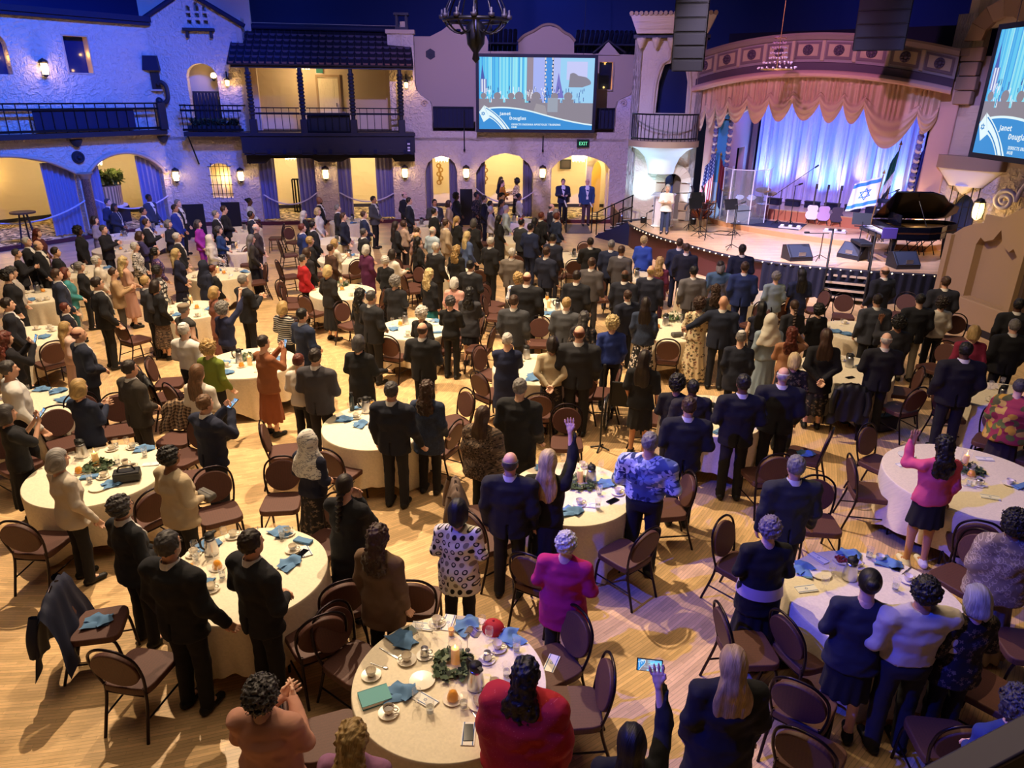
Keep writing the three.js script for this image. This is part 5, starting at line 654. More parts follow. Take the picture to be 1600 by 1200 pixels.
// ---------------------------------------------------------------- tableware prototypes
const TOP=0.767;
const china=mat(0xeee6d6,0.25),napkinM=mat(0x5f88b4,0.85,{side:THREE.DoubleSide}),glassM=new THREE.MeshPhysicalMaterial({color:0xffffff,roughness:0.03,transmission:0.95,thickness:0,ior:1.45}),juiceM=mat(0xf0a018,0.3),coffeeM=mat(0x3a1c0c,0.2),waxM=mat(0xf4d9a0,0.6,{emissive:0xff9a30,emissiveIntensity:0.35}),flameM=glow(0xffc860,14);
const protos={};
function proto(name,cat,build){const g=new THREE.Group();g.name=name;build(g);g.userData.category=cat;protos[name]=g;return g;}
proto('coffee_cup','cup',(g)=>{part('saucer',lathe([[0,0.004],[0.045,0.004],[0.078,0.014],[0.08,0.018],[0.045,0.01],[0,0.01]],22),china,g);const c=part('cup',lathe([[0.022,0.01],[0.026,0.014],[0.038,0.04],[0.043,0.068],[0.04,0.068],[0.034,0.038],[0.02,0.018],[0,0.018]],20),china,g);part('cup_handle',new THREE.TorusGeometry(0.018,0.005,6,12).translate(0.052,0.042,0),china,c);part('coffee',cyl(0.036,0.036,0.002,0,0.05,0,16),coffeeM,c);});
proto('cup_and_saucer','cup',(g)=>{part('saucer',lathe([[0,0.004],[0.045,0.004],[0.078,0.014],[0.08,0.018],[0.045,0.01],[0,0.01]],22),china,g);const c=part('cup',lathe([[0.022,0.01],[0.026,0.014],[0.038,0.04],[0.043,0.068],[0.04,0.068],[0.034,0.038],[0.02,0.018],[0,0.018]],20),china,g);part('cup_handle',new THREE.TorusGeometry(0.018,0.005,6,12).translate(0.052,0.042,0),china,c);});
proto('dinner_plate','plate',(g)=>{part('plate_body',lathe([[0,0.006],[0.06,0.006],[0.1,0.016],[0.105,0.02],[0.06,0.012],[0,0.012]],30),china,g);part('plate_rim',new THREE.TorusGeometry(0.103,0.003,5,30).rotateX(PI / 2).translate(0,0.018,0),china,g);});
proto('water_goblet','glass',(g)=>{part('glass_bowl',lathe([[0.008,0.06],[0.03,0.075],[0.037,0.11],[0.034,0.15],[0.032,0.15],[0.034,0.11],[0.027,0.08],[0,0.072]],18),glassM,g);part('stem',lathe([[0,0.0],[0.034,0.002],[0.034,0.006],[0.008,0.014],[0.006,0.06],[0,0.07]],16),glassM,g);});
proto('water_glass','glass',(g)=>{part('glass_body',lathe([[0,0.004],[0.026,0.0],[0.03,0.01],[0.036,0.13],[0.034,0.13],[0.027,0.014],[0,0.012]],18),glassM,g);part('water',cyl(0.03,0.027,0.05,0,0.04,0,16),new THREE.MeshPhysicalMaterial({color:0xeef4f8,roughness:0.02,transmission:0.9,thickness:0.05,ior:1.33}),g);});
proto('blue_napkin','napkin',(g)=>{const mk=(seed,w,h)=>{const p=new THREE.PlaneGeometry(w,h,14,14).rotateX(-PI / 2),a=p.attributes.position,r=rng(seed),ph=[r()*6,r()*6,r()*6];for(let i=0;i<a.count;i++){const x=a.getX(i),z=a.getZ(i),d=Math.hypot(x / w,z / h);a.setY(i,0.012+0.05*Math.max(0,0.55-d)*(1+Math.sin(30*x+ph[0]+14*z))+0.012*Math.sin(42*z+ph[1]+20*x));a.setX(i,x+0.02*Math.sin(18*z+ph[2]));}p.computeVertexNormals();return p;};part('cloth_fold',mk(3,0.24,0.16),napkinM,g);part('cloth_fold',mk(9,0.15,0.2).rotateY(0.6).translate(0.02,0.01,0),napkinM,g);});
proto('folded_napkin','napkin',(g)=>{part('cloth_fold',rbox(0.2,0.018,0.09,0.006,0,0.01,0),napkinM,g);part('cloth_fold',rbox(0.19,0.014,0.08,0.006,0.012,0.026,0.01).rotateY(0.12),napkinM,g);});
proto('coffee_carafe','coffee pot',(g)=>{part('steel_body',lathe([[0,0],[0.066,0],[0.07,0.01],[0.068,0.06],[0.052,0.16],[0.046,0.19],[0,0.19]],22),M.steel,g);const l=part('lid',lathe([[0.047,0.188],[0.05,0.2],[0.05,0.225],[0.03,0.245],[0,0.25]],18),M.black,g);part('spout',box(0.03,0.02,0.05,0,0.222,0.055),M.black,l);part('handle',tube([[0,0.22,-0.045],[0,0.215,-0.1],[0,0.14,-0.105],[0,0.09,-0.075]],0.011,14,6),M.black,g);});
proto('juice_carafe','carafe',(g)=>{part('juice',lathe([[0,0.006],[0.044,0.008],[0.046,0.03],[0.03,0.075],[0,0.075]],18),juiceM,g);part('carafe_glass',lathe([[0,0],[0.048,0.002],[0.051,0.03],[0.034,0.08],[0.02,0.12],[0.032,0.17],[0.03,0.17],[0.018,0.12]],20),glassM,g);part('saucer',lathe([[0,-0.0],[0.05,0.0],[0.08,0.01],[0.08,0.014],[0.05,0.004],[0,0.002]],20),china,g);});
proto('juice_glass','glass',(g)=>{part('juice',cyl(0.026,0.022,0.06,0,0.035,0,14),juiceM,g);part('glass_body',lathe([[0,0.002],[0.026,0.0],[0.03,0.08],[0.031,0.1],[0.029,0.1],[0.025,0.006]],16),glassM,g);});
proto('candle','candle',(g)=>{part('wax_pillar',lathe([[0,0],[0.036,0],[0.036,0.145],[0.03,0.15],[0.01,0.143],[0,0.143]],18),waxM,g);part('candle_flame',lathe([[0,0.148],[0.008,0.156],[0.006,0.172],[0,0.188]],8),flameM,g);part('hurricane_glass',lathe([[0.052,0],[0.055,0.1],[0.058,0.2],[0.056,0.2],[0.053,0.1],[0.05,0.0]],20),glassM,g);});
proto('leaf_wreath','wreath',(g)=>{const r=rng(21),lf=new THREE.PlaneGeometry(0.035,0.06,1,2);const l=[],l2=[];for(let i=0;i<120;i++){const a=r()*6.28,q=0.13+0.05*(r()-0.5)*2;(i%3?l:l2).push(lf.clone().rotateX(-0.4-r()*1.4).rotateY(r()*6.28).translate(q*Math.cos(a),0.015+0.04*r(),q*Math.sin(a)));}part('leaves',merge(l),mat(0x33482c,0.7,{side:THREE.DoubleSide}),g).userData.kind='stuff';part('pale_leaves',merge(l2),mat(0x6a7a58,0.7,{side:THREE.DoubleSide}),g).userData.kind='stuff';part('stem_ring',new THREE.TorusGeometry(0.13,0.01,5,24).rotateX(PI / 2).translate(0,0.014,0),mat(0x4a3a24,0.8),g);});
proto('milk_jug','jug',(g)=>{part('jug_body',lathe([[0,0],[0.032,0],[0.038,0.03],[0.026,0.07],[0.03,0.085],[0,0.08]],16),M.steel,g);part('jug_handle',new THREE.TorusGeometry(0.02,0.005,6,12).translate(0.045,0.045,0),M.steel,g);part('saucer',lathe([[0,0],[0.06,0.004],[0.07,0.01],[0,0.004]],18),china,g);});
proto('table_knife','knife',(g)=>{part('knife_handle',rbox(0.012,0.006,0.1,0.003,0,0.004,-0.05),M.steel,g);part('blade',rbox(0.018,0.003,0.11,0.001,0,0.004,0.055),M.steel,g);});
proto('table_spoon','spoon',(g)=>{part('spoon_handle',rbox(0.009,0.005,0.12,0.002,0,0.004,-0.05),M.steel,g);part('spoon_bowl',new THREE.SphereGeometry(0.02,10,6).scale(0.8,0.25,1.2).translate(0,0.006,0.03),M.steel,g);});
const cardTex=ctex(256,128,(x,w,h)=>{x.fillStyle='#f2f0ea';x.fillRect(0,0,w,h);x.fillStyle='#2c5aa0';x.fillRect(0,12,w,9);x.fillRect(0,h-21,w,9);x.strokeStyle='#2c5aa0';x.lineWidth=3;for(const k of[0,1]){x.beginPath();for(let i=0;i<=3;i++){const a=-PI / 2+k*PI+i*2.0944;x[i?'lineTo':'moveTo'](w / 2+20*Math.cos(a),h / 2+20*Math.sin(a));}x.stroke();}});
const cardM=mat(0xffffff,0.7,{map:cardTex});
proto('program_card','card',(g)=>{part('card',box(0.2,0.003,0.1,0,0.003,0),cardM,g);part('card_flap',box(0.2,0.002,0.1,0,0.005,0).rotateZ(0.03).translate(0,0.003,0),cardM,g);});
proto('mobile_phone','phone',(g)=>{part('phone_body',rbox(0.075,0.009,0.155,0.004,0,0.006,0),M.black,g);part('phone_screen',box(0.068,0.001,0.146,0,0.011,0),mat(0x0c0d12,0.08),g);});
proto('table_flag','flag',(g)=>{part('stick',bar([0,0,0],[0,0.26,0],0.003),M.white,g);const p=new THREE.PlaneGeometry(0.13,0.09,8,4),a=p.attributes.position;for(let i=0;i<a.count;i++)a.setZ(i,0.012*Math.sin(a.getX(i)*60));p.computeVertexNormals();part('flag_cloth',p.rotateZ(-0.5).translate(0.05,0.19,0),mat(0xffffff,0.8,{map:cardTex,side:THREE.DoubleSide}),g);part('flag_foot',cyl(0.02,0.022,0.008,0,0.004,0,10),M.black,g);});
proto('book','book',(g)=>{part('cover',box(0.16,0.004,0.23,0,0.036,0),mat(0x1f8f96,0.5),g);part('cover',box(0.16,0.004,0.23,0,0.004,0),mat(0x1f8f96,0.5),g);part('pages',box(0.152,0.03,0.222,0,0.02,0),M.white,g);part('spine',box(0.006,0.036,0.23,-0.08,0.02,0),mat(0x1a7a80,0.5),g);});
proto('handbag','bag',(g)=>{part('bag_body',rbox(0.3,0.13,0.16,0.04,0,0.07,0,3),mat(0x0d0e12,0.55),g);part('bag_flap',rbox(0.29,0.05,0.165,0.02,0,0.115,0,3),mat(0x121318,0.5),g);part('handle',tube([[-0.1,0.13,0],[-0.06,0.2,0.02],[0.06,0.2,0.02],[0.1,0.13,0]],0.009,14,6),M.black,g);});
proto('floor_bag','bag',(g)=>{part('bag_body',rbox(0.4,0.28,0.2,0.06,0,0.145,0,3),mat(0x101116,0.6),g);part('handle',tube([[-0.1,0.27,0.04],[-0.08,0.4,0.06],[0.08,0.4,0.06],[0.1,0.27,0.04]],0.01,14,6),M.black,g);});
const smallM={};
function IT(kind,table,dx,dz,turn,label,group,name){const t=TB[table];(t.have??=[]).push([dx,dz]);const r=dup(protos[kind],[t.x+dx,TOP,t.z+dz],turn,label,group,name||kind);return r;}

// ---------------------------------------------------------------- people: signed-distance bodies meshed by surface nets
const smin=(a,b,k)=>{const h=Math.max(k-Math.abs(a-b),0) / k;return Math.min(a,b)-h*h*k*0.25;};
const cap=(a,b,ra,rb)=>{const dx=b[0]-a[0],dy=b[1]-a[1],dz=b[2]-a[2],L=dx*dx+dy*dy+dz*dz||1e-9;return(x,y,z)=>{let t=((x-a[0])*dx+(y-a[1])*dy+(z-a[2])*dz) / L;t=t<0?0:t>1?1:t;const ex=x-a[0]-dx*t,ey=y-a[1]-dy*t,ez=z-a[2]-dz*t;return Math.sqrt(ex*ex+ey*ey+ez*ez)-(ra+(rb-ra)*t);};};
const ell=(c,r)=>(x,y,z)=>{const px=(x-c[0]) / r[0],py=(y-c[1]) / r[1],pz=(z-c[2]) / r[2],k0=Math.sqrt(px*px+py*py+pz*pz),qx=px / r[0],qy=py / r[1],qz=pz / r[2],k1=Math.sqrt(qx*qx+qy*qy+qz*qz);return k1<1e-6?-Math.min(...r):k0*(k0-1) / k1;};
// stacked ellipses: rows of [y, half width, half depth, z centre]
const stack=(rows)=>{const y0=rows[0][0],y1=rows[rows.length-1][0];return(x,y,z)=>{let i=0;const yy=y<y0?y0:y>y1?y1:y;while(i<rows.length-2&&yy>rows[i+1][0])i++;const p=rows[i],q=rows[i+1];let f=(yy-p[0]) / (q[0]-p[0]);f=f*f*(3-2*f);const a=p[1]+(q[1]-p[1])*f,b=p[2]+(q[2]-p[2])*f,c=p[3]+(q[3]-p[3])*f,px=x / a,pz=(z-c) / b,d=(Math.sqrt(px*px+pz*pz)-1)*Math.min(a,b)*1.1;const e=y<y0?y0-y:y>y1?y-y1:-1;return e<0?Math.max(d,Math.max(y0-y,y-y1)):d>0?Math.sqrt(d*d+e*e):e;};};
const union=(l,k)=>(x,y,z)=>{let d=l[0](x,y,z);for(let i=1;i<l.length;i++)d=smin(d,l[i](x,y,z),k);return d;};
function nets(f,lo,hi,c){
const nx=Math.ceil((hi[0]-lo[0]) / c)+2,ny=Math.ceil((hi[1]-lo[1]) / c)+2,nz=Math.ceil((hi[2]-lo[2]) / c)+2,v=new Float32Array(nx*ny*nz),ox=lo[0]-c / 2,oy=lo[1]-c / 2,oz=lo[2]-c / 2;
for(let k=0,n=0;k<nz;k++)for(let j=0;j<ny;j++)for(let i=0;i<nx;i++,n++)v[n]=f(ox+i*c,oy+j*c,oz+k*c);
const id=new Int32Array(nx*ny*nz).fill(-1),pos=[],idx=[],sx=1,sy=nx,sz=nx*ny;
for(let k=0;k<nz-1;k++)for(let j=0;j<ny-1;j++)for(let i=0;i<nx-1;i++){
const b=i+j*sy+k*sz;let m=0;const s=[v[b],v[b+1],v[b+sy],v[b+sy+1],v[b+sz],v[b+sz+1],v[b+sz+sy],v[b+sz+sy+1]];for(let q=0;q<8;q++)if(s[q]<0)m|=1<<q;
if(m===0||m===255)continue;let px=0,py=0,pz=0,n=0;
for(let q=0;q<8;q++)for(let a=1;a<8;a<<=1){const r=q|a;if(r===q)continue;if((s[q]<0)!==(s[r]<0)){const t=s[q] / (s[q]-s[r]);px+=(q&1)+(a===1?t:0);py+=((q>>1)&1)+(a===2?t:0);pz+=((q>>2)&1)+(a===4?t:0);n++;}}
id[b]=pos.length / 3;pos.push(ox+(i+px / n)*c,oy+(j+py / n)*c,oz+(k+pz / n)*c);
}
const quad=(a,b,d,e,flip)=>{if(a<0||b<0||d<0||e<0)return;flip?idx.push(a,d,b,b,d,e):idx.push(a,b,d,b,e,d);};
for(let k=1;k<nz-1;k++)for(let j=1;j<ny-1;j++)for(let i=1;i<nx-1;i++){
const b=i+j*sy+k*sz,in0=v[b]<0;
if(in0!==v[b+1]<0)quad(id[b-sy-sz],id[b-sz],id[b-sy],id[b],!in0);
if(in0!==v[b+sy]<0)quad(id[b-1-sz],id[b-1],id[b-sz],id[b],!in0);
if(in0!==v[b+sz]<0)quad(id[b-1-sy],id[b-sy],id[b-1],id[b],!in0);
}
const g=new THREE.BufferGeometry();g.setAttribute('position',new THREE.Float32BufferAttribute(pos,3));g.setIndex(idx);g.computeVertexNormals();
const uv=new Float32Array(pos.length / 3*2);for(let i=0;i<pos.length / 3;i++){uv[2*i]=pos[3*i]+0.5*pos[3*i+2];uv[2*i+1]=pos[3*i+1];}g.setAttribute('uv',new THREE.BufferAttribute(uv,2));return g;
}
const cache=new Map();const memo=(k,f)=>{let v=cache.get(k);if(!v)cache.set(k,v=f());return v;};
const fold=(x,y,z,a=1)=>a*(0.007*vn(9*x,13*y+3*x,9*z)+0.0035*vn(22*x,26*y,22*z));
// arm poses: [elbow, wrist] of the person's two arms (x > 0 is the person's left hand), hand direction follows the forearm
const ARM={
down:[[0.245,1.13,-0.03],[0.25,0.88,0.05]],relax:[[0.25,1.13,-0.05],[0.235,0.9,0.12]],front:[[0.265,1.14,-0.02],[0.06,1.0,0.21]],back:[[0.265,1.13,-0.1],[0.05,0.95,-0.19]],
clap:[[0.25,1.15,0.04],[0.05,1.23,0.29]],pray:[[0.21,1.14,0.14],[0.035,1.36,0.19]],fold:[[0.25,1.15,0.05],[-0.04,1.16,0.2]],read:[[0.245,1.13,0.06],[0.11,1.14,0.31]],
phone:[[0.21,1.2,0.17],[0.05,1.43,0.31]],up:[[0.3,1.3,0.16],[0.27,1.56,0.22]],high:[[0.25,1.6,0.2],[0.2,1.86,0.3]],side:[[0.34,1.2,0.1],[0.5,1.13,0.2]],hug:[[0.4,1.2,0.02],[0.55,1.14,-0.14]],head:[[0.3,1.36,0.13],[0.11,1.58,0.13]],rest:[[0.25,1.13,-0.02],[0.3,0.88,0.12]],out:[[0.27,1.12,0.05],[0.3,1.05,0.33]],
};
const POSE={down:['down','down'],relax:['relax','relax'],front:['front','front'],back:['back','back'],clap:['clap','clap'],pray:['pray','pray'],fold:['fold','fold'],read:['read','read'],phone:['phone','phone'],upR:['down','up'],upL:['up','down'],highR:['down','high'],hug:['front','hug'],hugL:['hug','down'],head:['fold','head'],rest:['down','rest'],out:['front','out'],mix:['front','down'],phoneR:['front','phone']};
const shoulder=(m)=>(m?[0.208,1.38,-0.01]:[0.178,1.365,-0.01]);
function rig(sex,pose,sit){ // joints of one figure 1.75 m tall
const m=sex==='m',w=m?1:0.88,dy=sit?-0.42:0,arms=POSE[pose].map((n,i)=>{const s=i?-1:1,S=shoulder(m),[e,h]=ARM[n];return{n,s,sh:[S[0]*s,S[1]+dy,S[2]],el:[e[0]*s*w,e[1]+dy,e[2]],wr:[h[0]*s*(Math.abs(h[0])<0.1?1:w),h[1]+dy,h[2]]};});
const legs=[-1,1].map((s)=>sit?{hip:[0.09*s,0.53,0],kn:[0.1*s,0.5,0.42],an:[0.1*s,0.09,0.4]}:{hip:[0.085*s,0.93,0],kn:[0.095*s,0.5,0.015],an:[0.1*s,0.09,-0.02]});
return{m,dy,arms,legs,sit};
}
function handField(a,fine){ // palm, four fingers and a thumb along the forearm
const d=V(a.wr[0]-a.el[0],a.wr[1]-a.el[1],a.wr[2]-a.el[2]).normalize(),nrm=V(0,0,1);if(Math.abs(d.z)>0.8)nrm.set(0,1,0);let side=V().crossVectors(d,nrm).normalize();if(['down','relax','rest'].includes(a.n))side=V(0,0,1);const up=V().crossVectors(side,d).normalize(),P=(u,v,w)=>[a.wr[0]+d.x*u+side.x*v+up.x*w,a.wr[1]+d.y*u+side.y*v+up.y*w,a.wr[2]+d.z*u+side.z*v+up.z*w];
const open=['up','high','clap'].includes(a.n)?0.2:0.7,L=[0.068,0.078,0.074,0.058],fs=[cap(P(0.0,0,0),P(0.03,0,0),0.026,0.024),cap(P(0.03,-0.022,0),P(0.075,-0.024,0),0.017,0.014),cap(P(0.03,0.02,0),P(0.075,0.024,0),0.017,0.014),cap(P(0.05,0,0),P(0.078,0,0),0.018,0.015)];
const sp=open<0.5?1.35:1;for(let i=0;i<4;i++){const v=(-0.03+0.02*i)*sp,k=P(0.085,v,0),q=P(0.085+L[i]*0.55,v*1.15,-0.012*open*2),t=P(0.085+L[i]*(1-0.3*open),v*1.2,-0.05*open);fs.push(cap(k,q,0.0095,0.009),cap(q,t,0.009,0.0075));}
const ts=a.s;fs.push(cap(P(0.02,0.02*ts,0),P(0.055,0.05*ts,-0.012),0.013,0.0105),cap(P(0.055,0.05*ts,-0.012),P(0.085,0.056*ts,-0.02),0.0105,0.008));
return union(fs,fine?0.012:0.016);
}
function headField(dy){
const y=dy,fs=[ell([0,1.652+y,-0.004],[0.076,0.099,0.094]),ell([0,1.59+y,0.03],[0.062,0.07,0.066]),ell([0,1.543+y,0.055],[0.034,0.025,0.032])],b=union(fs,0.05);
const nose=union([cap([0,1.645+y,0.09],[0,1.603+y,0.114],0.009,0.0145),ell([0,1.6+y,0.103],[0.019,0.011,0.016])],0.012),ears=[-1,1].map((s)=>ell([0.079*s,1.615+y,-0.006],[0.011,0.032,0.02])),lips=ell([0,1.57+y,0.088],[0.026,0.0085,0.012]),brow=ell([0,1.662+y,0.078],[0.05,0.012,0.018]);
const eye=[-1,1].map((s)=>ell([0.031*s,1.64+y,0.094],[0.019,0.012,0.017])),ball=[-1,1].map((s)=>ell([0.031*s,1.64+y,0.077],[0.0135,0.0135,0.0135])),neck=cap([0,1.4+y,-0.02],[0,1.58+y,-0.004],0.062,0.053);
return(x,yy,z)=>{let d=smin(b(x,yy,z),neck(x,yy,z),0.03);if(yy>1.5+y){d=smin(d,brow(x,yy,z),0.02);for(const e of eye)d=-smin(-d,e(x,yy,z),0.012);d=smin(d,nose(x,yy,z),0.012);d=smin(d,lips(x,yy,z),0.008);for(const e of ears)d=smin(d,e(x,yy,z),0.01);for(const e of ball)d=Math.min(d,e(x,yy,z));}return d;};
}
function headFix(g,dy,wide){const p=g.attributes.position,s=wide?0.84:0.93,sy=0.95;for(let i=0;i<p.count;i++){const y=p.getY(i)-dy;let t=(y-1.43) / 0.1;if(t<=0)continue;t=Math.min(1,t);t*=t*(3-2*t);p.setXYZ(i,p.getX(i)*(1+(s-1)*t),p.getY(i)+(y-1.47)*(sy-1)*t,p.getZ(i)*(1+(s-1)*t));}return g;}
function bodyGeo(sex,pose,sit,q,wide){
return memo('body'+sex+pose+sit+q+wide,()=>{
const R=rig(sex,pose,sit),k=R.m?1:0.86,dy=R.dy,fs=[stack([[0.86,0.15*k,0.1,0],[1.0,0.14*k,0.095,0],[1.2,0.15*k,0.1,0],[1.38,0.15*k,0.085,-0.01],[1.46,0.06,0.055,-0.015]].map((r)=>[r[0]+dy,r[1],r[2],r[3]])),cap([0,1.4+dy,-0.02],[0,1.58+dy,-0.004],0.062,0.053)];
for(const a of R.arms)fs.push(cap(a.sh,a.el,0.05*k,0.04*k),cap(a.el,a.wr,0.04*k,0.027*k));
for(const l of R.legs)fs.push(cap(l.hip,l.kn,0.078,0.052),cap(l.kn,l.an,0.053,0.034),cap(l.an,[l.an[0],0.045,l.an[2]+0.1],0.034,0.028));
const f=union(fs,0.03),H=R.arms.map((a)=>handField(a,q>1)),h=headField(dy),cb=[0.036,0.026,0.018][q],ch=[0.0135,0.0095,0.0065][q],cf=[0.0125,0.0075,0.0055][q];
const all=(x,y,z)=>{let d=f(x,y,z);for(let i=0;i<2;i++){const w=R.arms[i].wr;if(Math.abs(x-w[0])<0.3&&Math.abs(y-w[1])<0.3&&Math.abs(z-w[2])<0.3)d=smin(d,H[i](x,y,z),0.012);}return d;};
const ext3=(p)=>[Math.min(...p.map((a)=>a[0])),Math.min(...p.map((a)=>a[1])),Math.min(...p.map((a)=>a[2])),Math.max(...p.map((a)=>a[0])),Math.max(...p.map((a)=>a[1])),Math.max(...p.map((a)=>a[2]))];
const e=ext3([...R.arms.flatMap((a)=>[a.sh,a.el,a.wr]),...R.legs.flatMap((l)=>[l.hip,l.kn,[l.an[0],0,0.16]]),[0,1.5+dy,0]]),g=[nets((x,y,z)=>{let d=f(x,y,z);if(y>1.5+dy&&Math.abs(x)<0.14&&Math.abs(z)<0.12)d=Math.max(d,y-1.5-dy);return d;},[e[0]-0.1,-0.02,e[2]-0.12],[e[3]+0.1,Math.max(1.52+dy,e[4]+0.06),e[5]+0.08],cb)];
g.push(nets((x,y,z)=>Math.max(h(x,y,z),1.43+dy-y),[-0.11,1.42+dy,-0.13],[0.11,1.78+dy,0.15],ch));
for(let i=0;i<2;i++){const a=R.arms[i],w=a.wr;g.push(nets((x,y,z)=>smin(H[i](x,y,z),cap(a.el,a.wr,0.04*k,0.027*k)(x,y,z),0.014),[w[0]-0.19,w[1]-0.19,w[2]-0.19],[w[0]+0.19,w[1]+0.19,w[2]+0.19],cf));}
const G=mergeGeometries(g),p=G.attributes.position,c=new Float32Array(p.count*3);
for(let i=0;i<p.count;i++){const x=p.getX(i),y=p.getY(i)-dy,z=p.getZ(i);let t=[1,1,1];if(y>1.5&&z>0.06&&Math.abs(x)<0.07){const ex=(Math.abs(x)-0.031) / 0.015,ey=(y-1.64) / 0.009;if(ex*ex+ey*ey<1){const ix=(Math.abs(x)-0.031) / 0.0075;t=ix*ix+ey*ey*0.6<1?[0.1,0.07,0.06]:[1.25,1.4,1.6];}else if(Math.abs(y-1.667)<0.006&&Math.abs(x)>0.012&&Math.abs(x)<0.054)t=[0.4,0.32,0.28];else if(Math.abs(y-1.57)<0.009&&Math.abs(x)<0.026&&z>0.07)t=[0.95,0.55,0.55];}c.set(t,3*i);}
G.setAttribute('color',new THREE.BufferAttribute(c,3));return headFix(G,dy,wide);
});
}
const CELL=[0.03,0.022,0.015];
// tops: jacket, shirt, sweater, coat, poncho; hem height and sleeve length vary
function topGeo(kind,sex,pose,sit,q){
return memo('top'+kind+sex+pose+sit+q,()=>{
const R=rig(sex,pose,sit),m=R.m,dy=R.dy,K={jacket:[0.8,0.02,1],blouse:[0.9,0.012,1],shirt:[0.98,0.006,1],tee:[0.84,0.014,0.5],tunic:[0.68,0.025,1],coat:[0.42,0.03,1],vest:[0.98,0.012,0.12],poncho:[0.78,0.08,0.8]}[kind],hem=sit?Math.max(K[0],0.86):K[0],o=K[1];
const rows=m?[[hem,0.172+o,0.122+o,0],[0.95,0.168+o,0.12+o,0.004],[1.1,0.165+o,0.115+o,0.012],[1.24,0.186+o,0.122+o,0.006],[1.36,0.2+o*0.6,0.112+o*0.6,-0.006],[1.43,0.15,0.082,-0.016],[1.475,0.068,0.068,-0.012]]:[[hem,(hem<0.9?0.182:0.165)+o,0.125+o,-0.004],[0.955,0.165+o,0.12+o,-0.006],[1.08,0.14+o,0.1+o,0.004],[1.24,0.16+o,0.122+o,0.016],[1.34,0.165+o*0.6,0.105+o*0.5,0.0],[1.41,0.125,0.078,-0.016],[1.465,0.06,0.062,-0.012]];
const fs=[stack(rows.map((r)=>[r[0]+dy,r[1]*1.09,r[2]*1.05,r[3]]))],k=m?1.08:0.94,sl=K[2];
for(const a of R.arms){const ab=cap(a.sh,a.el,0.066*k+o*0.4,0.054*k+o*0.3);fs.push(cap([a.sh[0]*0.3,a.sh[1]+0.045,a.sh[2]],a.sh,0.06*k,0.064*k));if(sl>=0.5)fs.push(sl===0.5?cap(a.sh,[a.sh[0]+(a.el[0]-a.sh[0])*0.85,a.sh[1]+(a.el[1]-a.sh[1])*0.85,a.sh[2]+(a.el[2]-a.sh[2])*0.85],0.068*k+o,0.066*k+o):ab);if(sl>0.5){const t=sl;fs.push(cap(a.el,[a.el[0]+(a.wr[0]-a.el[0])*t,a.el[1]+(a.wr[1]-a.el[1])*t,a.el[2]+(a.wr[2]-a.el[2])*t],0.054*k+o*0.3,(kind==='poncho'?0.07:0.04)*k+o*0.2));}}
const f=union(fs,kind==='poncho'?0.09:0.035),p=R.arms.flatMap((a)=>[a.sh,a.el,a.wr]),lo=[Math.min(-0.36,...p.map((a)=>a[0]-0.08)),Math.min(hem+dy,...p.map((a)=>a[1]-0.08))-0.03,Math.min(-0.29,...p.map((a)=>a[2]-0.08))],hi=[Math.max(0.36,...p.map((a)=>a[0]+0.08)),Math.max(1.52+dy,...p.map((a)=>a[1]+0.1)),Math.max(0.29,...p.map((a)=>a[2]+0.08))];
const vent=kind==='jacket'&&m&&!sit;
return nets((x,y,z)=>{let d=f(x,y,z)+fold(x,y,z,q>1?1.6:1.2);if(vent&&z<-0.05&&y<0.98&&Math.abs(x)<0.012)d=Math.max(d,0.012-Math.abs(x)-0.002);return Math.max(d,0.055-Math.hypot(x,z+0.012)-(1.47+dy-y)*0.9);},lo,hi,CELL[q]);
});
}
function bottomGeo(kind,sex,sit,q){
return memo('bot'+kind+sex+sit+q,()=>{
const R=rig(sex,'down',sit),m=R.m,w=m?1:0.95;
if(kind==='trousers'||sit){const fs=[sit?ell([0,0.53,0.0],[0.19*w,0.12,0.15]):stack([[0.84,0.15*w,0.11,-0.004],[0.93,0.166*w,0.122,-0.006],[1.03,0.155*w,0.11,0.004]])];for(const l of R.legs)fs.push(cap(l.hip,l.kn,0.094*w,0.066),cap(l.kn,[l.an[0],0.06,l.an[2]],0.066,0.058));const f=union(fs,0.025);return nets((x,y,z)=>Math.max(f(x,y,z)+fold(x,y,z,0.7),0.035-y),[-0.24,0.0,-0.2],[0.24,1.06,sit?0.54:0.18],CELL[q]);}
const hem={skirt:0.5,midi:0.28,long:0.06,mini:0.6}[kind],fl={skirt:0.19,midi:0.22,long:0.25,mini:0.2}[kind];
const f=stack([[hem,fl,fl*0.78,-0.01],[0.86,0.178,0.135,-0.006],[0.95,0.17,0.125,-0.004],[1.04,0.148,0.108,0.004]]);return nets((x,y,z)=>{const a=Math.atan2(x,z),s=Math.max(0,Math.min(1,(0.9-y) / 0.6));return f(x,y,z)+0.014*s*Math.sin(a*11+2*Math.sin(3*y));},[-0.31,hem-0.03,-0.28],[0.31,1.08,0.27],CELL[q]);
});
}
const shoeGeo=(sit,sex)=>memo('shoe'+sit+sex,()=>{const R=rig(sex,'down',sit);return R.legs.map((l)=>{const a=l.an,f=union([cap([a[0],0.045,a[2]-0.04],[a[0]*1.05,0.035,a[2]+0.15],0.042,0.036),cap([a[0],0.09,a[2]],[a[0],0.05,a[2]],0.044,0.045)],0.03);return nets((x,y,z)=>Math.max(f(x,y,z),0.004-y),[a[0]-0.08,0,a[2]-0.11],[a[0]+0.08,0.15,a[2]+0.23],0.013);});});
function hairGeo(kind,sit,q,wide){
return memo('hair'+kind+sit+q+wide,()=>headFix(hairShape(kind,sit,q),sit?-0.42:0,wide));
}
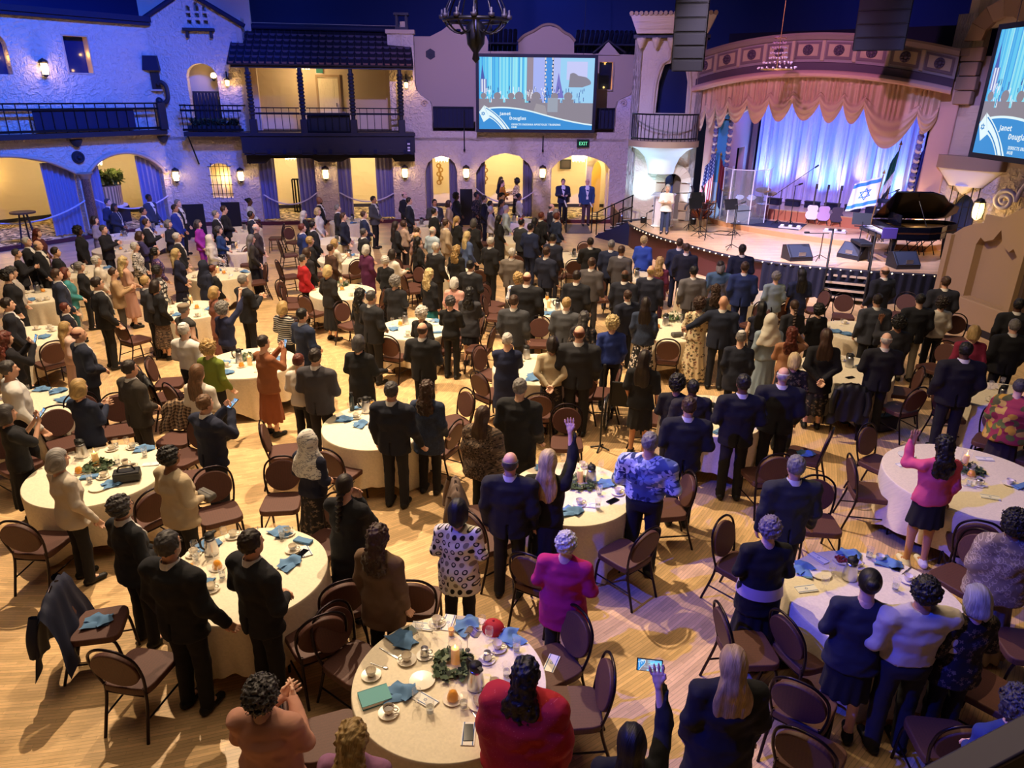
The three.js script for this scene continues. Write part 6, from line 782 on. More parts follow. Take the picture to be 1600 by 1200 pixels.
function hairShape(kind,sit,q){
{
const y0=sit?-0.42:0,c=[0.016,0.012,0.0085][q],cr=(o)=>ell([0,1.655+y0,-0.008],[0.08+o,0.1+o,0.097+o]),face=(h)=>(x,y,z)=>{const yy=y-y0;return Math.max(0.042+0.25*Math.max(0,yy-1.66)-z,yy-h-0.25*(0.06-Math.abs(x)));}; // < 0 inside the face opening
const nz=(x,y,z,a,s=60)=>a*2.4*(vn(s*x,s*y*0.8,s*z)+0.5*vn(2*s*x,1.7*s*y,2*s*z));const wr=(f,lo,hi)=>nets(f,[lo[0],lo[1]+y0,lo[2]],[hi[0],hi[1]+y0,hi[2]],c);
const cut=(d,o)=>Math.max(d,-o);
if(kind==='short'){const b=cr(0.011),F=face(1.695);return wr((x,y,z)=>cut(Math.max(b(x,y,z)+nz(x,y,z,0.0032,55),1.565+y0-y+0.4*Math.max(0,z+0.02),(y-y0<1.63?z-0.035:-1)),F(x,y,z)),[-0.13,1.5,-0.15],[0.13,1.8,0.15]);}
if(kind==='bald'){const b=cr(0.008);return wr((x,y,z)=>Math.max(b(x,y,z),1.57+y0-y,y-y0-1.672-0.25*Math.max(0,-z-0.06),z-0.02),[-0.12,1.53,-0.14],[0.12,1.74,0.06]);}
if(kind==='bob'||kind==='long'||kind==='curlylong'||kind==='wavy'){
const len={bob:1.5,long:1.2,curlylong:1.28,wavy:1.25}[kind],b=cr(0.02),amp={bob:0.003,long:0.0035,curlylong:0.011,wavy:0.006}[kind],F=face(1.685),back=union([cap([0,1.6+y0,-0.045],[0,Math.max(len+0.06,1.5)+y0,-0.07],0.088,0.09),...(len<1.4?[ell([0,(len+1.52) / 2+y0,-0.105],[0.125,(1.56-len) / 2+0.03,0.04])]:[cap([-0.05,1.62+y0,-0.02],[-0.06,1.54+y0,-0.01],0.05,0.045),cap([0.05,1.62+y0,-0.02],[0.06,1.54+y0,-0.01],0.05,0.045)])],0.05),f=union([b,back],0.05),body=cap([0,1.4+y0,-0.02],[0,1.6+y0,0.01],0.05,0.05);
return wr((x,y,z)=>{let d=f(x,y,z)+(kind==='long'||kind==='bob'?amp*(Math.sin(120*x)+Math.sin(71*x+9*z+4*y))*0.6:nz(x,y,z,amp,kind==='wavy'?38:60));d=cut(d,F(x,y,z));const yy=y-y0;if(yy<1.62)d=Math.max(d,z-0.045-Math.abs(x)*0.1);return Math.max(d,len+y0-y+0.02*Math.sin(50*x),-body(x,y,z));},[-0.17,len-0.03,-0.21],[0.17,1.81,0.15]);
}
if(kind==='curly'||kind==='curlyshort'){const o=kind==='curly'?0.045:0.026,b=ell([0,1.645+y0,-0.018],[0.082+o,0.1+o,0.095+o]),F=face(1.68);return wr((x,y,z)=>cut(Math.max(b(x,y,z)+nz(x,y,z,kind==='curly'?0.011:0.006,75)+0.004*Math.sin(110*y+40*x),(kind==='curly'?1.5:1.545)+y0-y,y-y0<1.6?z-0.03:-1),F(x,y,z)),[-0.18,1.46,-0.2],[0.18,1.84,0.16]);}
if(kind==='bun'||kind==='braid'||kind==='pony'){const b=cr(0.012),F=face(1.69),ex=kind==='bun'?[ell([0,1.69+y0,-0.12],[0.055,0.05,0.05])]:kind==='pony'?[cap([0,1.68+y0,-0.11],[0,1.4+y0,-0.15],0.04,0.03)]:[cap([0,1.62+y0,-0.1],[0.03,1.15+y0,-0.14],0.034,0.02)],f=union([b,...ex],0.03);return wr((x,y,z)=>{const yy=y-y0;let d=f(x,y,z);if(kind==='braid'&&z<-0.07&&yy<1.6)d+=0.01*Math.sin(110*yy+60*Math.abs(x));d=cut(Math.max(d,yy<1.57?z+0.06:-1,yy<1.63?z-0.035:-1),F(x,y,z));return d;},[-0.13,kind==='bun'?1.5:1.1,-0.22],[0.13,1.8,0.15]);}
if(kind==='shawl'){const f=union([ell([0,1.65+y0,-0.01],[0.115,0.13,0.13]),stack([[1.2,0.24,0.16,-0.02],[1.36,0.21,0.14,-0.02],[1.46,0.15,0.125,-0.02],[1.56,0.125,0.12,-0.015],[1.62,0.11,0.11,-0.01]].map((r)=>[r[0]+y0,r[1],r[2],r[3]]))],0.04),inn=ell([0,1.635+y0,0.07],[0.085,0.12,0.11]),chest=stack([[1.1,0.2,0.125,0],[1.36,0.18,0.1,0],[1.45,0.08,0.07,-0.01]].map((r)=>[r[0]+y0,r[1],r[2],r[3]]));return wr((x,y,z)=>Math.max(f(x,y,z)+0.006*Math.sin(24*y+30*x)-0.002,-inn(x,y,z),-chest(x,y,z)),[-0.28,1.17,-0.22],[0.28,1.84,0.17]);}
if(kind==='cap'){const f=union([ell([0,1.7+y0,-0.005],[0.105,0.062,0.115]),ell([0,1.69+y0,0.085],[0.07,0.016,0.06])],0.03);return wr((x,y,z)=>Math.max(f(x,y,z),1.675+y0-y),[-0.13,1.66,-0.15],[0.13,1.8,0.17]);}
const b=cr(0.018);return wr((x,y,z)=>Math.max(b(x,y,z),1.735+y0-y+0.12*(z+0.05)),[-0.1,1.7,-0.13],[0.1,1.82,0.08]); // skull cap
}
}
const collarGeo=(sex,sit)=>memo('collar'+sex+sit,()=>{const y0=sit?-0.42:0;return new THREE.CylinderGeometry(0.066,0.078,0.055,20,1,true).translate(0,1.478+y0,-0.013).rotateX(0);});
const shirtFront=(pose,sex,sit,q)=>memo('front'+pose+sex+sit+q,()=>{const t=topFieldFront(sex,sit),y0=sit?-0.42:0;return nets((x,y,z)=>Math.max(t(x,y,z),Math.abs(x)-0.1*Math.max(0,(y-y0-1.06) / 0.4),1.08+y0-y,0.04-z),[-0.12,1.05+y0,0.02],[0.12,1.5+y0,0.2],[0.018,0.014,0.01][q]);});
const topFieldFront=(sex,sit)=>{const m=sex==='m',o=0.027,dy=sit?-0.42:0;return stack((m?[[1.0,0.168+o,0.12+o,0.006],[1.1,0.165+o,0.115+o,0.012],[1.24,0.186+o,0.122+o,0.006],[1.36,0.2,0.124,-0.006],[1.44,0.12,0.092,-0.016],[1.48,0.066,0.075,-0.012]]:[[1.0,0.155+o,0.11+o,0],[1.08,0.14+o,0.1+o,0.004],[1.24,0.16+o,0.122+o,0.016],[1.34,0.17,0.118,0],[1.42,0.12,0.086,-0.016],[1.47,0.06,0.068,-0.012]]).map((r)=>[r[0]+dy,r[1]*1.09,r[2]*1.05,r[3]]));};
const tieGeo=(sit)=>memo('tie'+sit,()=>{const t=topFieldFront('m',sit),y0=sit?-0.42:0;return nets((x,y,z)=>Math.max(t(x,y,z)-0.007,Math.abs(x)-0.012-0.03*Math.max(0,1.44+y0-y),1.1+y0-y,0.05-z),[-0.05,1.08+y0,0.03],[0.05,1.49+y0,0.2],0.009);});
// cloth materials with prints
const fab=new Map();
const weave=dtex(128,128,(u,v)=>{const k=128+60*Math.sin(u*6.283*32)*Math.sin(v*6.283*32)+60*(n64(u,v)-0.5);return[k,k,k];},false,8,8);
const PRINT={
dots:(x,w,h)=>{x.fillStyle='#e2dccb';x.fillRect(0,0,w,h);const R=rng(4);for(let i=0;i<8;i++)for(let j=0;j<8;j++){const a=(i+0.5+(j%2)*0.5)*w / 8,b=(j+0.5)*h / 8,k=Math.floor(R()*4);x.fillStyle=k?'#191614':'#8d8474';x.beginPath();x.ellipse(a%w,b,w / 26,h / 22,0,0,7);x.fill();if(k>1){x.fillStyle='#d8d0bc';x.beginPath();x.ellipse(a%w,b-1,w / 44,h / 38,0,0,7);x.fill();}}},
aloha:(x,w,h)=>{x.fillStyle='#4d5f92';x.fillRect(0,0,w,h);const R=rng(14);for(let i=0;i<46;i++){const a=R()*w,b=R()*h,r=12+14*R();x.fillStyle=['#a8b8dc','#c2cde6','#26345e','#7d92c4','#dfe6f4'][i%5];for(let k=0;k<5;k++){x.beginPath();x.ellipse(a+r*Math.cos(k*1.257),b+r*Math.sin(k*1.257),r*0.8,r*0.36,k*1.257,0,7);x.fill();}}},
leopard:(x,w,h)=>{x.fillStyle='#5c4a3c';x.fillRect(0,0,w,h);const R=rng(24);for(let i=0;i<420;i++){x.fillStyle=R()<0.6?'#231b18':'#86705a';x.beginPath();x.ellipse(R()*w,R()*h,4+4*R(),3+3*R(),R()*3,0,7);x.fill();}},
floral:(x,w,h)=>{x.fillStyle='#e0cfa8';x.fillRect(0,0,w,h);const R=rng(34);for(let i=0;i<70;i++){const a=R()*w,b=R()*h;x.fillStyle=['#4a2418','#3a3a20','#7a3424','#2c2018'][i%4];for(let k=0;k<4;k++){x.beginPath();x.ellipse(a+7*Math.cos(k*1.57+i),b+7*Math.sin(k*1.57+i),6,3,k*1.57+i,0,7);x.fill();}}},
bwfloral:(x,w,h)=>{x.fillStyle='#14141a';x.fillRect(0,0,w,h);const R=rng(44);for(let i=0;i<90;i++){const a=R()*w,b=R()*h;x.fillStyle=i%4?'#e8e2da':'#a89c92';for(let k=0;k<5;k++){x.beginPath();x.ellipse(a+7*Math.cos(k*1.257+i),b+7*Math.sin(k*1.257+i),6,3.4,k*1.257+i,0,7);x.fill();}}},
darkfloral:(x,w,h)=>{x.fillStyle='#17151c';x.fillRect(0,0,w,h);const R=rng(54);for(let i=0;i<80;i++){const a=R()*w,b=R()*h;x.fillStyle=['#5a4a40','#70604e','#3e3a46','#7c6a58'][i%4];for(let k=0;k<4;k++){x.beginPath();x.ellipse(a+6*Math.cos(k*1.57+i),b+6*Math.sin(k*1.57+i),5,3,k*1.57+i,0,7);x.fill();}}},
bluewhite:(x,w,h)=>{x.fillStyle='#e6e8f0';x.fillRect(0,0,w,h);const R=rng(64);for(let i=0;i<40;i++){x.fillStyle=['#2c3f86','#4a62a8','#8fa0cc'][i%3];x.beginPath();x.ellipse(R()*w,R()*h,14,7,R()*3,0,7);x.fill();}},
bwpatch:(x,w,h)=>{x.fillStyle='#dcd8d4';x.fillRect(0,0,w,h);const R=rng(74);for(let i=0;i<150;i++){x.fillStyle='#15141a';x.beginPath();x.ellipse(R()*w,R()*h,11,5,R()*3,0,7);x.fill();}},
purplefloral:(x,w,h)=>{x.fillStyle='#4c3c78';x.fillRect(0,0,w,h);const R=rng(84);for(let i=0;i<90;i++){x.fillStyle=['#8a6aa8','#c8a0b8','#2c2450','#a888c8'][i%4];x.beginPath();x.ellipse(R()*w,R()*h,10,6,R()*3,0,7);x.fill();}},
stripes:(x,w,h)=>{for(let i=0;i<32;i++){x.fillStyle=i%2?'#16161c':'#a8a49c';x.fillRect(0,i*h / 32,w,h / 32+1);}},
plaid:(x,w,h)=>{x.fillStyle='#dcdad6';x.fillRect(0,0,w,h);x.fillStyle='rgba(18,18,24,0.75)';for(let i=0;i<4;i++){x.fillRect(i*w / 4,0,w / 9,h);x.fillRect(0,i*h / 4,w,h / 9);}},
shawlprint:(x,w,h)=>{x.fillStyle='#a83a48';x.fillRect(0,0,w,h);const R=rng(94);for(let i=0;i<70;i++){x.fillStyle=['#c89a2c','#6a7a34','#d8b050','#8a2434','#5a5a28'][i%5];x.beginPath();x.ellipse(R()*w,R()*h,20,14,R()*3,0,7);x.fill();}},
lace:(x,w,h)=>{x.fillStyle='#d8d4cc';x.fillRect(0,0,w,h);const R=rng(104);x.strokeStyle='#6a6a74';x.lineWidth=3;for(let i=0;i<110;i++){x.beginPath();x.arc(R()*w,R()*h,5+9*R(),0,4+2*R());x.stroke();}},
beigelace:(x,w,h)=>{x.fillStyle='#8a7866';x.fillRect(0,0,w,h);const R=rng(114);x.strokeStyle='#c4b294';x.lineWidth=3;for(let i=0;i<130;i++){x.beginPath();x.arc(R()*w,R()*h,5+9*R(),0,5);x.stroke();}},
sparkle:(x,w,h)=>{x.fillStyle='#b01a2c';x.fillRect(0,0,w,h);const R=rng(124);for(let i=0;i<160;i++){x.fillStyle='#d8706a';x.fillRect(R()*w,R()*h,2,2);}},
denim:(x,w,h)=>{x.fillStyle='#2a3650';x.fillRect(0,0,w,h);const R=rng(134);for(let i=0;i<900;i++){x.fillStyle=R()<0.5?'#34425e':'#222c42';x.fillRect(R()*w,R()*h,2,9);}},
tweed:(x,w,h)=>{x.fillStyle='#8a7a66';x.fillRect(0,0,w,h);const R=rng(144);for(let i=0;i<1200;i++){x.fillStyle=R()<0.5?'#a4937c':'#6a5c4c';x.fillRect(R()*w,R()*h,4,2);}},
};
const REP={dots:1.6,aloha:1.7,leopard:2.2,floral:2,bwfloral:2.4,darkfloral:2.2,bluewhite:2,bwpatch:2.6,purplefloral:2.4,stripes:1.5,plaid:2.4,shawlprint:1.3,lace:3,beigelace:2,sparkle:2.4,denim:2,tweed:3};
function cloth(c){return memo('fab'+c,()=>PRINT[c]?mat(0xffffff,0.88,{map:ctex(256,256,PRINT[c],REP[c],REP[c])}):new THREE.MeshStandardMaterial({color:c,roughness:0.9,bumpMap:weave,bumpScale:0.0012}));}
const SKIN={p:0xd9a78a,l:0xe6b89c,t:0xbf8a66,b:0x8a5a3e,d:0x5a3826},HAIR={k:0x120e0d,d:0x2a1b14,b:0x4a3020,l:0x7a5636,o:0xc9a66a,y:0xe0c68c,g:0x8c8884,s:0xb4b0ac,w:0xe2ded6,r:0x6e2f1e,n:0x4e4a4a};
const skinM=(k)=>memo('skin'+k,()=>new THREE.MeshPhysicalMaterial({color:SKIN[k],roughness:0.6,vertexColors:true})),hairTex=dtex(256,64,(u,v)=>{const k=255*(0.62+0.3*n128(u,v)*(0.6+0.8*n32(u,v))+0.14*n16(u,v));return[k,k,k];},true,2.2,0.5),hairM=(k)=>memo('hm'+k,()=>mat(HAIR[k]??k,0.55,{map:hairTex,bumpMap:hairTex,bumpScale:0.004}));
// P(x, z, turn, height, "sex pose top:colour bottom:colour hair:colour skin [flags]", label)
const PEOPLE=[];
function P(x,z,turn,h,spec,text,opt={}){
const[short,rest='']=text.split(' / '),label=short+(/^(hands|looking)/.test(rest)?', ':' ')+rest;if(!/^(person|figure)/.test(short)||!opt.y)PEOPLE.push({x,z,turn,short});
const w=spec.split(' '),sex=w[0],pose=w[1],sit=w.includes('sit'),[tk,tc]=w[2].split(':'),[bk,bc]=w[3].split(':'),[hk,hc='k']=w[4].split(':'),sk=w[5],q=w.includes('q2')?2:w.includes('q1')?1:0,m=sex==='m',wide=w.includes('wide');
const n=thing('person',label,'person',[x,opt.y||0,z],turn,opt.group),k=h / 1.75,girth=k*(wide?1.14:w.includes('slim')?0.92:1.02);n.scale.set(girth,k,girth);
const col=(c)=>(c[0]==='#'?c:PRINT[c]?c:'#'+c);
part('body',bodyGeo(sex,pose,sit,q,wide),skinM(sk),n);
const suit=tk==='suit',top=suit?'jacket':tk;part(suit||tk==='jacket'?'jacket':tk==='tee'?'shirt':tk,topGeo(top,sex,pose,sit,q),cloth(col(tc)),n);
part(bk==='trousers'?'trousers':'skirt',bottomGeo(bk,sex,sit,q),cloth(col(bc==='-'?tc:bc)),n);
if(hk!=='none')part(hk==='shawl'?'head_shawl':hk==='cap'?'flat_cap':hk==='kippah'?'skull_cap':'hair',hairGeo(hk,sit,q,wide),PRINT[hc]?cloth(hc):hc.length===6?cloth('#'+hc):hairM(hc),n);
const x2=w.find((a)=>a.startsWith('h2='));if(x2){const[a,b]=x2.slice(3).split(':');part(a==='kippah'?'skull_cap':'hair',hairGeo(a,sit,q,wide),b.length===6?cloth('#'+b):hairM(b),n);}
if(suit){const cc=w.find((a)=>a.startsWith('c='));part('shirt_collar',collarGeo(sex,sit),cloth(cc?'#'+cc.slice(2):'#e4e0da'),n);part('shirt_front',shirtFront(pose,sex,sit,q),cloth(cc?'#'+cc.slice(2):'#e4e0da'),n);const ti=w.find((a)=>a.startsWith('tie='));if(ti)part('tie',tieGeo(sit),cloth('#'+ti.slice(4)),n);}
const lany=w.includes('badge');if(lany){part('lanyard',tube([[-0.06,1.47,0.06],[-0.05,1.3,0.15],[0,1.12,0.17],[0.05,1.3,0.15],[0.06,1.47,0.06]],0.006,16,4),M.white,n);part('badge',box(0.08,0.11,0.008,0,1.06,0.175),M.white,n);}
if(w.includes('beard'))part('beard',memo('beard'+q+wide,()=>headFix(nets((a,b,c)=>Math.max(ell([0,1.545,0.052],[0.058,0.05,0.05])(a,b,c),b-1.566-0.5*Math.max(0,Math.abs(a)-0.03)),[-0.08,1.48,-0.02],[0.08,1.63,0.13],0.009),0,wide)),hairM(hc.length===1?hc:'k'),n);
if(w.includes('specs'))part('glasses',memo('specs'+wide,()=>headFix(merge([new THREE.TorusGeometry(0.022,0.0028,5,16).translate(-0.032,1.638,0.1),new THREE.TorusGeometry(0.022,0.0028,5,16).translate(0.032,1.638,0.1),bar([-0.01,1.64,0.102],[0.01,1.64,0.102],0.0025),bar([-0.054,1.642,0.098],[-0.082,1.64,0.0],0.0025),bar([0.054,1.642,0.098],[0.082,1.64,0.0],0.0025)]),0,wide)),M.black,n);
const sash=w.find((a)=>a.startsWith('sash='));if(sash)part('sash',new THREE.CylinderGeometry(0.207,0.228,0.12,28,1,true).scale(1,1,0.8).translate(0,0.95,0),mat('#'+sash.slice(5),0.6,{side:THREE.DoubleSide}),n);
if(opt.hold){const R=rig(sex,pose,sit),a=R.arms[opt.arm??1],d=V(a.wr[0]-a.el[0],a.wr[1]-a.el[1],a.wr[2]-a.el[2]).normalize(),p=V(a.wr[0]*(Math.abs(a.wr[0])<0.12?0.3:1),a.wr[1],a.wr[2]).addScaledVector(d,0.1);if(opt.arm===1)p.x+=0.06;p.multiply(n.scale).applyAxisAngle(V(0,1,0),turn).add(n.position);const g=dup(protos[opt.hold],[p.x,p.y,p.z],turn,opt.holdLabel,null,opt.hold==='lit_phone'?'mobile_phone':opt.hold);g.rotation.order='YXZ';g.rotation.x=opt.tilt??-1.2;if(opt.roll)g.rotateY(opt.roll);}
if(!w.includes('noshoe'))for(const g of shoeGeo(sit,sex))part('shoe',g,bk==='mini'?M.white:M.black,n);
return n;
}

const COATS=(pt)=>[['black coat with glossy lining draped over the chair back by the tall man in glasses',-3.84,-5.33,1.82,M.navy,0.66,0.62],['brown tartan scarf coat draped over a chair beside the lime green cardigan',-4.78,-9.2,-0.09,mat(0xffffff,0.9,{map:pt}),0.6,0.42],['black coat hanging over the chair in front of the olive-brown suit',-5.61,-10.71,2.29,M.black,0.6,0.66],['mauve jacket draped over the chair behind the balding man',-0.35,-7.26,1.67,mat(0x6a5850,0.9),0.5,0.4],['black shawl hanging over the chair before the clasped hands',5.38,-10.66,2.91,M.black,0.5,0.6]];
const LOOSE=[['floor_bag',6.14,0,-10.71,0.3,'black leather bag on the floor under the chair beside the old man','bag'],['floor_bag',2.65,0,-5.45,0.2,'black bag on the floor between the chairs before the slate jacket','bag'],['handbag',5.68,0,-11,0.2,'small black bag under the chair facing the clasped hands','bag'],['blue_napkin',-3.84,0.5,-5.33,0.4,'blue napkin thrown on the chair seat behind the tall man in glasses','blue_napkin'],['folded_napkin',-0.45,0.01,-16.65,0.3,'dark blue booklet lying on the floor beneath an aisle chair','booklet'],['blue_napkin',4.08,0.49,-8.87,0.2,'pale blue cloth on the chair seat beside the silver-haired charcoal suit','blue_napkin'],['program_card',0.37,0.49,-4.88,1.2,'white leaflet on the chair seat beside the front table','program_card']];
const WCH=[1.84,-10.61,2.9];
const MPOLE=[1.37,-9.91];
const CAM=[-12.38,-30.49];
const PANELS=[[-11.67,-26.52,0.3,0.72,1.25,'black free-standing panel behind the purple trouser suit'],[-10.67,-27.48,0.2,0.66,1.2,'second black free-standing panel behind the tripod legs'],[-1.93,-29.71,0.05,0.5,1.5,'tall navy-black panel against the pier of the middle arch']];

const WHAT={cup_and_saucer:'white cup and saucer',water_goblet:'clear goblet',blue_napkin:'blue napkin',coffee_carafe:'steel coffee carafe',juice_carafe:'orange juice carafe',program_card:'white printed card',candle:'lit candle in glass'};
// the phrase for a thing among the crowd: the person it is next to, each person used once per kind
const near=new Map();
function beside(what,x,z,turn){
const seen=near.get(what)||near.set(what,new Set()).get(what),c=PEOPLE.map((p)=>[Math.hypot(p.x-x,p.z-z),p]).sort((a,b)=>a[0]-b[0]);
for(const[d,p]of c){const fb=((x-p.x)*Math.sin(p.turn)+(z-p.z)*Math.cos(p.turn)) / d,l=what+(fb>0.6?' before the ':fb<-0.6?' behind the ':' beside the ')+p.short;if(!seen.has(l)&&p.short.split(' ').length+what.split(' ').length<15){seen.add(l);return l;}}
}
function FAR(key,counts,seed){const r=rng(seed),t=TB[key];t.have??=[];['cup_and_saucer','water_goblet','blue_napkin','program_card','coffee_carafe','juice_carafe','candle'].forEach((k,i)=>{for(let m=0;m<counts[i];m++){const mid=i>3;let x,z,n=0;do{const a=r()*6.283,q=t.r*(mid?0.1+0.22*r():0.5+0.34*r());x=q*Math.cos(a);z=q*Math.sin(a);}while(n++<40&&t.have.some(([a,b])=>Math.hypot(a-x,b-z)<0.13));IT(k,key,x,z,r()*6.28,beside(WHAT[k],t.x+x,t.z+z));}});}
const CHAIRS=[];function CH(x,z,turn){const r=dup(chairProto,[x,0,z],turn,beside('brown padded banquet chair',x,z),null,'banquet_chair');r.userData.category='chair';}
proto('booklet','book',(g)=>{part('cover',box(0.1,0.012,0.15,0,0.007,0),mat(0x1c3a2a,0.5),g);part('pages',box(0.094,0.008,0.146,0.004,0.007,0),M.white,g);});
proto('baseball_hat','hat',(g)=>{const rm=mat(0xb01820,0.8);part('cap_crown',new THREE.SphereGeometry(0.095,20,12,0,PI*2,0,PI / 2).scale(1,1.05,1.1),rm,g);const t=ctex(128,64,(x,w,h)=>{x.fillStyle='#b01820';x.fillRect(0,0,w,h);x.fillStyle='#f0e8e4';x.font='bold 30px serif';x.textAlign='center';x.fillText('Indiana',w / 2,42);});part('cap_print',new THREE.CylinderGeometry(0.0975,0.102,0.045,16,1,true,-0.55,1.1).scale(1,1,1.1).translate(0,0.035,0),mat(0xffffff,0.8,{map:t}),g);part('cap_peak',new THREE.CylinderGeometry(0.1,0.105,0.012,20,1,false,-1.1,2.2).scale(0.9,1,1.2).translate(0,0.008,0.07),rm,g);part('button',new THREE.SphereGeometry(0.012,8,6).translate(0,0.1,0),rm,g);});
proto('steel_bottle','bottle',(g)=>{part('bottle_body',lathe([[0,0],[0.035,0],[0.036,0.2],[0.022,0.24],[0,0.24]],16),mat(0x3a4448,0.35,{metalness:0.6}),g);part('cap',cyl(0.026,0.026,0.04,0,0.26,0),M.black,g);});
proto('blue_bottle','bottle',(g)=>{part('bottle_body',lathe([[0,0],[0.036,0],[0.038,0.2],[0.024,0.25],[0,0.25]],16),mat(0x1a3a8a,0.3),g);part('cap',cyl(0.024,0.024,0.04,0,0.27,0),M.navy,g);});
proto('red_plate','plate',(g)=>{part('plate_body',lathe([[0,0.006],[0.05,0.006],[0.085,0.016],[0.088,0.02],[0.05,0.012],[0,0.012]],24),china,g);const R=rng(6),l=[];for(let i=0;i<22;i++)l.push(new THREE.SphereGeometry(0.012+0.006*R(),6,5).translate(0.045*(R()-0.5)*2,0.022+0.01*R(),0.045*(R()-0.5)*2));part('food',merge(l),mat(0x8c2a20,0.5),g).userData.kind='stuff';});
proto('flower_bowl','flowers',(g)=>{part('bowl',lathe([[0,0],[0.08,0.0],[0.12,0.06],[0.11,0.06],[0,0.02]],18),china,g);const R=rng(16),l=[],f=[];for(let i=0;i<90;i++){const a=R()*6.28,d=0.2*Math.sqrt(R());l.push(new THREE.PlaneGeometry(0.03,0.07).rotateX(R()*3).rotateY(R()*6).translate(d*Math.cos(a),0.06+0.07*R(),d*Math.sin(a)));}for(let i=0;i<26;i++){const a=R()*6.28,d=0.17*Math.sqrt(R());f.push(new THREE.IcosahedronGeometry(0.022,0).translate(d*Math.cos(a),0.11+0.04*R(),d*Math.sin(a)));}part('leaves',merge(l),mat(0x44603a,0.8,{side:THREE.DoubleSide}),g).userData.kind='stuff';part('blossoms',merge(f),mat(0xe8e2d0,0.8),g).userData.kind='stuff';});
proto('grey_purse','bag',(g)=>{part('bag_body',rbox(0.24,0.08,0.12,0.03,0,0.045,0,3),mat(0x5a5854,0.7),g);part('zip',box(0.2,0.008,0.01,0,0.087,0),M.steel,g);});
proto('lit_phone','phone',(g)=>{part('phone_body',rbox(0.078,0.01,0.16,0.004),M.black,g);part('phone_screen',box(0.068,0.001,0.145,0,0.0056,0),new THREE.MeshStandardMaterial({color:0x0,emissive:0xffffff,emissiveMap:screenTex,emissiveIntensity:1.6}),g);});
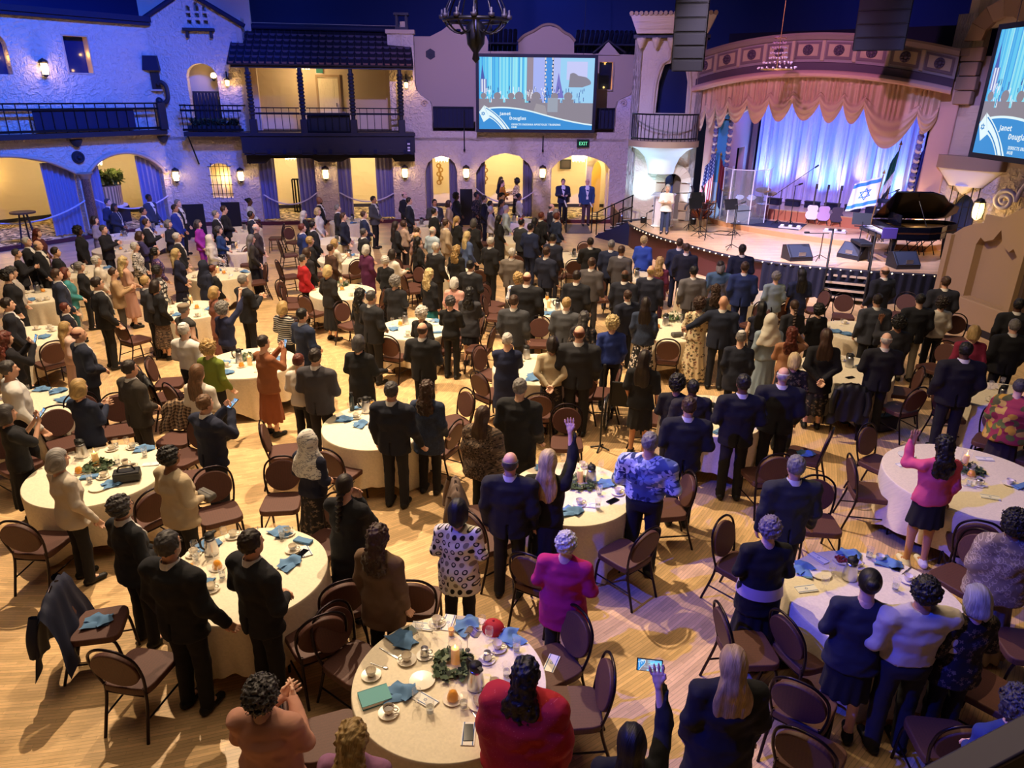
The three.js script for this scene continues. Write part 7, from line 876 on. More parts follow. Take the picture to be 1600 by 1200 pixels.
// ---------------------------------------------------------------- loose things on and around the floor
{
const drapeCoat=(label,x,z,turn,m,w=0.62,drop=0.5,lining)=>{const nx=22,ny=18,pos=[],uv=[],idx=[];for(let j=0;j<=ny;j++)for(let i=0;i<=nx;i++){const f=i / nx-0.5,g=j / ny*2-1,d=Math.abs(g)*drop,s=Math.sign(g),spread=1+0.25*Math.abs(g),y=0.965-0.1*f*f*4-d,zz=-0.29+s*(0.035+0.07*Math.abs(g))+(s>0?0.09*d:-0.04*d)+0.02*Math.sin(f*22+g*3)*Math.abs(g);pos.push(f*w*spread+0.015*Math.sin(g*9+f*5),y+0.012*Math.sin(f*30),zz);uv.push(f*w*2,g);}for(let j=0;j<ny;j++)for(let i=0;i<nx;i++){const k=j*(nx+1)+i;idx.push(k,k+1,k+nx+1,k+1,k+nx+2,k+nx+1);}const g=new THREE.BufferGeometry();g.setAttribute('position',new THREE.Float32BufferAttribute(pos,3));g.setAttribute('uv',new THREE.Float32BufferAttribute(uv,2));g.setIndex(idx);g.computeVertexNormals();const t=thing('draped_coat',label,'coat',[x,0,z],turn);m.side=THREE.DoubleSide;part('coat_cloth',g,m,t);for(const s of[-1,1])part('sleeve',tube([[s*w*0.44,0.86,-0.35],[s*w*0.53,0.68,-0.39],[s*w*0.5,0.48,-0.41]],0.045,10,8),m,t);};
const plaidT=ctex(128,128,(x,w,h)=>{x.fillStyle='#7a6048';x.fillRect(0,0,w,h);x.fillStyle='rgba(30,20,16,0.6)';for(let i=0;i<3;i++){x.fillRect(i*w / 3,0,w / 9,h);x.fillRect(0,i*h / 3,w,h / 9);}x.fillStyle='#b09878';for(let i=0;i<3;i++){x.fillRect(i*w / 3+22,0,3,h);x.fillRect(0,i*h / 3+22,w,3);}},3,3);
for(const[l,x,z,t,m,w,d]of COATS(plaidT))drapeCoat(l,x,z,t,m,w,d);
const put=(kind,x,y,z,t,l,n)=>dup(protos[kind],[x,y,z],t,l,null,n||kind);
for(const a of LOOSE)put(...a);
// wheelchair
const w=thing('wheelchair','black folding wheelchair with large spoked wheel beside the long-haired black dress','wheelchair',[...WCH.slice(0,1),0,WCH[1]],WCH[2]);
for(const s of[-1,1]){const wh=part('wheel',new THREE.TorusGeometry(0.29,0.018,8,36).rotateY(PI / 2).translate(s*0.29,0.31,-0.05),M.black,w);part('hand_rim',new THREE.TorusGeometry(0.25,0.009,6,32).rotateY(PI / 2).translate(s*0.325,0.31,-0.05),M.chrome,wh);for(let i=0;i<10;i++)part('spoke',bar([s*0.29,0.31,-0.05],[s*0.29,0.31+0.28*Math.cos(i*0.628),-0.05+0.28*Math.sin(i*0.628)],0.004),M.chrome,wh);part('caster',new THREE.TorusGeometry(0.075,0.02,6,16).rotateY(PI / 2).translate(s*0.25,0.095,0.38),M.black,w);part('side_frame',merge([bar([s*0.23,0.5,-0.25],[s*0.23,0.5,0.35],0.013),bar([s*0.23,0.1,0.36],[s*0.23,0.5,0.35],0.012),bar([s*0.23,0.3,-0.25],[s*0.23,0.93,-0.3],0.013),bar([s*0.23,0.72,-0.27],[s*0.23,0.72,0.1],0.02)]),M.black,w);}
part('seat',rbox(0.44,0.05,0.42,0.02,0,0.5,0.05),M.black,w);part('backrest',rbox(0.44,0.4,0.04,0.02,0,0.75,-0.28),M.black,w);
// microphone pole with a four-toed foot in the aisle
const mp=thing('microphone_pole','thin black microphone pole on a four-toed foot in the centre aisle','microphone stand',[MPOLE[0],0,MPOLE[1]]);part('pole',bar([0,0.05,0],[0,1.35,0],0.014),M.black,mp);for(let i=0;i<4;i++)part('foot_toe',bar([0,0.06,0],[0.15*Math.cos(i*1.57+0.4),0.014,0.15*Math.sin(i*1.57+0.4)],0.014),M.black,mp);part('clip',rbox(0.04,0.08,0.04,0.01,0,1.37,0),M.black,mp);
// camera on a tripod and the black panels below the barred window
const ct=thing('video_camera','black video camera on a tall tripod before the barred yellow window','camera',[CAM[0],0,CAM[1]],1.0);part('camera_body',rbox(0.2,0.18,0.4,0.03,0,1.78,0),M.black,ct);part('lens',cyl(0.06,0.07,0.2,0,0,0,14).rotateX(PI / 2).translate(0,1.78,0.28),M.black,ct);part('top_handle',merge([box(0.03,0.03,0.26,0,1.94,0),box(0.03,0.1,0.03,0,1.9,0.1)]),M.black,ct);part('tripod_head',cyl(0.05,0.07,0.14,0,1.62,0),M.black,ct);part('pan_bar',bar([0,1.65,0],[-0.2,1.5,-0.35],0.015),M.black,ct);for(let i=0;i<3;i++)part('leg',bar([0,1.56,0],[0.4*Math.cos(i*2.1),0.02,0.4*Math.sin(i*2.1)],0.022),M.black,ct);
for(const[x,z,t,wd,h,l]of PANELS){const p=thing('black_panel',l,'panel',[x,0,z],t);part('panel_board',rbox(wd,h-0.06,0.06,0.01,0,h / 2+0.03,0),M.black,p);for(const s of[-1,1])part('panel_foot',rbox(0.08,0.06,0.4,0.01,s*wd*0.38,0.032,0),M.black,p);}
// balcony rail of the camera's own gallery, cut by the frame corner
const r=thing('balcony_rail','dark balcony rail crossing the corner of the picture at the bottom','railing',[0.713,4.098,-0.834],0.200);
const slope=0.456,rl=0.176;part('rail_bar',rbox(rl*2.4,0.05,0.04,0.01,rl*0.9,-0.03,0).rotateZ(slope),mat(0x07080d,0.5),r);part('rail_cap',rbox(rl*2.4,0.012,0.05,0.004,rl*0.9,0,0).rotateZ(slope),mat(0x4a4670,0.4),r);part('lower_panel',box(rl*2.4,0.5,0.02,rl*0.9,-0.3,0).rotateZ(slope),mat(0x07080d,0.6),r);
}

TABLE('a',-0.47,-4.4,0.76,'with the tall candle and red baseball hat');
TABLE('b',-2.56,-5.76,0.76,'strewn with blue napkins before the tall man');
TABLE('c',-5.03,-7.64,0.78,'with the black handbag and green wreath');
TABLE('d',-1.88,-9.1,0.76,'between dark grey suit and grey-haired navy suit');
TABLE('e',0.71,-7.34,0.72,'before the very long blonde hair');
TABLE('f',3.39,-5.43,0.78,'with the small red plate, before the slate jacket');
TABLE('g',5.61,-7.74,0.95,'beside the bright pink jacket');
TABLE('h',2.93,-9.57,0.74,'with the tall blue bottle');
TABLE('i',-7.11,-9.58,0.76,'before the heavy man in white shirt');
TABLE('j',-9.18,-12.76,0.74,'at the picture edge below the auburn hair');
TABLE('k',-4.5,-11.55,0.76,'next to the lime green cardigan');
TABLE('l',-1.94,-13.56,0.72,'behind the balding man with badge');
TABLE('m',-3.98,-16.29,0.74,'beside the bright red jacket');
TABLE('n',-10.64,-15.68,0.7,'with the juice jug beside the slate suit');
TABLE('o',-11.04,-18.04,0.74,'among the white-haired women by the arch column');
TABLE('p',-6.85,-14.69,0.74,'before the tweed flat cap');
TABLE('q',-7.49,-17.92,0.76,'beside the dark navy veil');
TABLE('r',-8.08,-21.04,0.72,'beside the patterned skirt and blue cardigan');
TABLE('s',-9.17,-24.18,0.7,'under the camera tripod');
TABLE('t',-12.32,-22.84,0.72,'at the foot of the marble column');
TABLE('u',-11.96,-24.26,0.68,'below the arch with plants');
TABLE('v',-11.53,-20.86,0.7,'behind the black and white patterned jacket');
TABLE('w',-5.5,-22.47,0.74,'before the khaki trousers');
TABLE('x',-5.91,-26.07,0.7,'before the grey jacket by the curtain');
TABLE('y',-4.73,-19.88,0.72,'before the older woman in white jacket');
TABLE('z',-3.17,-25.69,0.72,'below the narrow arch');
TABLE('aa',-1.67,-18.32,0.66,'behind the pale pink top');
TABLE('bb',-0.05,-22.98,0.7,'behind the taupe grey elder');
TABLE('cc',0.12,-26.59,0.66,'under the middle arch rope');
TABLE('dd',1.54,-20.36,0.7,'near the brown-grey suit');
TABLE('ee',0.91,-15.18,0.72,'with the tall juice pitcher');
TABLE('ff',0.41,-11.39,0.74,'before the cream sweater');
TABLE('gg',3.13,-18.11,0.64,'behind the bald man in dark navy');
TABLE('hh',3.12,-13.65,0.76,'with flowers before the denim jacket');
TABLE('ii',5.86,-16,0.74,'behind the pale blue-grey jacket');
TABLE('jj',6.89,-13.7,0.7,'next to the bending woman in black');
TABLE('kk',5.71,-11.51,0.76,'before the clasped hands');
TABLE('ll',7.78,-10.21,0.76,'beside the red and gold wrap');
TABLE('mm',4.63,-16.7,0.7,'in front of the deep blue suit');
P(-13.31,-23.95,1.56,1.78,'m front suit:1c2a4e trousers:1a2440 short:n l badge','man in navy suit / by the marble column, grey hair, hands folded at his badge');
P(-12.89,-23.54,1.5,1.68,'f front jacket:1a2036 trousers:15182a bob:d b badge','dark-haired woman in navy jacket / wearing a white badge, beside the arch planter');
P(-11.48,-22.53,1.78,1.72,'m front suit:20306a trousers:18224a short:k t','man in blue-lit suit / standing at the planter arch behind the small table');
P(-12.44,-24.96,1.41,1.8,'m relax suit:343a4c trousers:202436 short:k d','tall man in grey suit / against the curtain of the arch with plants');
P(-12.31,-21.27,1.84,1.65,'f front blouse:8a86a8 midi:77749a bob:d l','woman in lavender grey dress / at the foot of the first arch curtain');
P(-11.65,-19.28,1.84,1.7,'f down coat:101116 trousers:1a1a20 curly:k d','person in black hooded coat / seen from behind next to the lavender grey dress');
P(-11.04,-19.4,1.7,1.72,'m clap jacket:15151c trousers:14141a short:n l','grey-haired person in black clapping / in front of the marble column');
P(-10.23,-20.14,1.89,1.78,'m clap suit:17181f trousers:15161c short:b l specs','clapping man with glasses in black suit / below the arch with plants');
P(-9.99,-20.93,1.62,1.62,'f front jacket:1c2030 trousers:16161c bob:g l','woman with grey bob in dark jacket / in front of the blue-suited man by the sconce');
P(-10.62,-22.83,1.69,1.78,'m relax suit:2038a0 trousers:1c2c70 short:d t badge','man in bright blue suit / under the first wall sconce');
P(-10.89,-23.68,1.46,1.82,'m relax suit:17181e trousers:14141a short:g l badge','silver-templed man in black suit / just behind the bright blue suit');
P(-9.15,-20.98,1.66,1.62,'f relax jacket:9a2ca0 trousers:8a2890 bob:n l','woman in purple trouser suit / standing alone by the black wall panels');
P(-8.98,-21.89,1.77,1.76,'m relax suit:14161e trousers:131419 short:g l tie=2a2a34','man in black suit with open white shirt / beside the camera tripod');
P(-8.97,-22.54,1.92,1.8,'m front jacket:15161c trousers:15161c short:b l','man in black jacket reaching out / between the tripod and the second black panel');
P(-8.21,-20.08,1.75,1.6,'f front blouse:1f3c6a midi:bwfloral curlyshort:n l','woman in blue cardigan and patterned skirt / next to the white head scarf');
P(-7.93,-18.75,1.93,1.6,'f front blouse:d8d2c4 midi:15151a shawl:d8d4c8 l','woman in white head scarf and white top / in front of the purple trouser suit');
P(-9.05,-25.04,1.65,1.7,'f front blouse:d4d6e2 midi:c8cad8 bun:k d','woman in white dress with dark updo / against the pleated curtain of the gate');
P(-7.93,-21.92,2.04,1.74,'m relax suit:1c2236 trousers:191c28 short:k b','man in navy suit with dark hair / before the white dress by the gate');
P(-7.21,-20.2,1.99,1.66,'m relax jacket:3a3030 trousers:201c20 bald:w l','older man in brown patterned jacket / beside the stacked chairs below the gate');
P(-6.82,-18.67,2.02,1.64,'f relax jacket:34302c long:121216 long:g l','woman with long ash hair in olive jacket / and floor-length black skirt at the aisle');
P(-9.86,-18.96,2.2,1.64,'f clap blouse:3a3660 trousers:1c1c2a bob:b l specs','woman in violet top clapping / with brown bob and glasses near the arch tables');
P(-9.42,-17.8,1.82,1.58,'f relax jacket:bwpatch trousers:15151a curlyshort:w l','white-haired woman in black and white patterned jacket / seen from behind');
P(-8.55,-17.01,2.28,1.62,'f relax blouse:purplefloral trousers:1a1a28 curlyshort:k l','dark-haired woman in purple flowered blouse / in profile among the rear tables');
P(-8.52,-18.18,1.94,1.76,'m relax suit:16181f trousers:15161b short:w l specs','white-haired man with glasses in black suit / behind the long blonde hair');
P(-7.95,-16.79,1.96,1.64,'f relax tunic:161c3c long:141a38 long:y l','woman with long pale blonde hair / in a floor-length navy dress');
P(-9.51,-16.19,1.94,1.58,'f relax jacket:d6cdbc trousers:b8b0a4 curlyshort:w l','white-haired woman in cream jacket / at the table below the arch column');
P(-9.59,-15.64,2.04,1.56,'f relax blouse:17181e trousers:15151a curlyshort:g l','grey-haired woman in black top / beside the cream jacket, with a pale bag');
P(-8.69,-15.8,2.32,1.66,'f front blouse:c49a86 midi:bc9080 wavy:y l','blonde woman in dusty pink dress / behind the tan jacket');
P(-8.48,-14.94,2.06,1.6,'f clap jacket:a88a66 trousers:4a443e short:b l','woman in tan jacket and grey trousers / with short brown hair, hands together');
P(-7.82,-13.17,2.35,1.84,'m relax suit:14161d trousers:131419 short:d l specs badge q1','tall man in black suit with badge / standing clear in the aisle, looking down');
P(-9.22,-14.21,2.29,1.74,'m relax suit:242c44 trousers:1a1c28 short:b l q1','man with brown hair in slate suit / beside the teal jacket');
P(-9.38,-14.74,2.13,1.64,'f front jacket:3a8488 trousers:2c5a60 bob:r l','woman in teal jacket / with auburn hair close to the slate suit');
P(-8.27,-12.76,2.32,1.45,'m front suit:17192a trousers:15161c short:r l q1','red-haired boy in dark suit / standing in front of the slate suit');
P(-11.9,-17.5,1.79,1.74,'m clap suit:17181e trousers:14141a short:w l','white-haired man in black suit raising his hands / at the rear table');
P(-11.44,-17.19,1.79,1.72,'m relax suit:15171f trousers:15161c bald:g l','bald man in dark suit / holding a paper beside the raised hands');
P(-12.62,-19.06,1.76,1.66,'f relax tunic:5a2a2e long:48242a wavy:r l','woman in burgundy dress with auburn hair / at the cocktail table');
P(-11.59,-16.6,2.13,1.64,'f clap jacket:22222a trousers:17171d short:n l','grey-haired woman in dark jacket clapping / near the picture edge');
P(-10.54,-14.81,2.08,1.62,'f relax jacket:b8b0a8 trousers:3a3a40 curly:n l','woman with curly grey hair in pale jacket / behind the long black gown');
P(-10.25,-14.25,2.09,1.7,'f down coat:121319 long:101116 curly:k l wide','large figure in long black gown / with black hair at the picture edge');
P(-10.64,-16.55,2.12,1.7,'m relax jacket:16171d trousers:15161c short:d l','man with dark hair in black jacket / turned in profile near the rear chairs');
P(-7.26,-13.86,2.26,1.7,'m relax suit:30323a trousers:202228 short:o l q1','sandy-haired man in charcoal suit / beside the plaid top');
P(-7.64,-15.15,2.17,1.62,'f relax blouse:plaid trousers:15151a curlyshort:k d specs q1','woman with glasses in black and white plaid top / leaning back');
P(-7.02,-13.74,2.46,1.64,'f relax jacket:14151b midi:leopard bob:d l q1','woman in black jacket and leopard skirt / seen from behind in the aisle');
P(-5.75,-12.08,2.54,1.66,'m relax vest:3a3836 trousers:2a2624 short:g l h2=cap:8a7a66 q1','man in tweed flat cap and waistcoat / beside the candle table');
P(-5.73,-13.4,2.26,1.62,'f relax tunic:8c5a4c midi:7c4e44 bob:o l q1','blonde woman in dusty rose dress / in profile next to the raised palm');
P(-5.13,-12.24,2.51,1.64,'f highR blouse:1c2244 trousers:2a2434 curly:g l q1','woman with curly silver hair raising her palm / in navy top');
P(-5.28,-13.74,2.41,1.78,'m clap suit:15171e trousers:14141a short:g l q1','grey-haired man in black suit clapping / beside the chair at the aisle');
P(-6.83,-15.62,2.45,1.62,'f relax coat:151b34 long:131830 shawl:151b34 l q1','woman under a dark navy veil / draped to the floor by the white table');
P(-6.69,-15.72,2.35,1.5,'f relax coat:14151b midi:131419 short:r l','red-haired woman wrapped in black shawl / bending beside the navy veil');
P(-8.73,-11.96,2.19,1.76,'m relax suit:171a26 trousers:15161c short:d l q1','man in dark suit cut by the picture edge / behind the table with juice');
P(-6.6,-22.87,2.01,1.62,'f front blouse:15161c trousers:15151a long:w l','woman with long white-blonde hair in black / near the gate stand');
P(-6.3,-23.43,1.54,1.64,'f relax coat:d8d4cc trousers:c8c4bc bob:y l','blonde woman in white coat / beside the bearded bald man');
P(-6.55,-24.64,1.59,1.82,'m relax suit:15161b trousers:131318 none b beard','bald bearded man in black suit / against the pier with the sconce');
P(-5.67,-23.48,1.86,1.74,'m relax suit:1c1e26 trousers:17181e short:g l','grey-haired man in dark suit / behind the khaki trousers');
P(-5.08,-21.66,1.7,1.76,'m relax jacket:161c30 trousers:8a7a62 short:b l','man in navy jacket and khaki trousers / seen from behind');
P(-4.58,-22.2,1.87,1.74,'m front suit:1c2848 trousers:18203a short:b l badge','man in navy suit looking down / behind the far white table');
P(-4.81,-25.1,1.37,1.8,'m front suit:4a4c54 trousers:15161b short:d t','man in grey jacket and black trousers / standing alone by the grey curtain');
P(-5.77,-19.7,2.1,1.76,'m relax suit:1c3068 trousers:182850 short:r l','red-haired man in blue suit / beside the bearded man');
P(-5.62,-20.23,2.15,1.74,'m relax suit:14161d trousers:131419 short:k l beard','dark bearded man in black suit / next to the blue suit');
P(-5.27,-18.6,2.17,1.62,'f relax blouse:16171c trousers:15151a curlyshort:o l','woman with curly sandy hair in black / in front of the dark beard');
P(-4.93,-17.02,2.43,1.64,'f relax jacket:26242a trousers:16161b bob:b l','brown-haired woman in charcoal jacket / just behind the red jacket');
P(-4.88,-16.47,2.21,1.6,'f relax jacket:b41c26 trousers:15151a short:n l q1','woman in bright red jacket / with short grey hair');
P(-3.94,-15.04,2.5,1.68,'f relax jacket:1e1c1e midi:16161b bob:y l q1','blonde woman in black jacket and skirt / at the table with candle and greens');
P(-4.48,-17.52,2.28,1.64,'f relax jacket:4a3228 trousers:2a2220 short:b l','person in brown jacket / behind the white jacket of an older woman');
P(-4.59,-18.39,2.21,1.6,'f clap jacket:d8d0c0 trousers:2a2828 bob:o l','older woman in white jacket clapping / in front of the brown jacket');
P(-4.02,-19.33,2.11,1.72,'m relax suit:1a1c24 trousers:16171c short:n l','man with iron-grey hair in dark suit / at the far table edge');
P(-3.62,-17.59,2.44,1.62,'f relax coat:58204c trousers:4a1c42 bob:w l','white-haired woman in plum coat / standing at the table end');
P(-2.94,-16.35,2.61,1.62,'f relax blouse:141519 trousers:131318 curlyshort:w l q1','white-haired woman in black top / beside the white jacket with a book');
P(-2.88,-16.98,2.35,1.64,'f read jacket:dcd6ca trousers:2c2c34 bob:d l','dark-haired woman in white jacket holding a book / in the aisle',{hold:'booklet',arm:0,holdLabel:'dark book open in the hands of the woman in white jacket',tilt:-0.4});
P(-2.4,-14.33,2.62,1.64,'f front coat:16161c midi:15151a curly:g l wide q1','woman with curly grey hair in wide black cape / seen from behind');
P(-3.95,-26.53,1.22,1.78,'m relax suit:1c1c22 trousers:17171c bald:n l','balding man in black suit / standing against the stucco pier');
P(-3.56,-24.87,1.72,1.8,'m relax suit:1c2236 trousers:171b2a short:d l','heavy man in navy suit / in front of the stucco pier');
P(-3.4,-20.86,2.1,1.66,'f relax jacket:15161c trousers:141419 long:d l','dark-haired woman in black trouser suit / at the aisle by the clapping woman');
P(-3.24,-21.39,2.25,1.6,'f clap blouse:b49c88 trousers:2a2428 curlyshort:b l','curly-haired woman in beige print clapping / near the pier');
P(-2.7,-24.92,0.52,1.74,'m front suit:3c3e48 trousers:24262e short:k t','man in grey suit / in the narrow arch, facing the room');
P(-2.5,-22.87,2.03,1.74,'m relax suit:17181f trousers:15161b short:k l','dark-haired man in black suit / below the narrow arch');
P(-2.69,-20.21,2.03,1.6,'f relax blouse:7a6450 trousers:2a2626 short:b l','woman with cropped brown hair / between the clapping print and pale blue shirt');
P(-2.56,-19.06,2.18,1.68,'m relax shirt:a8847c trousers:2c2828 bald:o p','bald man in dusty pink shirt / seen from behind');
P(-2.2,-19.62,2.3,1.74,'m relax shirt:a8bccc trousers:3a3a40 bald:w l','balding man in pale blue shirt / near the beige suit');
P(-2.47,-18.57,2.05,1.64,'f relax coat:131418 trousers:121217 wavy:k l','woman with long black waves in black coat / behind the pale blue shirt');
P(-1.86,-17.16,2.39,1.78,'m relax suit:141419 trousers:131318 short:w l','white-haired man in long black suit / behind the long wavy blonde hair');
P(-1.77,-14.93,2.37,1.66,'f down jacket:14151b midi:1c6a70 wavy:y l q1','blonde woman in black jacket and teal skirt / with a brown shoulder bag');
P(-2.55,-12.55,2.4,1.8,'m front suit:1a1c22 trousers:16171c short:n l q1','man with iron-grey hair in charcoal suit / seen from behind at the round table');
P(-2.87,-13.14,2.33,1.68,'f relax jacket:15161c trousers:141419 wavy:k l q1','woman with black hair in dark jacket / close beside the charcoal suit');
P(-4.12,-12.41,2.64,1.62,'f front blouse:stripes trousers:15151a bob:o l q1','woman in black and white striped top / with short strawberry hair');
P(-3.51,-11.5,2.39,1.76,'m front suit:17233f trousers:141a2c short:k l beard q1','man in navy suit with dark beard / next to the striped top');
P(-1.61,-12.28,2.52,1.58,'f front jacket:1c1c20 trousers:17171b curly:w l q1','woman with white curls in black / behind the table with juice glasses');
P(-0.48,-30.28,1.4,1.66,'f read blouse:c07a24 trousers:3a2a20 bun:b l','woman in orange top / reading in the middle arch',{y:0.15,hold:'program_card',arm:0,holdLabel:'white paper in the hands of the woman in orange',tilt:-0.5});
P(-0.54,-30.91,1.05,1.72,'f relax jacket:17181c trousers:141418 wavy:b l','person in black behind the orange top / inside the middle arch',{y:0.15});
P(0.1,-30.68,-1.92,1.7,'f read blouse:floral midi:darkfloral curly:k d','woman with black updo in patterned dress / inside the middle arch',{y:0.15});
P(1.98,-29.87,0.14,1.78,'m read suit:1c2438 trousers:181c2a short:d p','man in navy suit holding papers / inside the arch by the dark stand',{y:0.15});
P(2.91,-29.39,0.03,1.84,'m down suit:2c4668 trousers:4a3434 bald:g p badge','greeter in blue-grey jacket and brown trousers / standing on the ramp top',{y:0.15});
P(-2.1,-26.8,1.32,1.72,'f relax coat:11131c long:10121a curly:k d','figure in black coat and dark headwear / against the stucco between the arches');
P(-2.25,-25.3,1.76,1.66,'f relax blouse:a8927c midi:9a8470 bob:b l','woman in beige dress / beside the dark headwear');
P(-1.39,-27.53,1.05,1.66,'f relax tunic:darkfloral long:darkfloral curlyshort:k b','woman in black flowered dress / in front of the middle arch curtain');
P(-1.03,-25.72,1.48,1.78,'m relax suit:16181f trousers:15161b short:d l','man in black suit with white collar / beside the flowered black dress');
P(-0.8,-24.86,1.64,1.72,'m relax suit:1c1e26 trousers:17181d short:k t','dark-haired man in slate black suit / below the middle arch');
P(-0.45,-27.2,1.46,1.7,'m relax jacket:131318 trousers:131318 short:k l h2=cap:15161a','person in black cap and black jacket / under the barrier rope');
P(-0.42,-25.25,1.77,1.72,'m relax jacket:8a7a74 trousers:3a3434 short:n t','man in taupe jacket / in front of the black cap');
P(0.19,-27.43,1.48,1.64,'f relax blouse:e0dcd6 trousers:14141a bun:k b','woman in white blouse and black trousers / by the greeters-side curtain');
P(-0.76,-24.25,1.63,1.62,'f relax jacket:c8c4be trousers:9a948c curlyshort:w l','white-haired woman in pale grey jacket / beside the black dress');
P(-0.44,-22.2,1.92,1.66,'f relax coat:121318 midi:111217 long:k l','woman with long black hair in black dress / next to the pale grey jacket');
P(-0.25,-23.87,1.75,1.72,'m relax shirt:a4b4b0 trousers:6a6a66 short:w l','white-haired man in pale sage shirt / turned towards the stage');
P(-1.14,-20.98,2.34,1.74,'f relax coat:17181d trousers:15161a bob:n l','person in long black coat with grey-brown hair / by the aisle chairs');
P(-1.7,-21.79,2.25,1.68,'f relax tunic:121318 midi:111217 pony:o l','blonde woman with ponytail in black dress / in profile');
P(-1.92,-20.56,1.97,1.78,'m relax suit:b09c82 trousers:a8947c short:b l','man in beige suit / near the pale blue shirt');
P(-1.24,-19.35,2.14,1.66,'f relax tunic:4a5c86 midi:42527a long:y l','woman with straight pale blonde hair in blue dress / mid-room');
P(-0.57,-18.02,2.32,1.76,'m relax suit:14151b trousers:131419 short:w l','white-haired man in black suit / with legs apart behind the grey-suited elder');
P(0.23,-20.94,2.14,1.76,'m relax suit:2c3038 trousers:1c1e24 short:k l h2=kippah:8c2028','man in grey suit with red skull cap / near the back');
P(0.47,-20.06,2.38,1.78,'m relax suit:18244a trousers:152040 short:k l','dark-haired man in royal navy suit / next to the red skull cap');
P(0.85,-22.33,2.19,1.74,'m relax suit:15161d trousers:141519 short:r t','man with dark red hair in black suit / behind the royal navy suit');
P(1.25,-24.27,1.7,1.72,'m relax suit:1c1e28 trousers:17181e bald:n p','balding man in dark suit / close to the ramp arch');
P(1.39,-23.69,1.71,1.64,'f relax jacket:d8d4cc trousers:8a8480 bob:g l','grey-haired woman in white jacket / half hidden behind the navy blazer');
P(1.35,-22.62,2.12,1.68,'f relax jacket:202c4c trousers:6a5a50 curlyshort:r l','red-haired woman in navy blazer / close to the ramp');
P(1.03,-18.55,2.5,1.76,'m relax suit:1a2038 trousers:161a2a short:k l specs','dark-haired man with glasses in navy suit / near the white aisle chair');
P(0.64,-21.82,2.23,1.64,'f relax jacket:131419 trousers:121318 long:k t','dark-haired woman in black / between the two navy suits');
P(-0.03,-16.78,2.8,1.74,'m relax suit:6a625c trousers:4a4440 short:w l q1','white-haired elder in taupe grey suit / seen from behind');
P(-1.38,-17.43,2.53,1.66,'f down coat:15161a midi:131418 curlylong:o l','woman with very long golden curls / in black dress seen from behind');
P(-0.92,-15.32,2.58,1.76,'m front suit:14161d trousers:131419 short:k l q1','dark-haired man in black suit with white collar / looking down at a table');
P(0.11,-14.77,2.72,1.62,'f relax blouse:bluewhite midi:bluewhite curly:o l q1','curly blonde woman in blue and white dress / beside the big black suit');
P(0.28,-14.04,2.8,1.82,'m relax suit:13151d trousers:121318 bald:r l wide q1','broad man in black suit with thinning red hair / mid-room');
P(0.78,-16.77,2.43,1.78,'m relax suit:161c34 trousers:131828 short:b l q1','brown-haired man in navy suit looking down / beside the aisle chairs');
P(-1.21,-14.49,2.79,1.58,'f relax blouse:d09c90 trousers:a88078 bob:w l q1','white-haired woman in pale pink top / seen from behind');
P(-1.15,-12.85,2.79,1.64,'f clap blouse:121317 trousers:121317 curlyshort:n l q1','grey-cropped woman in black top and trousers / by the round table');
P(-0.84,-13.56,2.84,1.62,'f clap tunic:34343a skirt:131318 wavy:k l q1','woman with long black hair in grey tunic / hands together');
P(0.02,-12.57,2.89,1.74,'m relax suit:3a3c42 trousers:2a2c32 short:b l q1','brown-haired man in grey suit / head bowed in front of the big black suit');
P(0.97,-12.51,2.76,1.72,'m relax suit:46484e trousers:2c2e34 short:o l q1','sandy-haired man in mid-grey suit / seen from behind by the juice pitcher');
P(1.3,-14.37,2.73,1.78,'m relax suit:14161f trousers:13141a short:d l q1','dark-haired man in black-navy suit / behind the brown-grey suit');
P(1.73,-15.62,2.59,1.78,'m relax suit:4a464a trousers:383438 short:b l q1','man in brown-grey suit / seen from behind near the stage tables');
P(1.94,-18.11,3.31,1.76,'m fold suit:15161c trousers:131419 short:d l beard tie=5a1c28','bearded man with burgundy tie / turned in profile');
P(2.42,-17.71,2.83,1.78,'m relax suit:1a2444 trousers:161c34 short:g p','silver-haired man in navy suit / near the side stairs');
P(2.59,-17.12,2.6,1.76,'m relax suit:48464c trousers:34323a short:b t','man in stone grey suit / beside the silver-haired navy suit');
P(2.31,-14.56,2.65,1.76,'m relax suit:141828 trousers:131420 bald:k d q1','bald man in dark navy suit / in front of the stone grey suit');
P(2.21,-13.45,3.58,1.62,'m relax suit:171c30 trousers:151826 short:b l q1','young man in dark suit in profile / beside the long-haired denim jacket');
P(3.43,-18.88,2.71,1.68,'f relax jacket:2c4cb4 trousers:24408c curlyshort:y l','blonde woman in royal blue jacket / just below the stage front');
P(4.17,-18,2.81,1.78,'m relax suit:1a2442 trousers:161c34 short:b l','brown-haired man in navy suit / just below the curved stage front');
P(4.23,-17.48,2.91,1.76,'m relax suit:15182a trousers:131622 short:b l','man in blue-black suit / directly in front of the stage beside the navy suit');
P(3.39,-16.43,2.7,1.64,'f relax tunic:5a1c3a trousers:3c1830 wavy:o l q1','woman in burgundy top with long fair hair / near the stage');
P(2.91,-14.92,2.66,1.78,'m relax suit:151a30 trousers:131626 bald:o p q1','bald man in blue-black suit / beside the burgundy top');
P(4.62,-15.82,2.91,1.7,'m relax shirt:44607c trousers:26303e short:d t','man in steel blue shirt / below the stage');
P(4.63,-15.82,2.87,1.66,'f relax jacket:6e6a70 trousers:4a464c bob:g l q1','grey-haired woman in taupe jacket / in front of the steel blue shirt');
P(5.48,-17.13,-3.2,1.82,'m relax suit:141a34 trousers:12162a short:k d','tall black-haired man in dark suit / against the stage front');
P(5,-15.3,2.87,1.8,'m relax suit:1c2e60 trousers:182650 short:b t q1','man in deep blue suit / with clear back in front of the tall dark suit');
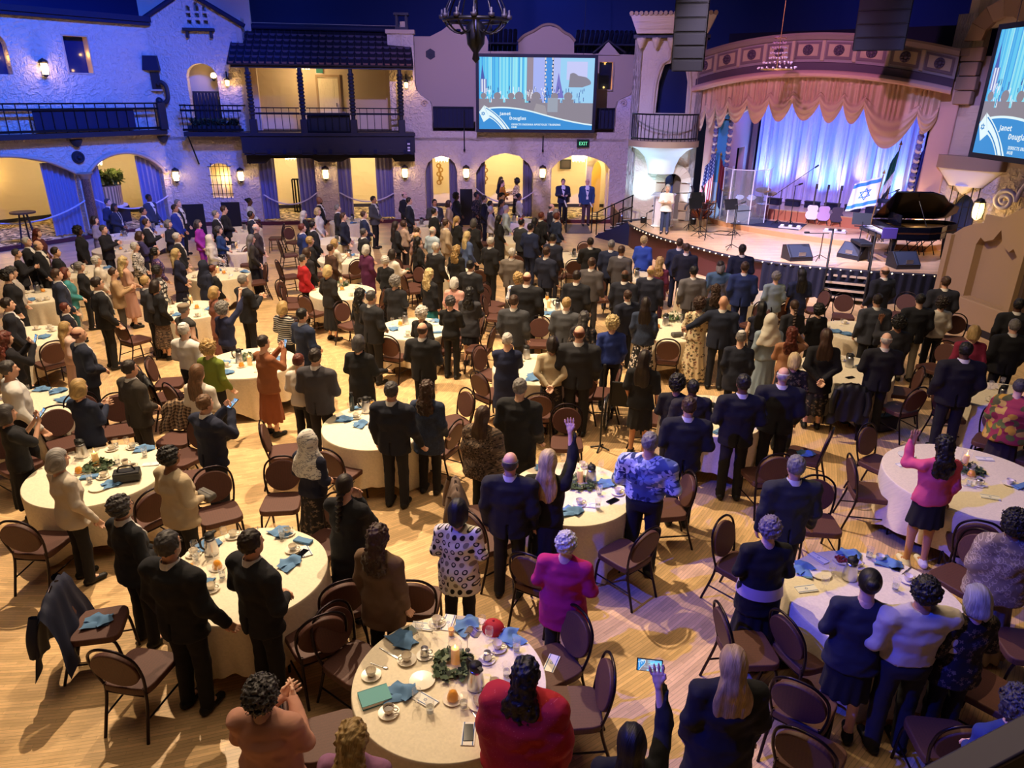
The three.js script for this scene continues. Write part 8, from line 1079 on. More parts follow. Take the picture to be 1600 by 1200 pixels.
P(3.85,-15.08,3.17,1.74,'m relax suit:66646a trousers:4c4a50 short:k p q1','dark-haired man in light grey suit / seen from behind near the stage');
P(4.04,-13.96,3.08,1.62,'f relax blouse:15161c trousers:131419 curlylong:b l q1','brown-haired woman in black / in front of the taupe jacket');
P(3.77,-12.45,2.84,1.8,'m hugL suit:1a2238 trousers:161a28 none p q1','bald man in navy suit with his arm around a woman / mid-room');
P(3.43,-12.76,2.87,1.68,'f front blouse:floral long:floral curly:b l q1','woman in cream flowered long dress / held by the bald man\'s arm');
P(5.63,-15.11,-3.17,1.64,'f relax jacket:8496a0 trousers:c8c4bc curlyshort:g l q1','woman in pale blue-grey jacket and white trousers / before the stage');
P(6.18,-15.14,-3.11,1.7,'f down tee:1a2448 skirt:161e3c long:k t q1','dark-haired woman in navy short-sleeved dress / beside the steps');
P(4.54,-12.64,2.89,1.64,'f relax vest:191c30 trousers:171a2a long:k l q1','black-haired woman in sleeveless navy top / beside the white shawl');
P(5.21,-12.86,3.3,1.62,'f relax jacket:24242c trousers:1a1a20 braid:b l q1','woman with braided brown hair in dark jacket / in front of the steps');
P(5.74,-13.02,-2.88,1.5,'f front jacket:15161c trousers:131419 curly:k l q1','dark-haired woman bending forward in black / beside the white table leg');
P(2.45,-12.79,2.89,1.66,'f relax jacket:denim long:bwfloral long:d l q1','long-haired woman in denim jacket and flowered skirt / seen from behind');
P(7.92,-15.09,-2.91,1.78,'m relax suit:131728 trousers:121624 bald:b p','balding man in blue-black suit / past the steps, against the stage skirt');
P(6.71,-12.83,-3.21,1.76,'m relax suit:404450 trousers:15171e short:d p q1','dark-haired man in blue-grey jacket / with black trousers, looking at the stage');
P(7.57,-12.96,-3.31,1.74,'m relax jacket:14161f trousers:8a8478 short:k l q1','dark-haired man in black jacket and khaki trousers / by the white top');
P(8.73,-14.21,-3.37,1.78,'m relax suit:1a1c2a trousers:171822 short:b p q1','brown-haired man in dark suit / in front of the tan scroll wall');
P(8.09,-13.14,-3.2,1.64,'f relax blouse:cac4b8 trousers:15151a curly:d l q1','dark-haired woman in cream top and black trousers / by the scroll wall');
P(8.29,-11.37,-3.37,1.74,'m relax suit:14151b trousers:131318 short:g l q1','grey-haired man in black suit / near the dark wall corner');
P(7.57,-11.25,-3.42,1.66,'f relax jacket:8c2444 trousers:3a2030 bob:o l q1','woman with blonde-grey bob in crimson jacket / behind the dark-suited man');
P(6.65,-9.96,-3.32,1.8,'m relax suit:141318 trousers:121217 short:k d wide q1','broad dark-skinned man in black suit / standing before the tablecloth of a side table');
P(5.79,-10.57,-3.37,1.74,'m front suit:15151b trousers:131318 bald:w l q1','old man with white hair in black suit / beside the white table');
P(6.6,-11.78,-3.23,1.66,'f upL jacket:2c2c34 trousers:17171c curly:k b q1','curly black-haired woman in grey jacket raising a hand / near the old man');
P(4.95,-10.78,2.91,1.72,'f back tunic:15151b midi:darkfloral long:b l q1','woman in black with hands clasped behind / and long brown hair');
P(4.57,-11.19,2.89,1.62,'f head blouse:a87858 midi:9a6c50 wavy:r l q1','woman in peach-brown dress with a hand on her head / long strawberry hair');
P(4.17,-9.97,2.98,1.6,'f relax jacket:darkfloral trousers:16161b bob:y l q1','woman with grey-blonde bob in dark patterned jacket / before the hand on head');
P(3.65,-9,2.92,1.74,'m relax suit:14151c trousers:131318 bald:w p wide q1','heavy white-haired man in black suit / seen from behind at the table end');
P(6.83,-8.95,-3.75,1.62,'f front poncho:shawlprint midi:2a2024 short:n l q1','woman in red and gold patterned wrap / cut by the picture edge');
P(9.16,-12.6,-3.55,1.76,'m relax suit:14141a trousers:121217 short:k d q1','figure in black at the dark doorway / beyond the grey-haired man');
P(1.66,-11.44,3.04,1.7,'f relax blouse:20347c trousers:14151c curly:y l q1','woman with curly blonde hair in royal blue blouse / seen from behind');
P(1.91,-9.72,2.76,1.7,'f relax tee:131318 skirt:121217 long:d t q1','long-haired woman in black short-sleeved dress / beside the wheelchair');
P(2.23,-8.97,2.72,1.62,'f front blouse:131318 trousers:131318 curly:k t q1','woman with black curls in black top / behind the blue bottle');
P(2.4,-8.8,3.18,1.62,'m front suit:232228 trousers:1b1b20 short:k d q2','black-haired man in charcoal suit / leaning at the table with the blue bottle');
P(2.12,-7.85,2.97,1.78,'m front suit:14161e trousers:13141a short:b p q2','brown-haired man in black suit with white collar / beside the blue print shirt');
P(1.48,-6.87,2.76,1.78,'m front shirt:aloha trousers:15171e short:g p wide q2','man in blue and white leaf-print shirt / standing at the table with the candle');
P(2.96,-8.51,3.02,1.82,'m front suit:13141a trousers:111217 short:k b q2','tall black-haired man in black suit / beside the heavy white-haired man');
P(3.65,-10.9,2.79,1.64,'f relax tunic:1c2030 trousers:1a1c26 short:g l h2=kippah:d8d8d4 q1','woman in sheer navy top with pale skull cap / seen from behind');
P(4.39,-11.71,3.08,1.68,'f relax blouse:8a9caa long:8294a4 shawl:d4d0c0 l q1','woman in pale blue dress with long white head shawl / mid-room');
P(-0.08,-10.6,3.01,1.66,'f pray coat:1a2344 skirt:182040 short:w l q1','woman in long navy coat with cropped silver hair / hands raised to her face');
P(0.62,-10.5,3,1.64,'f back blouse:c4b494 midi:darkfloral bob:d l q1','woman in cream sweater and dark flowered skirt / hands behind her');
P(1.02,-10.44,2.95,1.84,'m relax suit:26272d trousers:1c1d22 bald:r l wide q1','large man in charcoal suit / with thinning ginger hair, seen from behind');
P(1.23,-11.83,2.72,1.66,'f relax blouse:darkfloral midi:darkfloral wavy:n l q1','woman with long ash-brown hair in flowered dress / beyond the large charcoal suit');
P(0.1,-8.33,2.77,1.8,'m relax coat:14151a trousers:121217 short:g l q2','grey-haired man in long black coat / in the centre aisle');
P(-0.34,-7.81,2.66,1.64,'f down poncho:leopard trousers:141419 long:b l q2','woman in brown leopard poncho / with long light brown hair');
P(-0.01,-6.42,2.99,1.76,'m down suit:15171f trousers:131419 bald:n p q2','balding man in navy-black suit / close beside the very long blonde hair');
P(0.38,-6.51,2.89,1.74,'f highR blouse:121318 skirt:111217 long:y l q2','woman with very long blonde hair raising a hand / in black dress');
P(-0.49,-5.73,2.99,1.62,'f front tunic:dots trousers:111217 bob:k l q2','woman in black and cream dotted blouse / with black bob');
P(0.49,-5.29,2.82,1.58,'f front tunic:ac145e trousers:131318 curlyshort:w l wide q2','woman in magenta cardigan / with white curls, facing away');
P(-3.78,-10.3,2.46,1.68,'f phone jacket:8a5434 midi:8a4c2c short:d l q1','woman in rust brown jacket and skirt / filming with a phone',{hold:'lit_phone',arm:0,holdLabel:'glowing phone held up by the woman in rust brown jacket',tilt:-1.2});
P(-3.07,-9.66,2.8,1.62,'f front blouse:d0c8bc trousers:15151b short:r l q1','red-haired woman in white blouse and black trousers / beside the grey suit');
P(-2.76,-9.44,2.91,1.78,'m front suit:3c3a40 trousers:333136 short:d l specs q1','man in dark grey suit and glasses / in profile at the round table');
P(-2.34,-10.35,2.84,1.68,'f out coat:121318 trousers:121217 bob:n l q1','grey-haired woman in black cardigan / with outstretched hand');
P(-1.42,-10.78,2.85,1.76,'m front suit:17181d trousers:141419 bald:b p specs badge q1','balding man with glasses and badge / in black suit, head bowed');
P(-1.5,-8.23,2.9,1.78,'m rest suit:171c2c trousers:141723 short:n p q2','grey-haired man in navy suit with a hand on a chair back / seen from behind');
P(-1.1,-8.58,2.88,1.66,'f relax tunic:denim trousers:14141a wavy:b l q2','brown-haired woman in embroidered denim jacket / and black leggings');
P(-2.26,-7.14,2.61,1.62,'f front blouse:141a34 midi:darkfloral shawl:lace l q2','woman with white lace head shawl / in navy top and speckled skirt');
P(-1.61,-6.07,2.8,1.68,'f pray coat:15171f long:131520 braid:d l specs q2','woman with a long dark braid / in a black floor-length dress');
P(-1.14,-5.24,2.76,1.66,'f down tunic:6c5440 trousers:14141a wavy:b l q2','woman in tan sweater with wavy brown hair / standing behind the front table');
P(-2.12,-4.93,2.54,1.8,'m front suit:15161c trousers:131319 short:d p q2','dark-haired man in black suit with back to the camera / at the table with blue napkins');
P(-6.62,-8.78,2.27,1.8,'m rest shirt:d4d2ce trousers:16171e short:n p wide q1','heavy man in white shirt and dark trousers / at the picture edge');
P(-6.61,-10.38,2.37,1.76,'m front suit:1a2034 trousers:161a28 bald:r p q1','bald man in navy suit with a hand at his chin / in profile');
P(-7.48,-11.44,2.27,1.5,'f relax blouse:d4b4a4 midi:c8a898 long:o l q1','fair-haired girl in pale pink dress / behind the bald navy suit');
P(-7.78,-10.42,2.51,1.66,'f phone blouse:17151c trousers:17151b wavy:r l wide q1','woman with auburn hair holding up a phone / in black at the picture edge',{hold:'lit_phone',arm:0,holdLabel:'phone held up by the woman with auburn hair',tilt:-1.15});
P(-5.56,-8.5,2.79,1.66,'f clap jacket:17203a trousers:151b2e bob:o l q1','woman with smooth blonde bob in navy jacket / clapping');
P(-5.15,-9,2.54,1.74,'m front suit:3c3630 trousers:332e2a short:d p q1','man in olive-brown suit / standing alone in the aisle');
P(-5.16,-10.74,2.73,1.72,'m front shirt:dad6d0 trousers:14151b short:w l h2=kippah:e8e4dc beard q1','man with white beard and skull cap / in white shirt');
P(-4.55,-10.15,2.8,1.64,'f relax blouse:70802c trousers:14151a curly:o l q1','woman with curly blonde hair in lime green cardigan');
P(-4.25,-9.02,2.83,1.68,'f front jacket:d8d0c2 trousers:3a3430 long:l l q1','woman with straight brown hair in white jacket / in front of the green cardigan');
P(-3.7,-7.9,2.59,1.72,'m phone suit:161d36 trousers:141828 short:l p q2','person in navy suit reading a phone / with short brown hair',{hold:'lit_phone',arm:0,holdLabel:'glowing phone in the hands of the person in navy suit',tilt:-0.5});
P(-6.02,-7.76,2.43,1.62,'f phone tee:17181e midi:14151b bob:n p q1','woman at the picture edge looking at a glowing phone / in black dress',{hold:'lit_phone',arm:0,holdLabel:'glowing phone of the woman in black at the picture edge',tilt:-0.8});
P(-4.72,-6.61,2.51,1.64,'f rest jacket:cabfae trousers:14161f bob:s l q2','woman with silver bob in cream jacket / leaning to the table');
P(-3.56,-6.63,2.55,1.68,'f front jacket:b8a688 trousers:14141a curlyshort:k b wide q2','woman with short black hair in beige jacket / holding a purse',{hold:'grey_purse',arm:0,holdLabel:'small dark purse held by the woman in beige jacket',tilt:-0.2});
P(-3.57,-5.65,2.57,1.68,'f front suit:17191f trousers:14151a curlyshort:n p specs q2','grey-haired woman with glasses in black suit / close behind the tall man in glasses');
P(-2.75,-4.84,2.81,1.84,'m rest suit:13151b trousers:111217 short:n p specs q2','tall man in black suit and glasses / at the table with blue napkins');
P(-1.6,-3.54,3.03,1.6,'f clap tunic:c08c78 trousers:3a3434 curly:n l wide q2','woman in salmon pink sweater with grey curls / hands clasped, at the frame bottom');
P(-0.93,-3.17,3.03,1.64,'f front blouse:9a6a90 trousers:2a2630 wavy:o l q2','woman with long fair hair in mauve top / cut by the frame bottom');
P(0.11,-3.68,2.89,1.66,'f down poncho:sparkle trousers:1c1418 wavy:k p wide q2','woman in sparkling red top with thick black hair / at the front table');
P(0.74,-3.18,3.01,1.62,'f highR blouse:15161c trousers:131318 long:k l q2','black-haired person filming with a phone held high / at the frame bottom',{hold:'lit_phone',arm:1,holdLabel:'glowing phone held high in the raised hand at the frame bottom',tilt:-1.15,roll:1.57});
P(1.51,-3.78,3.11,1.68,'f down coat:131319 trousers:121217 long:o l wide q2','woman with long honey blonde hair in black / with back turned');
P(2.8,-4.6,2.82,1.72,'f front jacket:262a3a skirt:15151b bun:k l q2','woman in slate jacket and black skirt / with dark pinned-up hair');
P(3.17,-4.49,3.12,1.74,'m front shirt:cfc6b6 trousers:24252a curlyshort:k t wide q2','young man in white shirt and grey trousers / with black hair');
P(3.58,-4.49,3.27,1.66,'f front jacket:darkfloral trousers:121217 bob:s l q2','woman with silver bob in black flowered jacket / and black trousers');
P(2.32,-5.47,3.13,1.64,'f front tunic:121218 long:111116 curlyshort:#8c8090 l sash=b8a4c0 q2','woman with short lavender-grey curls / in black dress with pale sash');
P(2.86,-6.37,3.13,1.78,'m rest suit:23262e trousers:1c1e24 short:g p q2','silver-haired man in charcoal suit / beside the black chairs, seen from behind');
P(4.73,-7.03,3.1,1.7,'f upL blouse:e0587c mini:131319 wavy:k t q2','woman in bright pink jacket and short black skirt / with long black hair');
P(4.58,-5.57,2.94,1.66,'f front poncho:beigelace long:8a7866 curly:k b q2','woman in beige lace wrap with black hair / cut by the picture edge');
P(3.25,-3.48,3.18,1.64,'f front blouse:2c3c78 trousers:1a1c2a curly:n l q2','person in blue top at the frame corner');
P(4.95,-23.79,-0.31,1.58,'f fold jacket:ece6dc trousers:2a3450 bob:w l','white-haired woman in white jacket speaking at the lectern / on the stage',{y:0.85});
IT('candle','a',0.03,-0.19,0,'lit pillar candle in a tall glass on the front table');
IT('leaf_wreath','a',0.02,-0.14,0,'leafy wreath around the lit candle on the front table');
IT('juice_carafe','a',0.04,0.2,0,'orange juice carafe on a saucer before the front table candle');
IT('coffee_carafe','a',0.21,0.07,0.7,'steel coffee carafe beside the front table candle');
IT('dinner_plate','a',-0.22,0.02,0,'empty white plate between the blue napkin and the front candle');
IT('cup_and_saucer','a',-0.37,-0.2,3.49,'empty white cup next to the knife on the front table');
IT('milk_jug','a',-0.23,-0.26,0,'small steel jug on a saucer by the front table wreath');
IT('cup_and_saucer','a',-0.63,-0.03,1.57,'white cup with a spoon at the front table rim by the spoon');
IT('coffee_cup','a',-0.43,0.34,0,'full coffee cup just below the teal book');
IT('book','a',-0.56,0.2,-1.13,'teal-covered thick book lying on the front table');
IT('blue_napkin','a',-0.38,0.15,0.35,'crumpled blue napkin between the teal book and the empty plate');
IT('blue_napkin','a',-0.45,-0.44,-0.7,'twisted blue napkin beside the dark green booklet');
IT('booklet','a',-0.41,-0.53,-0.87,'small dark green booklet at the far rim of the front table');
IT('program_card','a',-0.29,-0.61,-0.17,'white and blue card behind two goblets on the front table');
IT('water_goblet','a',-0.3,-0.49,0,'goblet before the white card, on the booklet side');
IT('water_goblet','a',-0.18,-0.5,0,'goblet before the white card, on the juice side');
IT('cup_and_saucer','a',-0.17,-0.65,0.35,'white cup at the far rim of the front table');
IT('juice_glass','a',-0.03,-0.51,0,'small glass of juice behind the tall candle');
IT('program_card','a',-0.07,-0.66,1.4,'white and blue card standing askew behind the juice glass');
IT('blue_napkin','a',0.09,-0.61,1.05,'crumpled blue napkin beside the red cap');
IT('baseball_hat','a',0.33,-0.58,1.05,'red baseball cap resting on the front table');
IT('water_goblet','a',0.23,-0.57,0,'goblet between the blue napkin and the red cap');
IT('water_goblet','a',0.3,-0.43,0,'goblet just below the red cap');
IT('blue_napkin','a',0.48,-0.47,2.27,'pointed blue napkin hanging near the rim by the red cap');
IT('cup_and_saucer','a',0.37,-0.35,0,'white cup below the red cap on the front table');
IT('milk_jug','a',0.29,-0.22,0.52,'steel jug behind the steel coffee carafe');
IT('water_glass','a',0.53,-0.32,0,'water glass below the pointed blue napkin');
IT('water_goblet','a',-0.23,0.25,0,'goblet with a slice at the card near the coffee cup');
IT('water_glass','a',-0.12,0.33,0,'plain tumbler beside the goblet with the card');
IT('program_card','a',-0.17,0.21,-0.61,'white and blue card under the goblet near the empty plate');
IT('cup_and_saucer','a',0.36,0.07,2.09,'white cup beside the woman in sparkling red');
IT('cup_and_saucer','a',0.24,0.25,1.4,'white cup below the steel coffee carafe');
IT('water_glass','a',0.13,0.28,0,'tumbler standing just above the dark phone');
IT('water_glass','a',0.45,-0.04,0,'tall tumbler near the hair of the woman in red');
IT('program_card','a',0.18,0.52,1.54,'white and blue card under the dark phone');
IT('mobile_phone','a',0.18,0.51,0.03,'dark phone lying on a card at the front rim');
IT('table_flag','a',0.12,-0.33,0,'tiny white and blue flag in the front wreath');
IT('table_knife','a',-0.54,-0.29,0.96,'butter knife beside the cup on the front table');
IT('table_spoon','a',-0.56,-0.13,1.22,'teaspoon near the rim of the front table');
IT('table_spoon','a',0.25,0.41,0.52,'dark spoon by the phone on the front table');
IT('blue_napkin','b',-0.54,-0.4,0.7,'big flat blue napkin at the rim by the black airpot table');
IT('cup_and_saucer','b',-0.62,-0.26,0,'white cup at the rim beside the tall man in glasses');
IT('water_goblet','b',-0.61,-0.28,0,'goblet behind the tall man\'s table carafe');
IT('water_goblet','b',-0.41,-0.53,0,'goblet at the far rim beyond the big flat napkin');
IT('cup_and_saucer','b',-0.34,-0.58,0.52,'white cup at the far rim beside the dark-haired man');
IT('coffee_carafe','b',-0.45,-0.29,2.62,'steel coffee carafe with open lid beside the tall man in glasses');
IT('water_glass','b',-0.56,-0.17,0,'tumbler just before the steel carafe of the tall man');
IT('water_goblet','b',-0.48,-0.03,0,'goblet beside the small orange juice glass');
IT('juice_glass','b',-0.54,-0.01,0,'small orange juice glass by the tall man in glasses');
IT('juice_carafe','b',-0.3,-0.05,0,'orange juice carafe half hidden by the dark-haired man');
IT('water_goblet','b',-0.3,0.09,0,'goblet below the orange juice carafe');
IT('water_glass','b',-0.19,0.11,0,'tumbler touching the sleeve of the dark-haired man');
IT('blue_napkin','b',-0.38,0.2,0.17,'crumpled dark blue napkin at the tall man\'s elbow');
IT('cup_and_saucer','b',-0.23,0.28,0,'white cup on its saucer at the lower rim');
IT('blue_napkin','b',0.13,-0.66,-0.52,'wide blue napkin at the far rim under the black chair');
IT('cup_and_saucer','b',0.21,-0.64,0.87,'white cup below the wide blue napkin');
IT('table_spoon','b',-0.11,-0.66,0.35,'spoon at the far rim beside the wide napkin');
IT('folded_napkin','b',0.41,-0.51,-0.44,'folded grey-blue napkin at the rim behind the braid');
IT('cup_and_saucer','b',0.35,-0.35,0,'white cup between the folded napkin and the phone');
IT('program_card','b',0.48,-0.34,-1.05,'white card under the phone at the rim by the braid');
IT('mobile_phone','b',0.46,-0.29,-0.35,'grey phone on a card at the rim by the braid');
IT('blue_napkin','b',0.38,-0.12,1.22,'bunched blue napkin at the elbow of the dark-haired man');
IT('water_glass','b',0.18,-0.56,0,'tumbler near the shoulder of the dark-haired man');
IT('coffee_carafe','c',-0.41,-0.43,1.05,'steel carafe beside the candle, near the silver bob');
IT('candle','c',-0.14,-0.25,0,'lit pillar candle in glass near the silver bob');
IT('leaf_wreath','c',-0.05,-0.14,0,'green wreath around the candle near the silver bob');
IT('juice_carafe','c',-0.22,-0.01,0,'orange juice carafe beside the silver bob');
IT('water_goblet','c',-0.43,-0.26,0,'goblet behind the silver bob');
IT('water_glass','c',-0.11,-0.68,0,'tumbler at the far rim before the black chair back');
IT('water_goblet','c',0.03,-0.69,0,'goblet at the far rim beside the tumbler');
IT('cup_and_saucer','c',-0.14,-0.62,0,'white cup beyond the candle near the silver bob');
IT('cup_and_saucer','c',0.1,-0.68,0.52,'white cup at the far rim by the fan-folded napkin');
IT('blue_napkin','c',0.26,-0.64,0.35,'fan-folded blue napkin at the rim behind the beige jacket');
IT('water_glass','c',0.37,-0.45,0,'tall tumbler beside the beige jacket');
IT('program_card','c',0.54,-0.25,0.17,'white card at the rim by the beige jacket');
IT('water_glass','c',0.14,-0.23,0,'greenish tumbler beside the wreath');
IT('coffee_cup','c',0.23,-0.23,0,'coffee cup between the wreath and the beige jacket');
IT('coffee_cup','c',0.38,-0.12,1.05,'second coffee cup close to the beige jacket');
IT('cup_and_saucer','c',0.13,0.09,0,'white cup just below the wreath');
IT('folded_napkin','c',-0.04,0.1,0.17,'folded blue napkin between the juice and the white cup');
IT('water_glass','c',0.04,0.22,0,'short tumbler at the hand of the silver bob');
IT('dinner_plate','c',0.21,0.35,0,'plate with leftovers at the near rim');
IT('blue_napkin','c',0.32,0.26,0.87,'blue napkin under the black handbag');
IT('handbag','c',0.46,0.16,0.35,'black handbag lying on the near rim of its table');
IT('coffee_carafe','d',-0.24,-0.43,1.75,'steel carafe beside the grey-haired man\'s jacket');
IT('folded_napkin','d',-0.36,-0.57,0.35,'folded blue napkin at the far rim near the grey cup');
IT('blue_napkin','d',-0.51,-0.15,0.17,'blue napkin at the rim beside the dark grey suit');
IT('blue_napkin','d',-0.24,0.01,1.4,'blue napkin spilling over the near rim');
IT('cup_and_saucer','d',-0.35,-0.22,0,'white cup between the two blue napkins');
IT('cup_and_saucer','d',-0.36,-0.57,0,'white cup behind the steel carafe');
IT('water_goblet','d',-0.48,-0.44,0,'goblet at the elbow of the dark grey suit');
IT('water_goblet','d',-0.31,-0.59,0,'goblet at the far side of the steel carafe');
IT('water_goblet','d',0.31,-0.59,0,'goblet beside the embroidered denim');
IT('steel_bottle','d',-0.46,-0.49,0,'slim dark steel bottle beside the dark grey suit');
IT('juice_glass','d',-0.19,-0.64,0,'tall glass of pink juice at the far rim');
IT('mobile_phone','d',0.5,-0.33,-1.05,'dark phone on the rim by the embroidered denim');
IT('program_card','d',0.46,-0.22,-0.52,'white card next to the phone by the denim');
IT('cup_and_saucer','d',0.19,-0.64,0,'white cup at the far rim by the denim');
IT('coffee_carafe','e',0.25,-0.21,0,'steel carafe before the leaf-print shirt');
IT('blue_napkin','e',0.43,-0.17,0.52,'crumpled blue napkin beside the leaf-print shirt');
IT('leaf_wreath','e',0.13,-0.16,0,'wreath beside the raised hand');
IT('candle','e',0.12,-0.24,0,'candle in glass hidden by the very long blonde hair');
IT('blue_napkin','e',-0.03,0.45,0.35,'blue napkin draped on the near rim');
IT('cup_and_saucer','e',0.07,0.29,0,'white cup above the draped napkin');
IT('mobile_phone','e',0.46,0.21,-0.87,'phone in a red-brown case near the leaf-print shirt');
IT('water_glass','e',0.32,0.07,0,'tumbler just below the steel carafe of that table');
IT('water_goblet','e',-0.06,-0.63,0,'goblet beyond the blonde head');
IT('water_goblet','e',0.4,-0.49,0,'goblet between carafe and leaf-print shirt');
IT('cup_and_saucer','e',0.54,0.04,0,'white cup near the belt of the leaf-print shirt');
IT('cup_and_saucer','e',0.18,-0.6,0,'white cup at the far rim before the empty chair');
IT('blue_napkin','e',-0.31,-0.55,1.05,'blue napkin beside the balding man');
IT('water_glass','e',0.27,0.39,0,'tumbler at the near rim below the phone');
IT('program_card','e',0.19,0.31,-0.17,'printed card near the white cup');
IT('blue_napkin','f',0.05,-0.69,0.35,'folded blue napkin at the far rim above the red plate');
IT('program_card','f',-0.27,-0.64,-1.05,'white booklet at the rim by the pale sash');
IT('red_plate','f',-0.06,-0.6,0,'small plate of red food');
IT('blue_napkin','f',-0.5,-0.44,1.22,'bright blue napkin at the rim next to the pale sash');
IT('dinner_plate','f',-0.36,-0.38,0,'white plate beside the bright blue napkin');
IT('water_goblet','f',-0.25,-0.38,0,'goblet beside the white plate');
IT('coffee_carafe','f',-0.1,-0.32,-0.7,'steel carafe before the slate jacket');
IT('program_card','f',-0.58,-0.15,0.17,'white card with a blue star at the rim');
IT('water_goblet','f',-0.42,-0.14,0,'goblet with red drink before the slate jacket');
IT('cup_and_saucer','f',0.05,-0.5,0,'white cup above the steel carafe');
IT('water_glass','f',0.24,-0.65,0,'tumbler beyond the dark pinned-up hair');
IT('cup_and_saucer','f',0.33,-0.61,0,'white cup beside the folded napkin at the far rim');
IT('mobile_phone','f',0.46,-0.51,-0.7,'black phone near the young man in white shirt');
IT('table_knife','f',0.53,-0.45,-0.87,'knife at the rim by the young man in white shirt');
IT('blue_napkin','f',0.39,-0.57,-0.35,'grey-blue napkin between the two dark heads');
IT('water_glass','f',0.26,-0.15,0,'tumbler before the white shirt');
IT('cup_and_saucer','f',0.45,-0.29,0,'white cup before the hair of the young man');
IT('candle','g',0.15,-0.34,0,'lit candle beside the bright pink jacket');
IT('leaf_wreath','g',0.12,-0.21,0,'wreath around the candle by the bright pink jacket');
IT('juice_carafe','g',0.07,-0.06,0,'orange juice carafe by the bright pink jacket');
IT('water_goblet','g',-0.18,0.15,0,'goblet at the pink sleeve');
IT('water_glass','g',-0.1,0.18,0,'tumbler below the juice carafe by the pink jacket');
IT('milk_jug','g',0.03,0.16,0,'small jug beside the juice carafe by the pink jacket');
IT('program_card','g',0.52,-0.52,-0.17,'white card at the far rim by the wreath');
IT('program_card','g',-0,0.44,-0.35,'white card with blue bars at the near rim');
IT('program_card','g',-0.61,-0.34,0.17,'white card below the raised hand');
IT('dinner_plate','g',-0.46,-0.59,0,'white plate beside the raised hand of the pink jacket');
IT('cup_and_saucer','g',0.42,0.13,0,'yellowish cup at the picture edge');
IT('folded_napkin','g',0.52,0.19,0.35,'folded blue napkin at the picture edge');
IT('blue_bottle','h',-0.45,-0.47,0,'tall blue bottle beside the black-curled woman');
IT('blue_napkin','h',-0.63,-0.16,0.35,'blue napkin below the tall blue bottle');
IT('candle','h',0.01,-0.18,0,'yellow candle between the two black suits');
IT('leaf_wreath','h',0.02,-0.09,0,'wreath between the two black suits');
IT('folded_napkin','h',-0.06,0.58,0.7,'folded blue napkin at the near rim between two black suits');
IT('coffee_carafe','k',-0.18,0.01,2.09,'steel carafe beside the lime green cardigan');
IT('leaf_wreath','k',-0.09,-0.18,0,'wreath beside the rust brown jacket');
IT('blue_napkin','k',-0.23,0.53,0.35,'blue napkin at the lime green sleeve');
IT('coffee_carafe','hh',-0.02,-0.29,0,'steel carafe before the denim jacket');
IT('flower_bowl','hh',0.18,-0.65,0,'low bowl of white flowers with green leaves');
IT('grey_purse','hh',0.06,0.45,0.26,'grey purse at the rim before the flowered dress');
IT('candle','p',-0.19,-0.49,0,'lit yellow candle beyond the tweed flat cap');
IT('juice_carafe','n',-0.14,-0.32,0,'juice jug beside the slate suit');
IT('coffee_carafe','n',-0.22,-0.26,0.7,'steel carafe beside the juice jug');
IT('juice_carafe','l',-0.31,-0.19,0,'orange juice carafe before the balding man with badge');
IT('coffee_carafe','l',-0.22,-0.28,0.52,'steel carafe beside that orange juice carafe');
IT('folded_napkin','l',0.46,0.28,0.17,'folded blue napkin by the black cropped woman');
IT('candle','m',-0.16,-0.63,0,'lit candle in glass beyond the bright red jacket');
IT('leaf_wreath','m',-0.14,-0.63,0,'wreath beyond the bright red jacket');
IT('coffee_carafe','ff',-0.16,-0.5,0.52,'steel carafe before the long navy coat');
IT('blue_napkin','ff',-0.07,0.36,1.05,'blue napkin falling over the rim by the cream sweater');
IT('juice_carafe','ee',-0.13,-0.62,0,'tall juice pitcher before the sandy-haired man');
IT('blue_napkin','i',-0.18,-0.65,0.17,'blue napkin beside the blonde bob');
IT('blue_napkin','i',0.11,-0.58,0.87,'second blue napkin at the blonde bob\'s table');
IT('candle','j',-0.5,-0.42,0,'lit candle at the picture edge');
IT('mobile_phone','kk',-0.09,0.4,-1.22,'phone in a blue case behind the clasped hands');
IT('folded_napkin','kk',0.35,-0.16,0.35,'folded blue napkin by the old man in black suit');
IT('folded_napkin','ll',0.02,-0.15,0.35,'folded dark blue napkin beside the red and gold wrap');
FAR('h',[4,4,2,1,1,0,0],235);
FAR('i',[4,4,2,1,1,1,0],884);
FAR('j',[4,4,2,1,1,0,0],332);
FAR('k',[4,4,2,1,0,1,1],495);
FAR('l',[4,4,2,1,0,0,0],730);
FAR('m',[4,4,2,1,1,1,0],507);
FAR('n',[4,4,2,1,0,0,0],917);
FAR('o',[3,3,1,1,1,0,0],448);
FAR('p',[4,4,2,1,1,1,0],744);
FAR('q',[4,4,2,1,1,1,1],290);
FAR('r',[3,3,1,1,1,0,1],976);
FAR('s',[3,3,1,1,1,1,0],640);
FAR('t',[3,3,1,1,1,1,0],77);
FAR('u',[3,3,1,1,1,1,0],964);
FAR('v',[3,3,1,1,1,1,0],953);
FAR('w',[3,3,1,1,1,0,0],75);
FAR('x',[3,3,1,1,1,1,0],118);
FAR('y',[3,3,1,1,1,0,0],639);
FAR('z',[3,3,1,1,1,1,0],136);
FAR('aa',[4,4,2,1,1,0,1],12);
FAR('bb',[3,3,1,1,1,0,0],284);
FAR('cc',[3,3,1,1,1,1,1],388);
FAR('dd',[3,3,1,1,1,0,0],608);
FAR('ee',[4,4,2,1,1,0,1],718);
FAR('ff',[4,4,2,1,0,0,0],508);
FAR('gg',[4,4,2,1,1,0,1],806);
FAR('hh',[4,4,2,1,0,1,0],825);
FAR('ii',[4,4,2,1,1,0,0],663);
FAR('jj',[4,4,2,1,1,0,1],946);
FAR('kk',[4,4,2,1,1,0,0],254);
FAR('ll',[4,4,2,1,1,0,1],955);
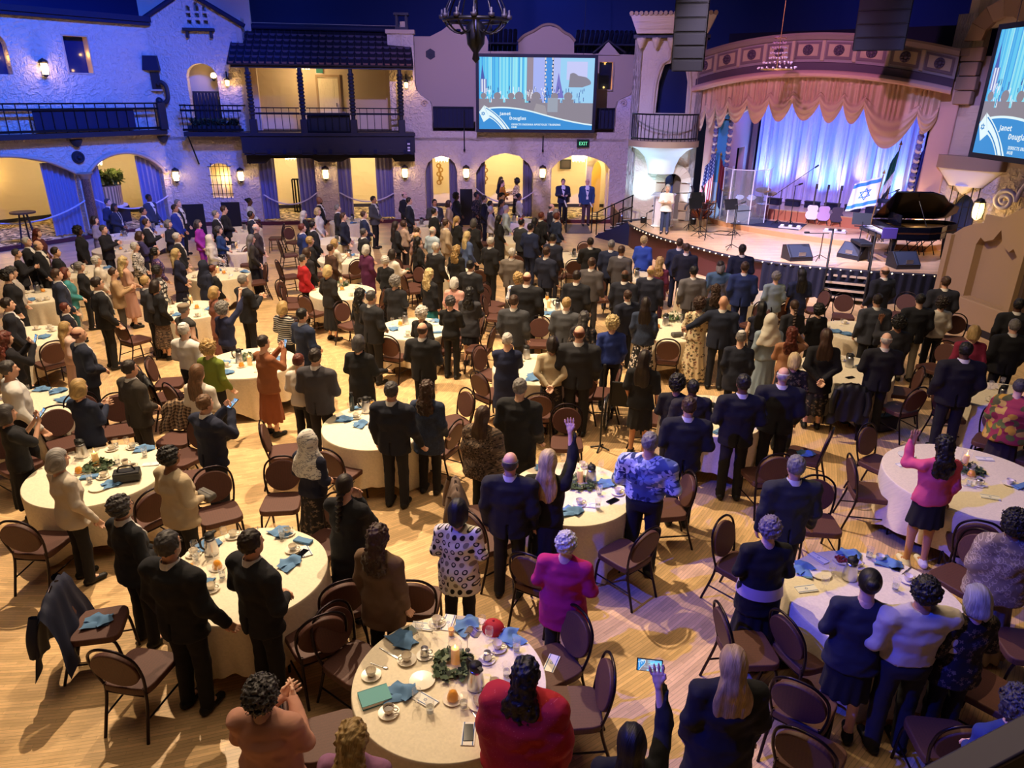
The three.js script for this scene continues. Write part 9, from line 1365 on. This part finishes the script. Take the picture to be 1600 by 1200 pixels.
FAR('mm',[4,4,2,1,1,1,1],869);
CH(-8.38,-12.19,-2.24);
CH(-7.51,-13.53,2.64);
CH(-5.83,-11.3,1.75);
CH(-5.61,-10.71,2.29);
CH(-5.08,-10.33,2.5);
CH(-6.26,-10.61,-0.62);
CH(-6.23,-9.51,0.66);
CH(-6.27,-9.01,0.78);
CH(-5.74,-9.45,0.38);
CH(-4.78,-9.2,-0.09);
CH(-4.43,-8.64,-0.54);
CH(-6.53,-8.37,1.05);
CH(-5.13,-6.6,3.07);
CH(-4.26,-7.14,-2.15);
CH(-4.08,-8.06,-1.26);
CH(-3.43,-7.25,0.53);
CH(-3.84,-5.33,1.82);
CH(-3.17,-4.77,2.98);
CH(-1.77,-5.17,-2.57);
CH(-1.66,-5.65,-2.68);
CH(-1.35,-4.89,0.97);
CH(-0.91,-5.7,3.14);
CH(0.37,-4.88,-1.04);
CH(0.53,-4.41,-1.51);
CH(-1.4,-4.1,1.89);
CH(-3.12,-8.82,1.79);
CH(-2.78,-7.51,0.12);
CH(-2.04,-6.68,-0.52);
CH(-2.22,-8.27,2.76);
CH(-1.01,-8.99,-2.04);
CH(-0.89,-9.84,-0.93);
CH(-2.2,-12.79,2.77);
CH(-1.39,-13.2,-2.25);
CH(-2.86,-13.56,1.81);
CH(-3.46,-14.66,0.95);
CH(-4.45,-15.55,2.57);
CH(-5.04,-16.07,1.75);
CH(-3.23,-16.05,-1.7);
CH(-0.87,-13.98,-1.43);
CH(-0.64,-13.19,-1.83);
CH(-6.02,-18.93,2.2);
CH(-5.28,-16.58,1.37);
CH(-6.83,-21.69,2.1);
CH(-7.24,-23.7,0.96);
CH(-8.03,-24.33,-1.44);
CH(-7.59,-20.39,0.14);
CH(-8.92,-24.64,-0.16);
CH(-6.67,-18.28,-1.07);
CH(-4.39,-19.14,-2.34);
CH(-5.29,-19.11,2.51);
CH(-2.52,-17.6,2.18);
CH(-2.98,-19.11,0.93);
CH(-3.11,-20.12,-1.42);
CH(-0.83,-18.34,3.02);
CH(-0.46,-15.91,1);
CH(0.06,-20.16,-3.06);
CH(1.19,-19.25,2.84);
CH(1.62,-19.52,-3.04);
CH(2.05,-21.49,-0.43);
CH(2.16,-16.99,0.28);
CH(-1.01,-23.82,0.85);
CH(0.16,-23.79,-0.07);
CH(-2.59,-18.1,-0.69);
CH(-0.37,-15.34,1.45);
CH(-0.47,-16.41,0.9);
CH(0.4,-14.44,0.03);
CH(0.53,-13.6,-0.05);
CH(-0.34,-10.92,2.34);
CH(-0.37,-11.85,1.03);
CH(0.38,-10.16,-3.05);
CH(1.05,-10.86,-2.5);
CH(1.51,-11.05,-1.71);
CH(0.79,-9.19,-0.04);
CH(2.93,-12.77,2.92);
CH(4.46,-12.12,1.21);
CH(5.24,-14.96,-0.92);
CH(5.9,-15.46,-2.8);
CH(7.02,-16.22,-1.38);
CH(7.51,-15.72,-0.3);
CH(2.14,-10.07,1.32);
CH(5.38,-10.66,2.91);
CH(8.9,-15.87,-0.74);
CH(6.21,-10.53,-2.77);
CH(6.56,-11.24,-1.88);
CH(7.78,-12.41,-1.16);
CH(9.13,-14.11,-0.32);
CH(6.91,-10.28,1.54);
CH(6.99,-9.38,-0.7);
CH(3.31,-8.28,-3.01);
CH(4.08,-8.87,-2.11);
CH(3.59,-7.17,-0.12);
CH(2.45,-6.32,0.78);
CH(1.25,-6.51,-2.44);
CH(1.87,-7.46,-1.47);
CH(-0.22,-6.78,2.31);
CH(0.31,-6.09,2.66);
CH(-0.35,-7.26,1.67);
CH(5.02,-8.66,0.57);
CH(4.53,-7.91,1.42);
CH(5.14,-6.76,2.69);
CH(4.67,-6.15,-1.06);
CH(7.23,-8.83,-0.91);
CH(2.14,-5.1,1.67);
CH(2.66,-5.08,1.94);
CH(2.41,-4.46,2.51);
CH(3.37,-4.11,3.01);
CH(2.28,-3.98,2.48);
CH(4.08,-4.6,-2.45);
CH(4.72,-5.18,-1.73);


finish(scene);
renderer.render(scene,camera);
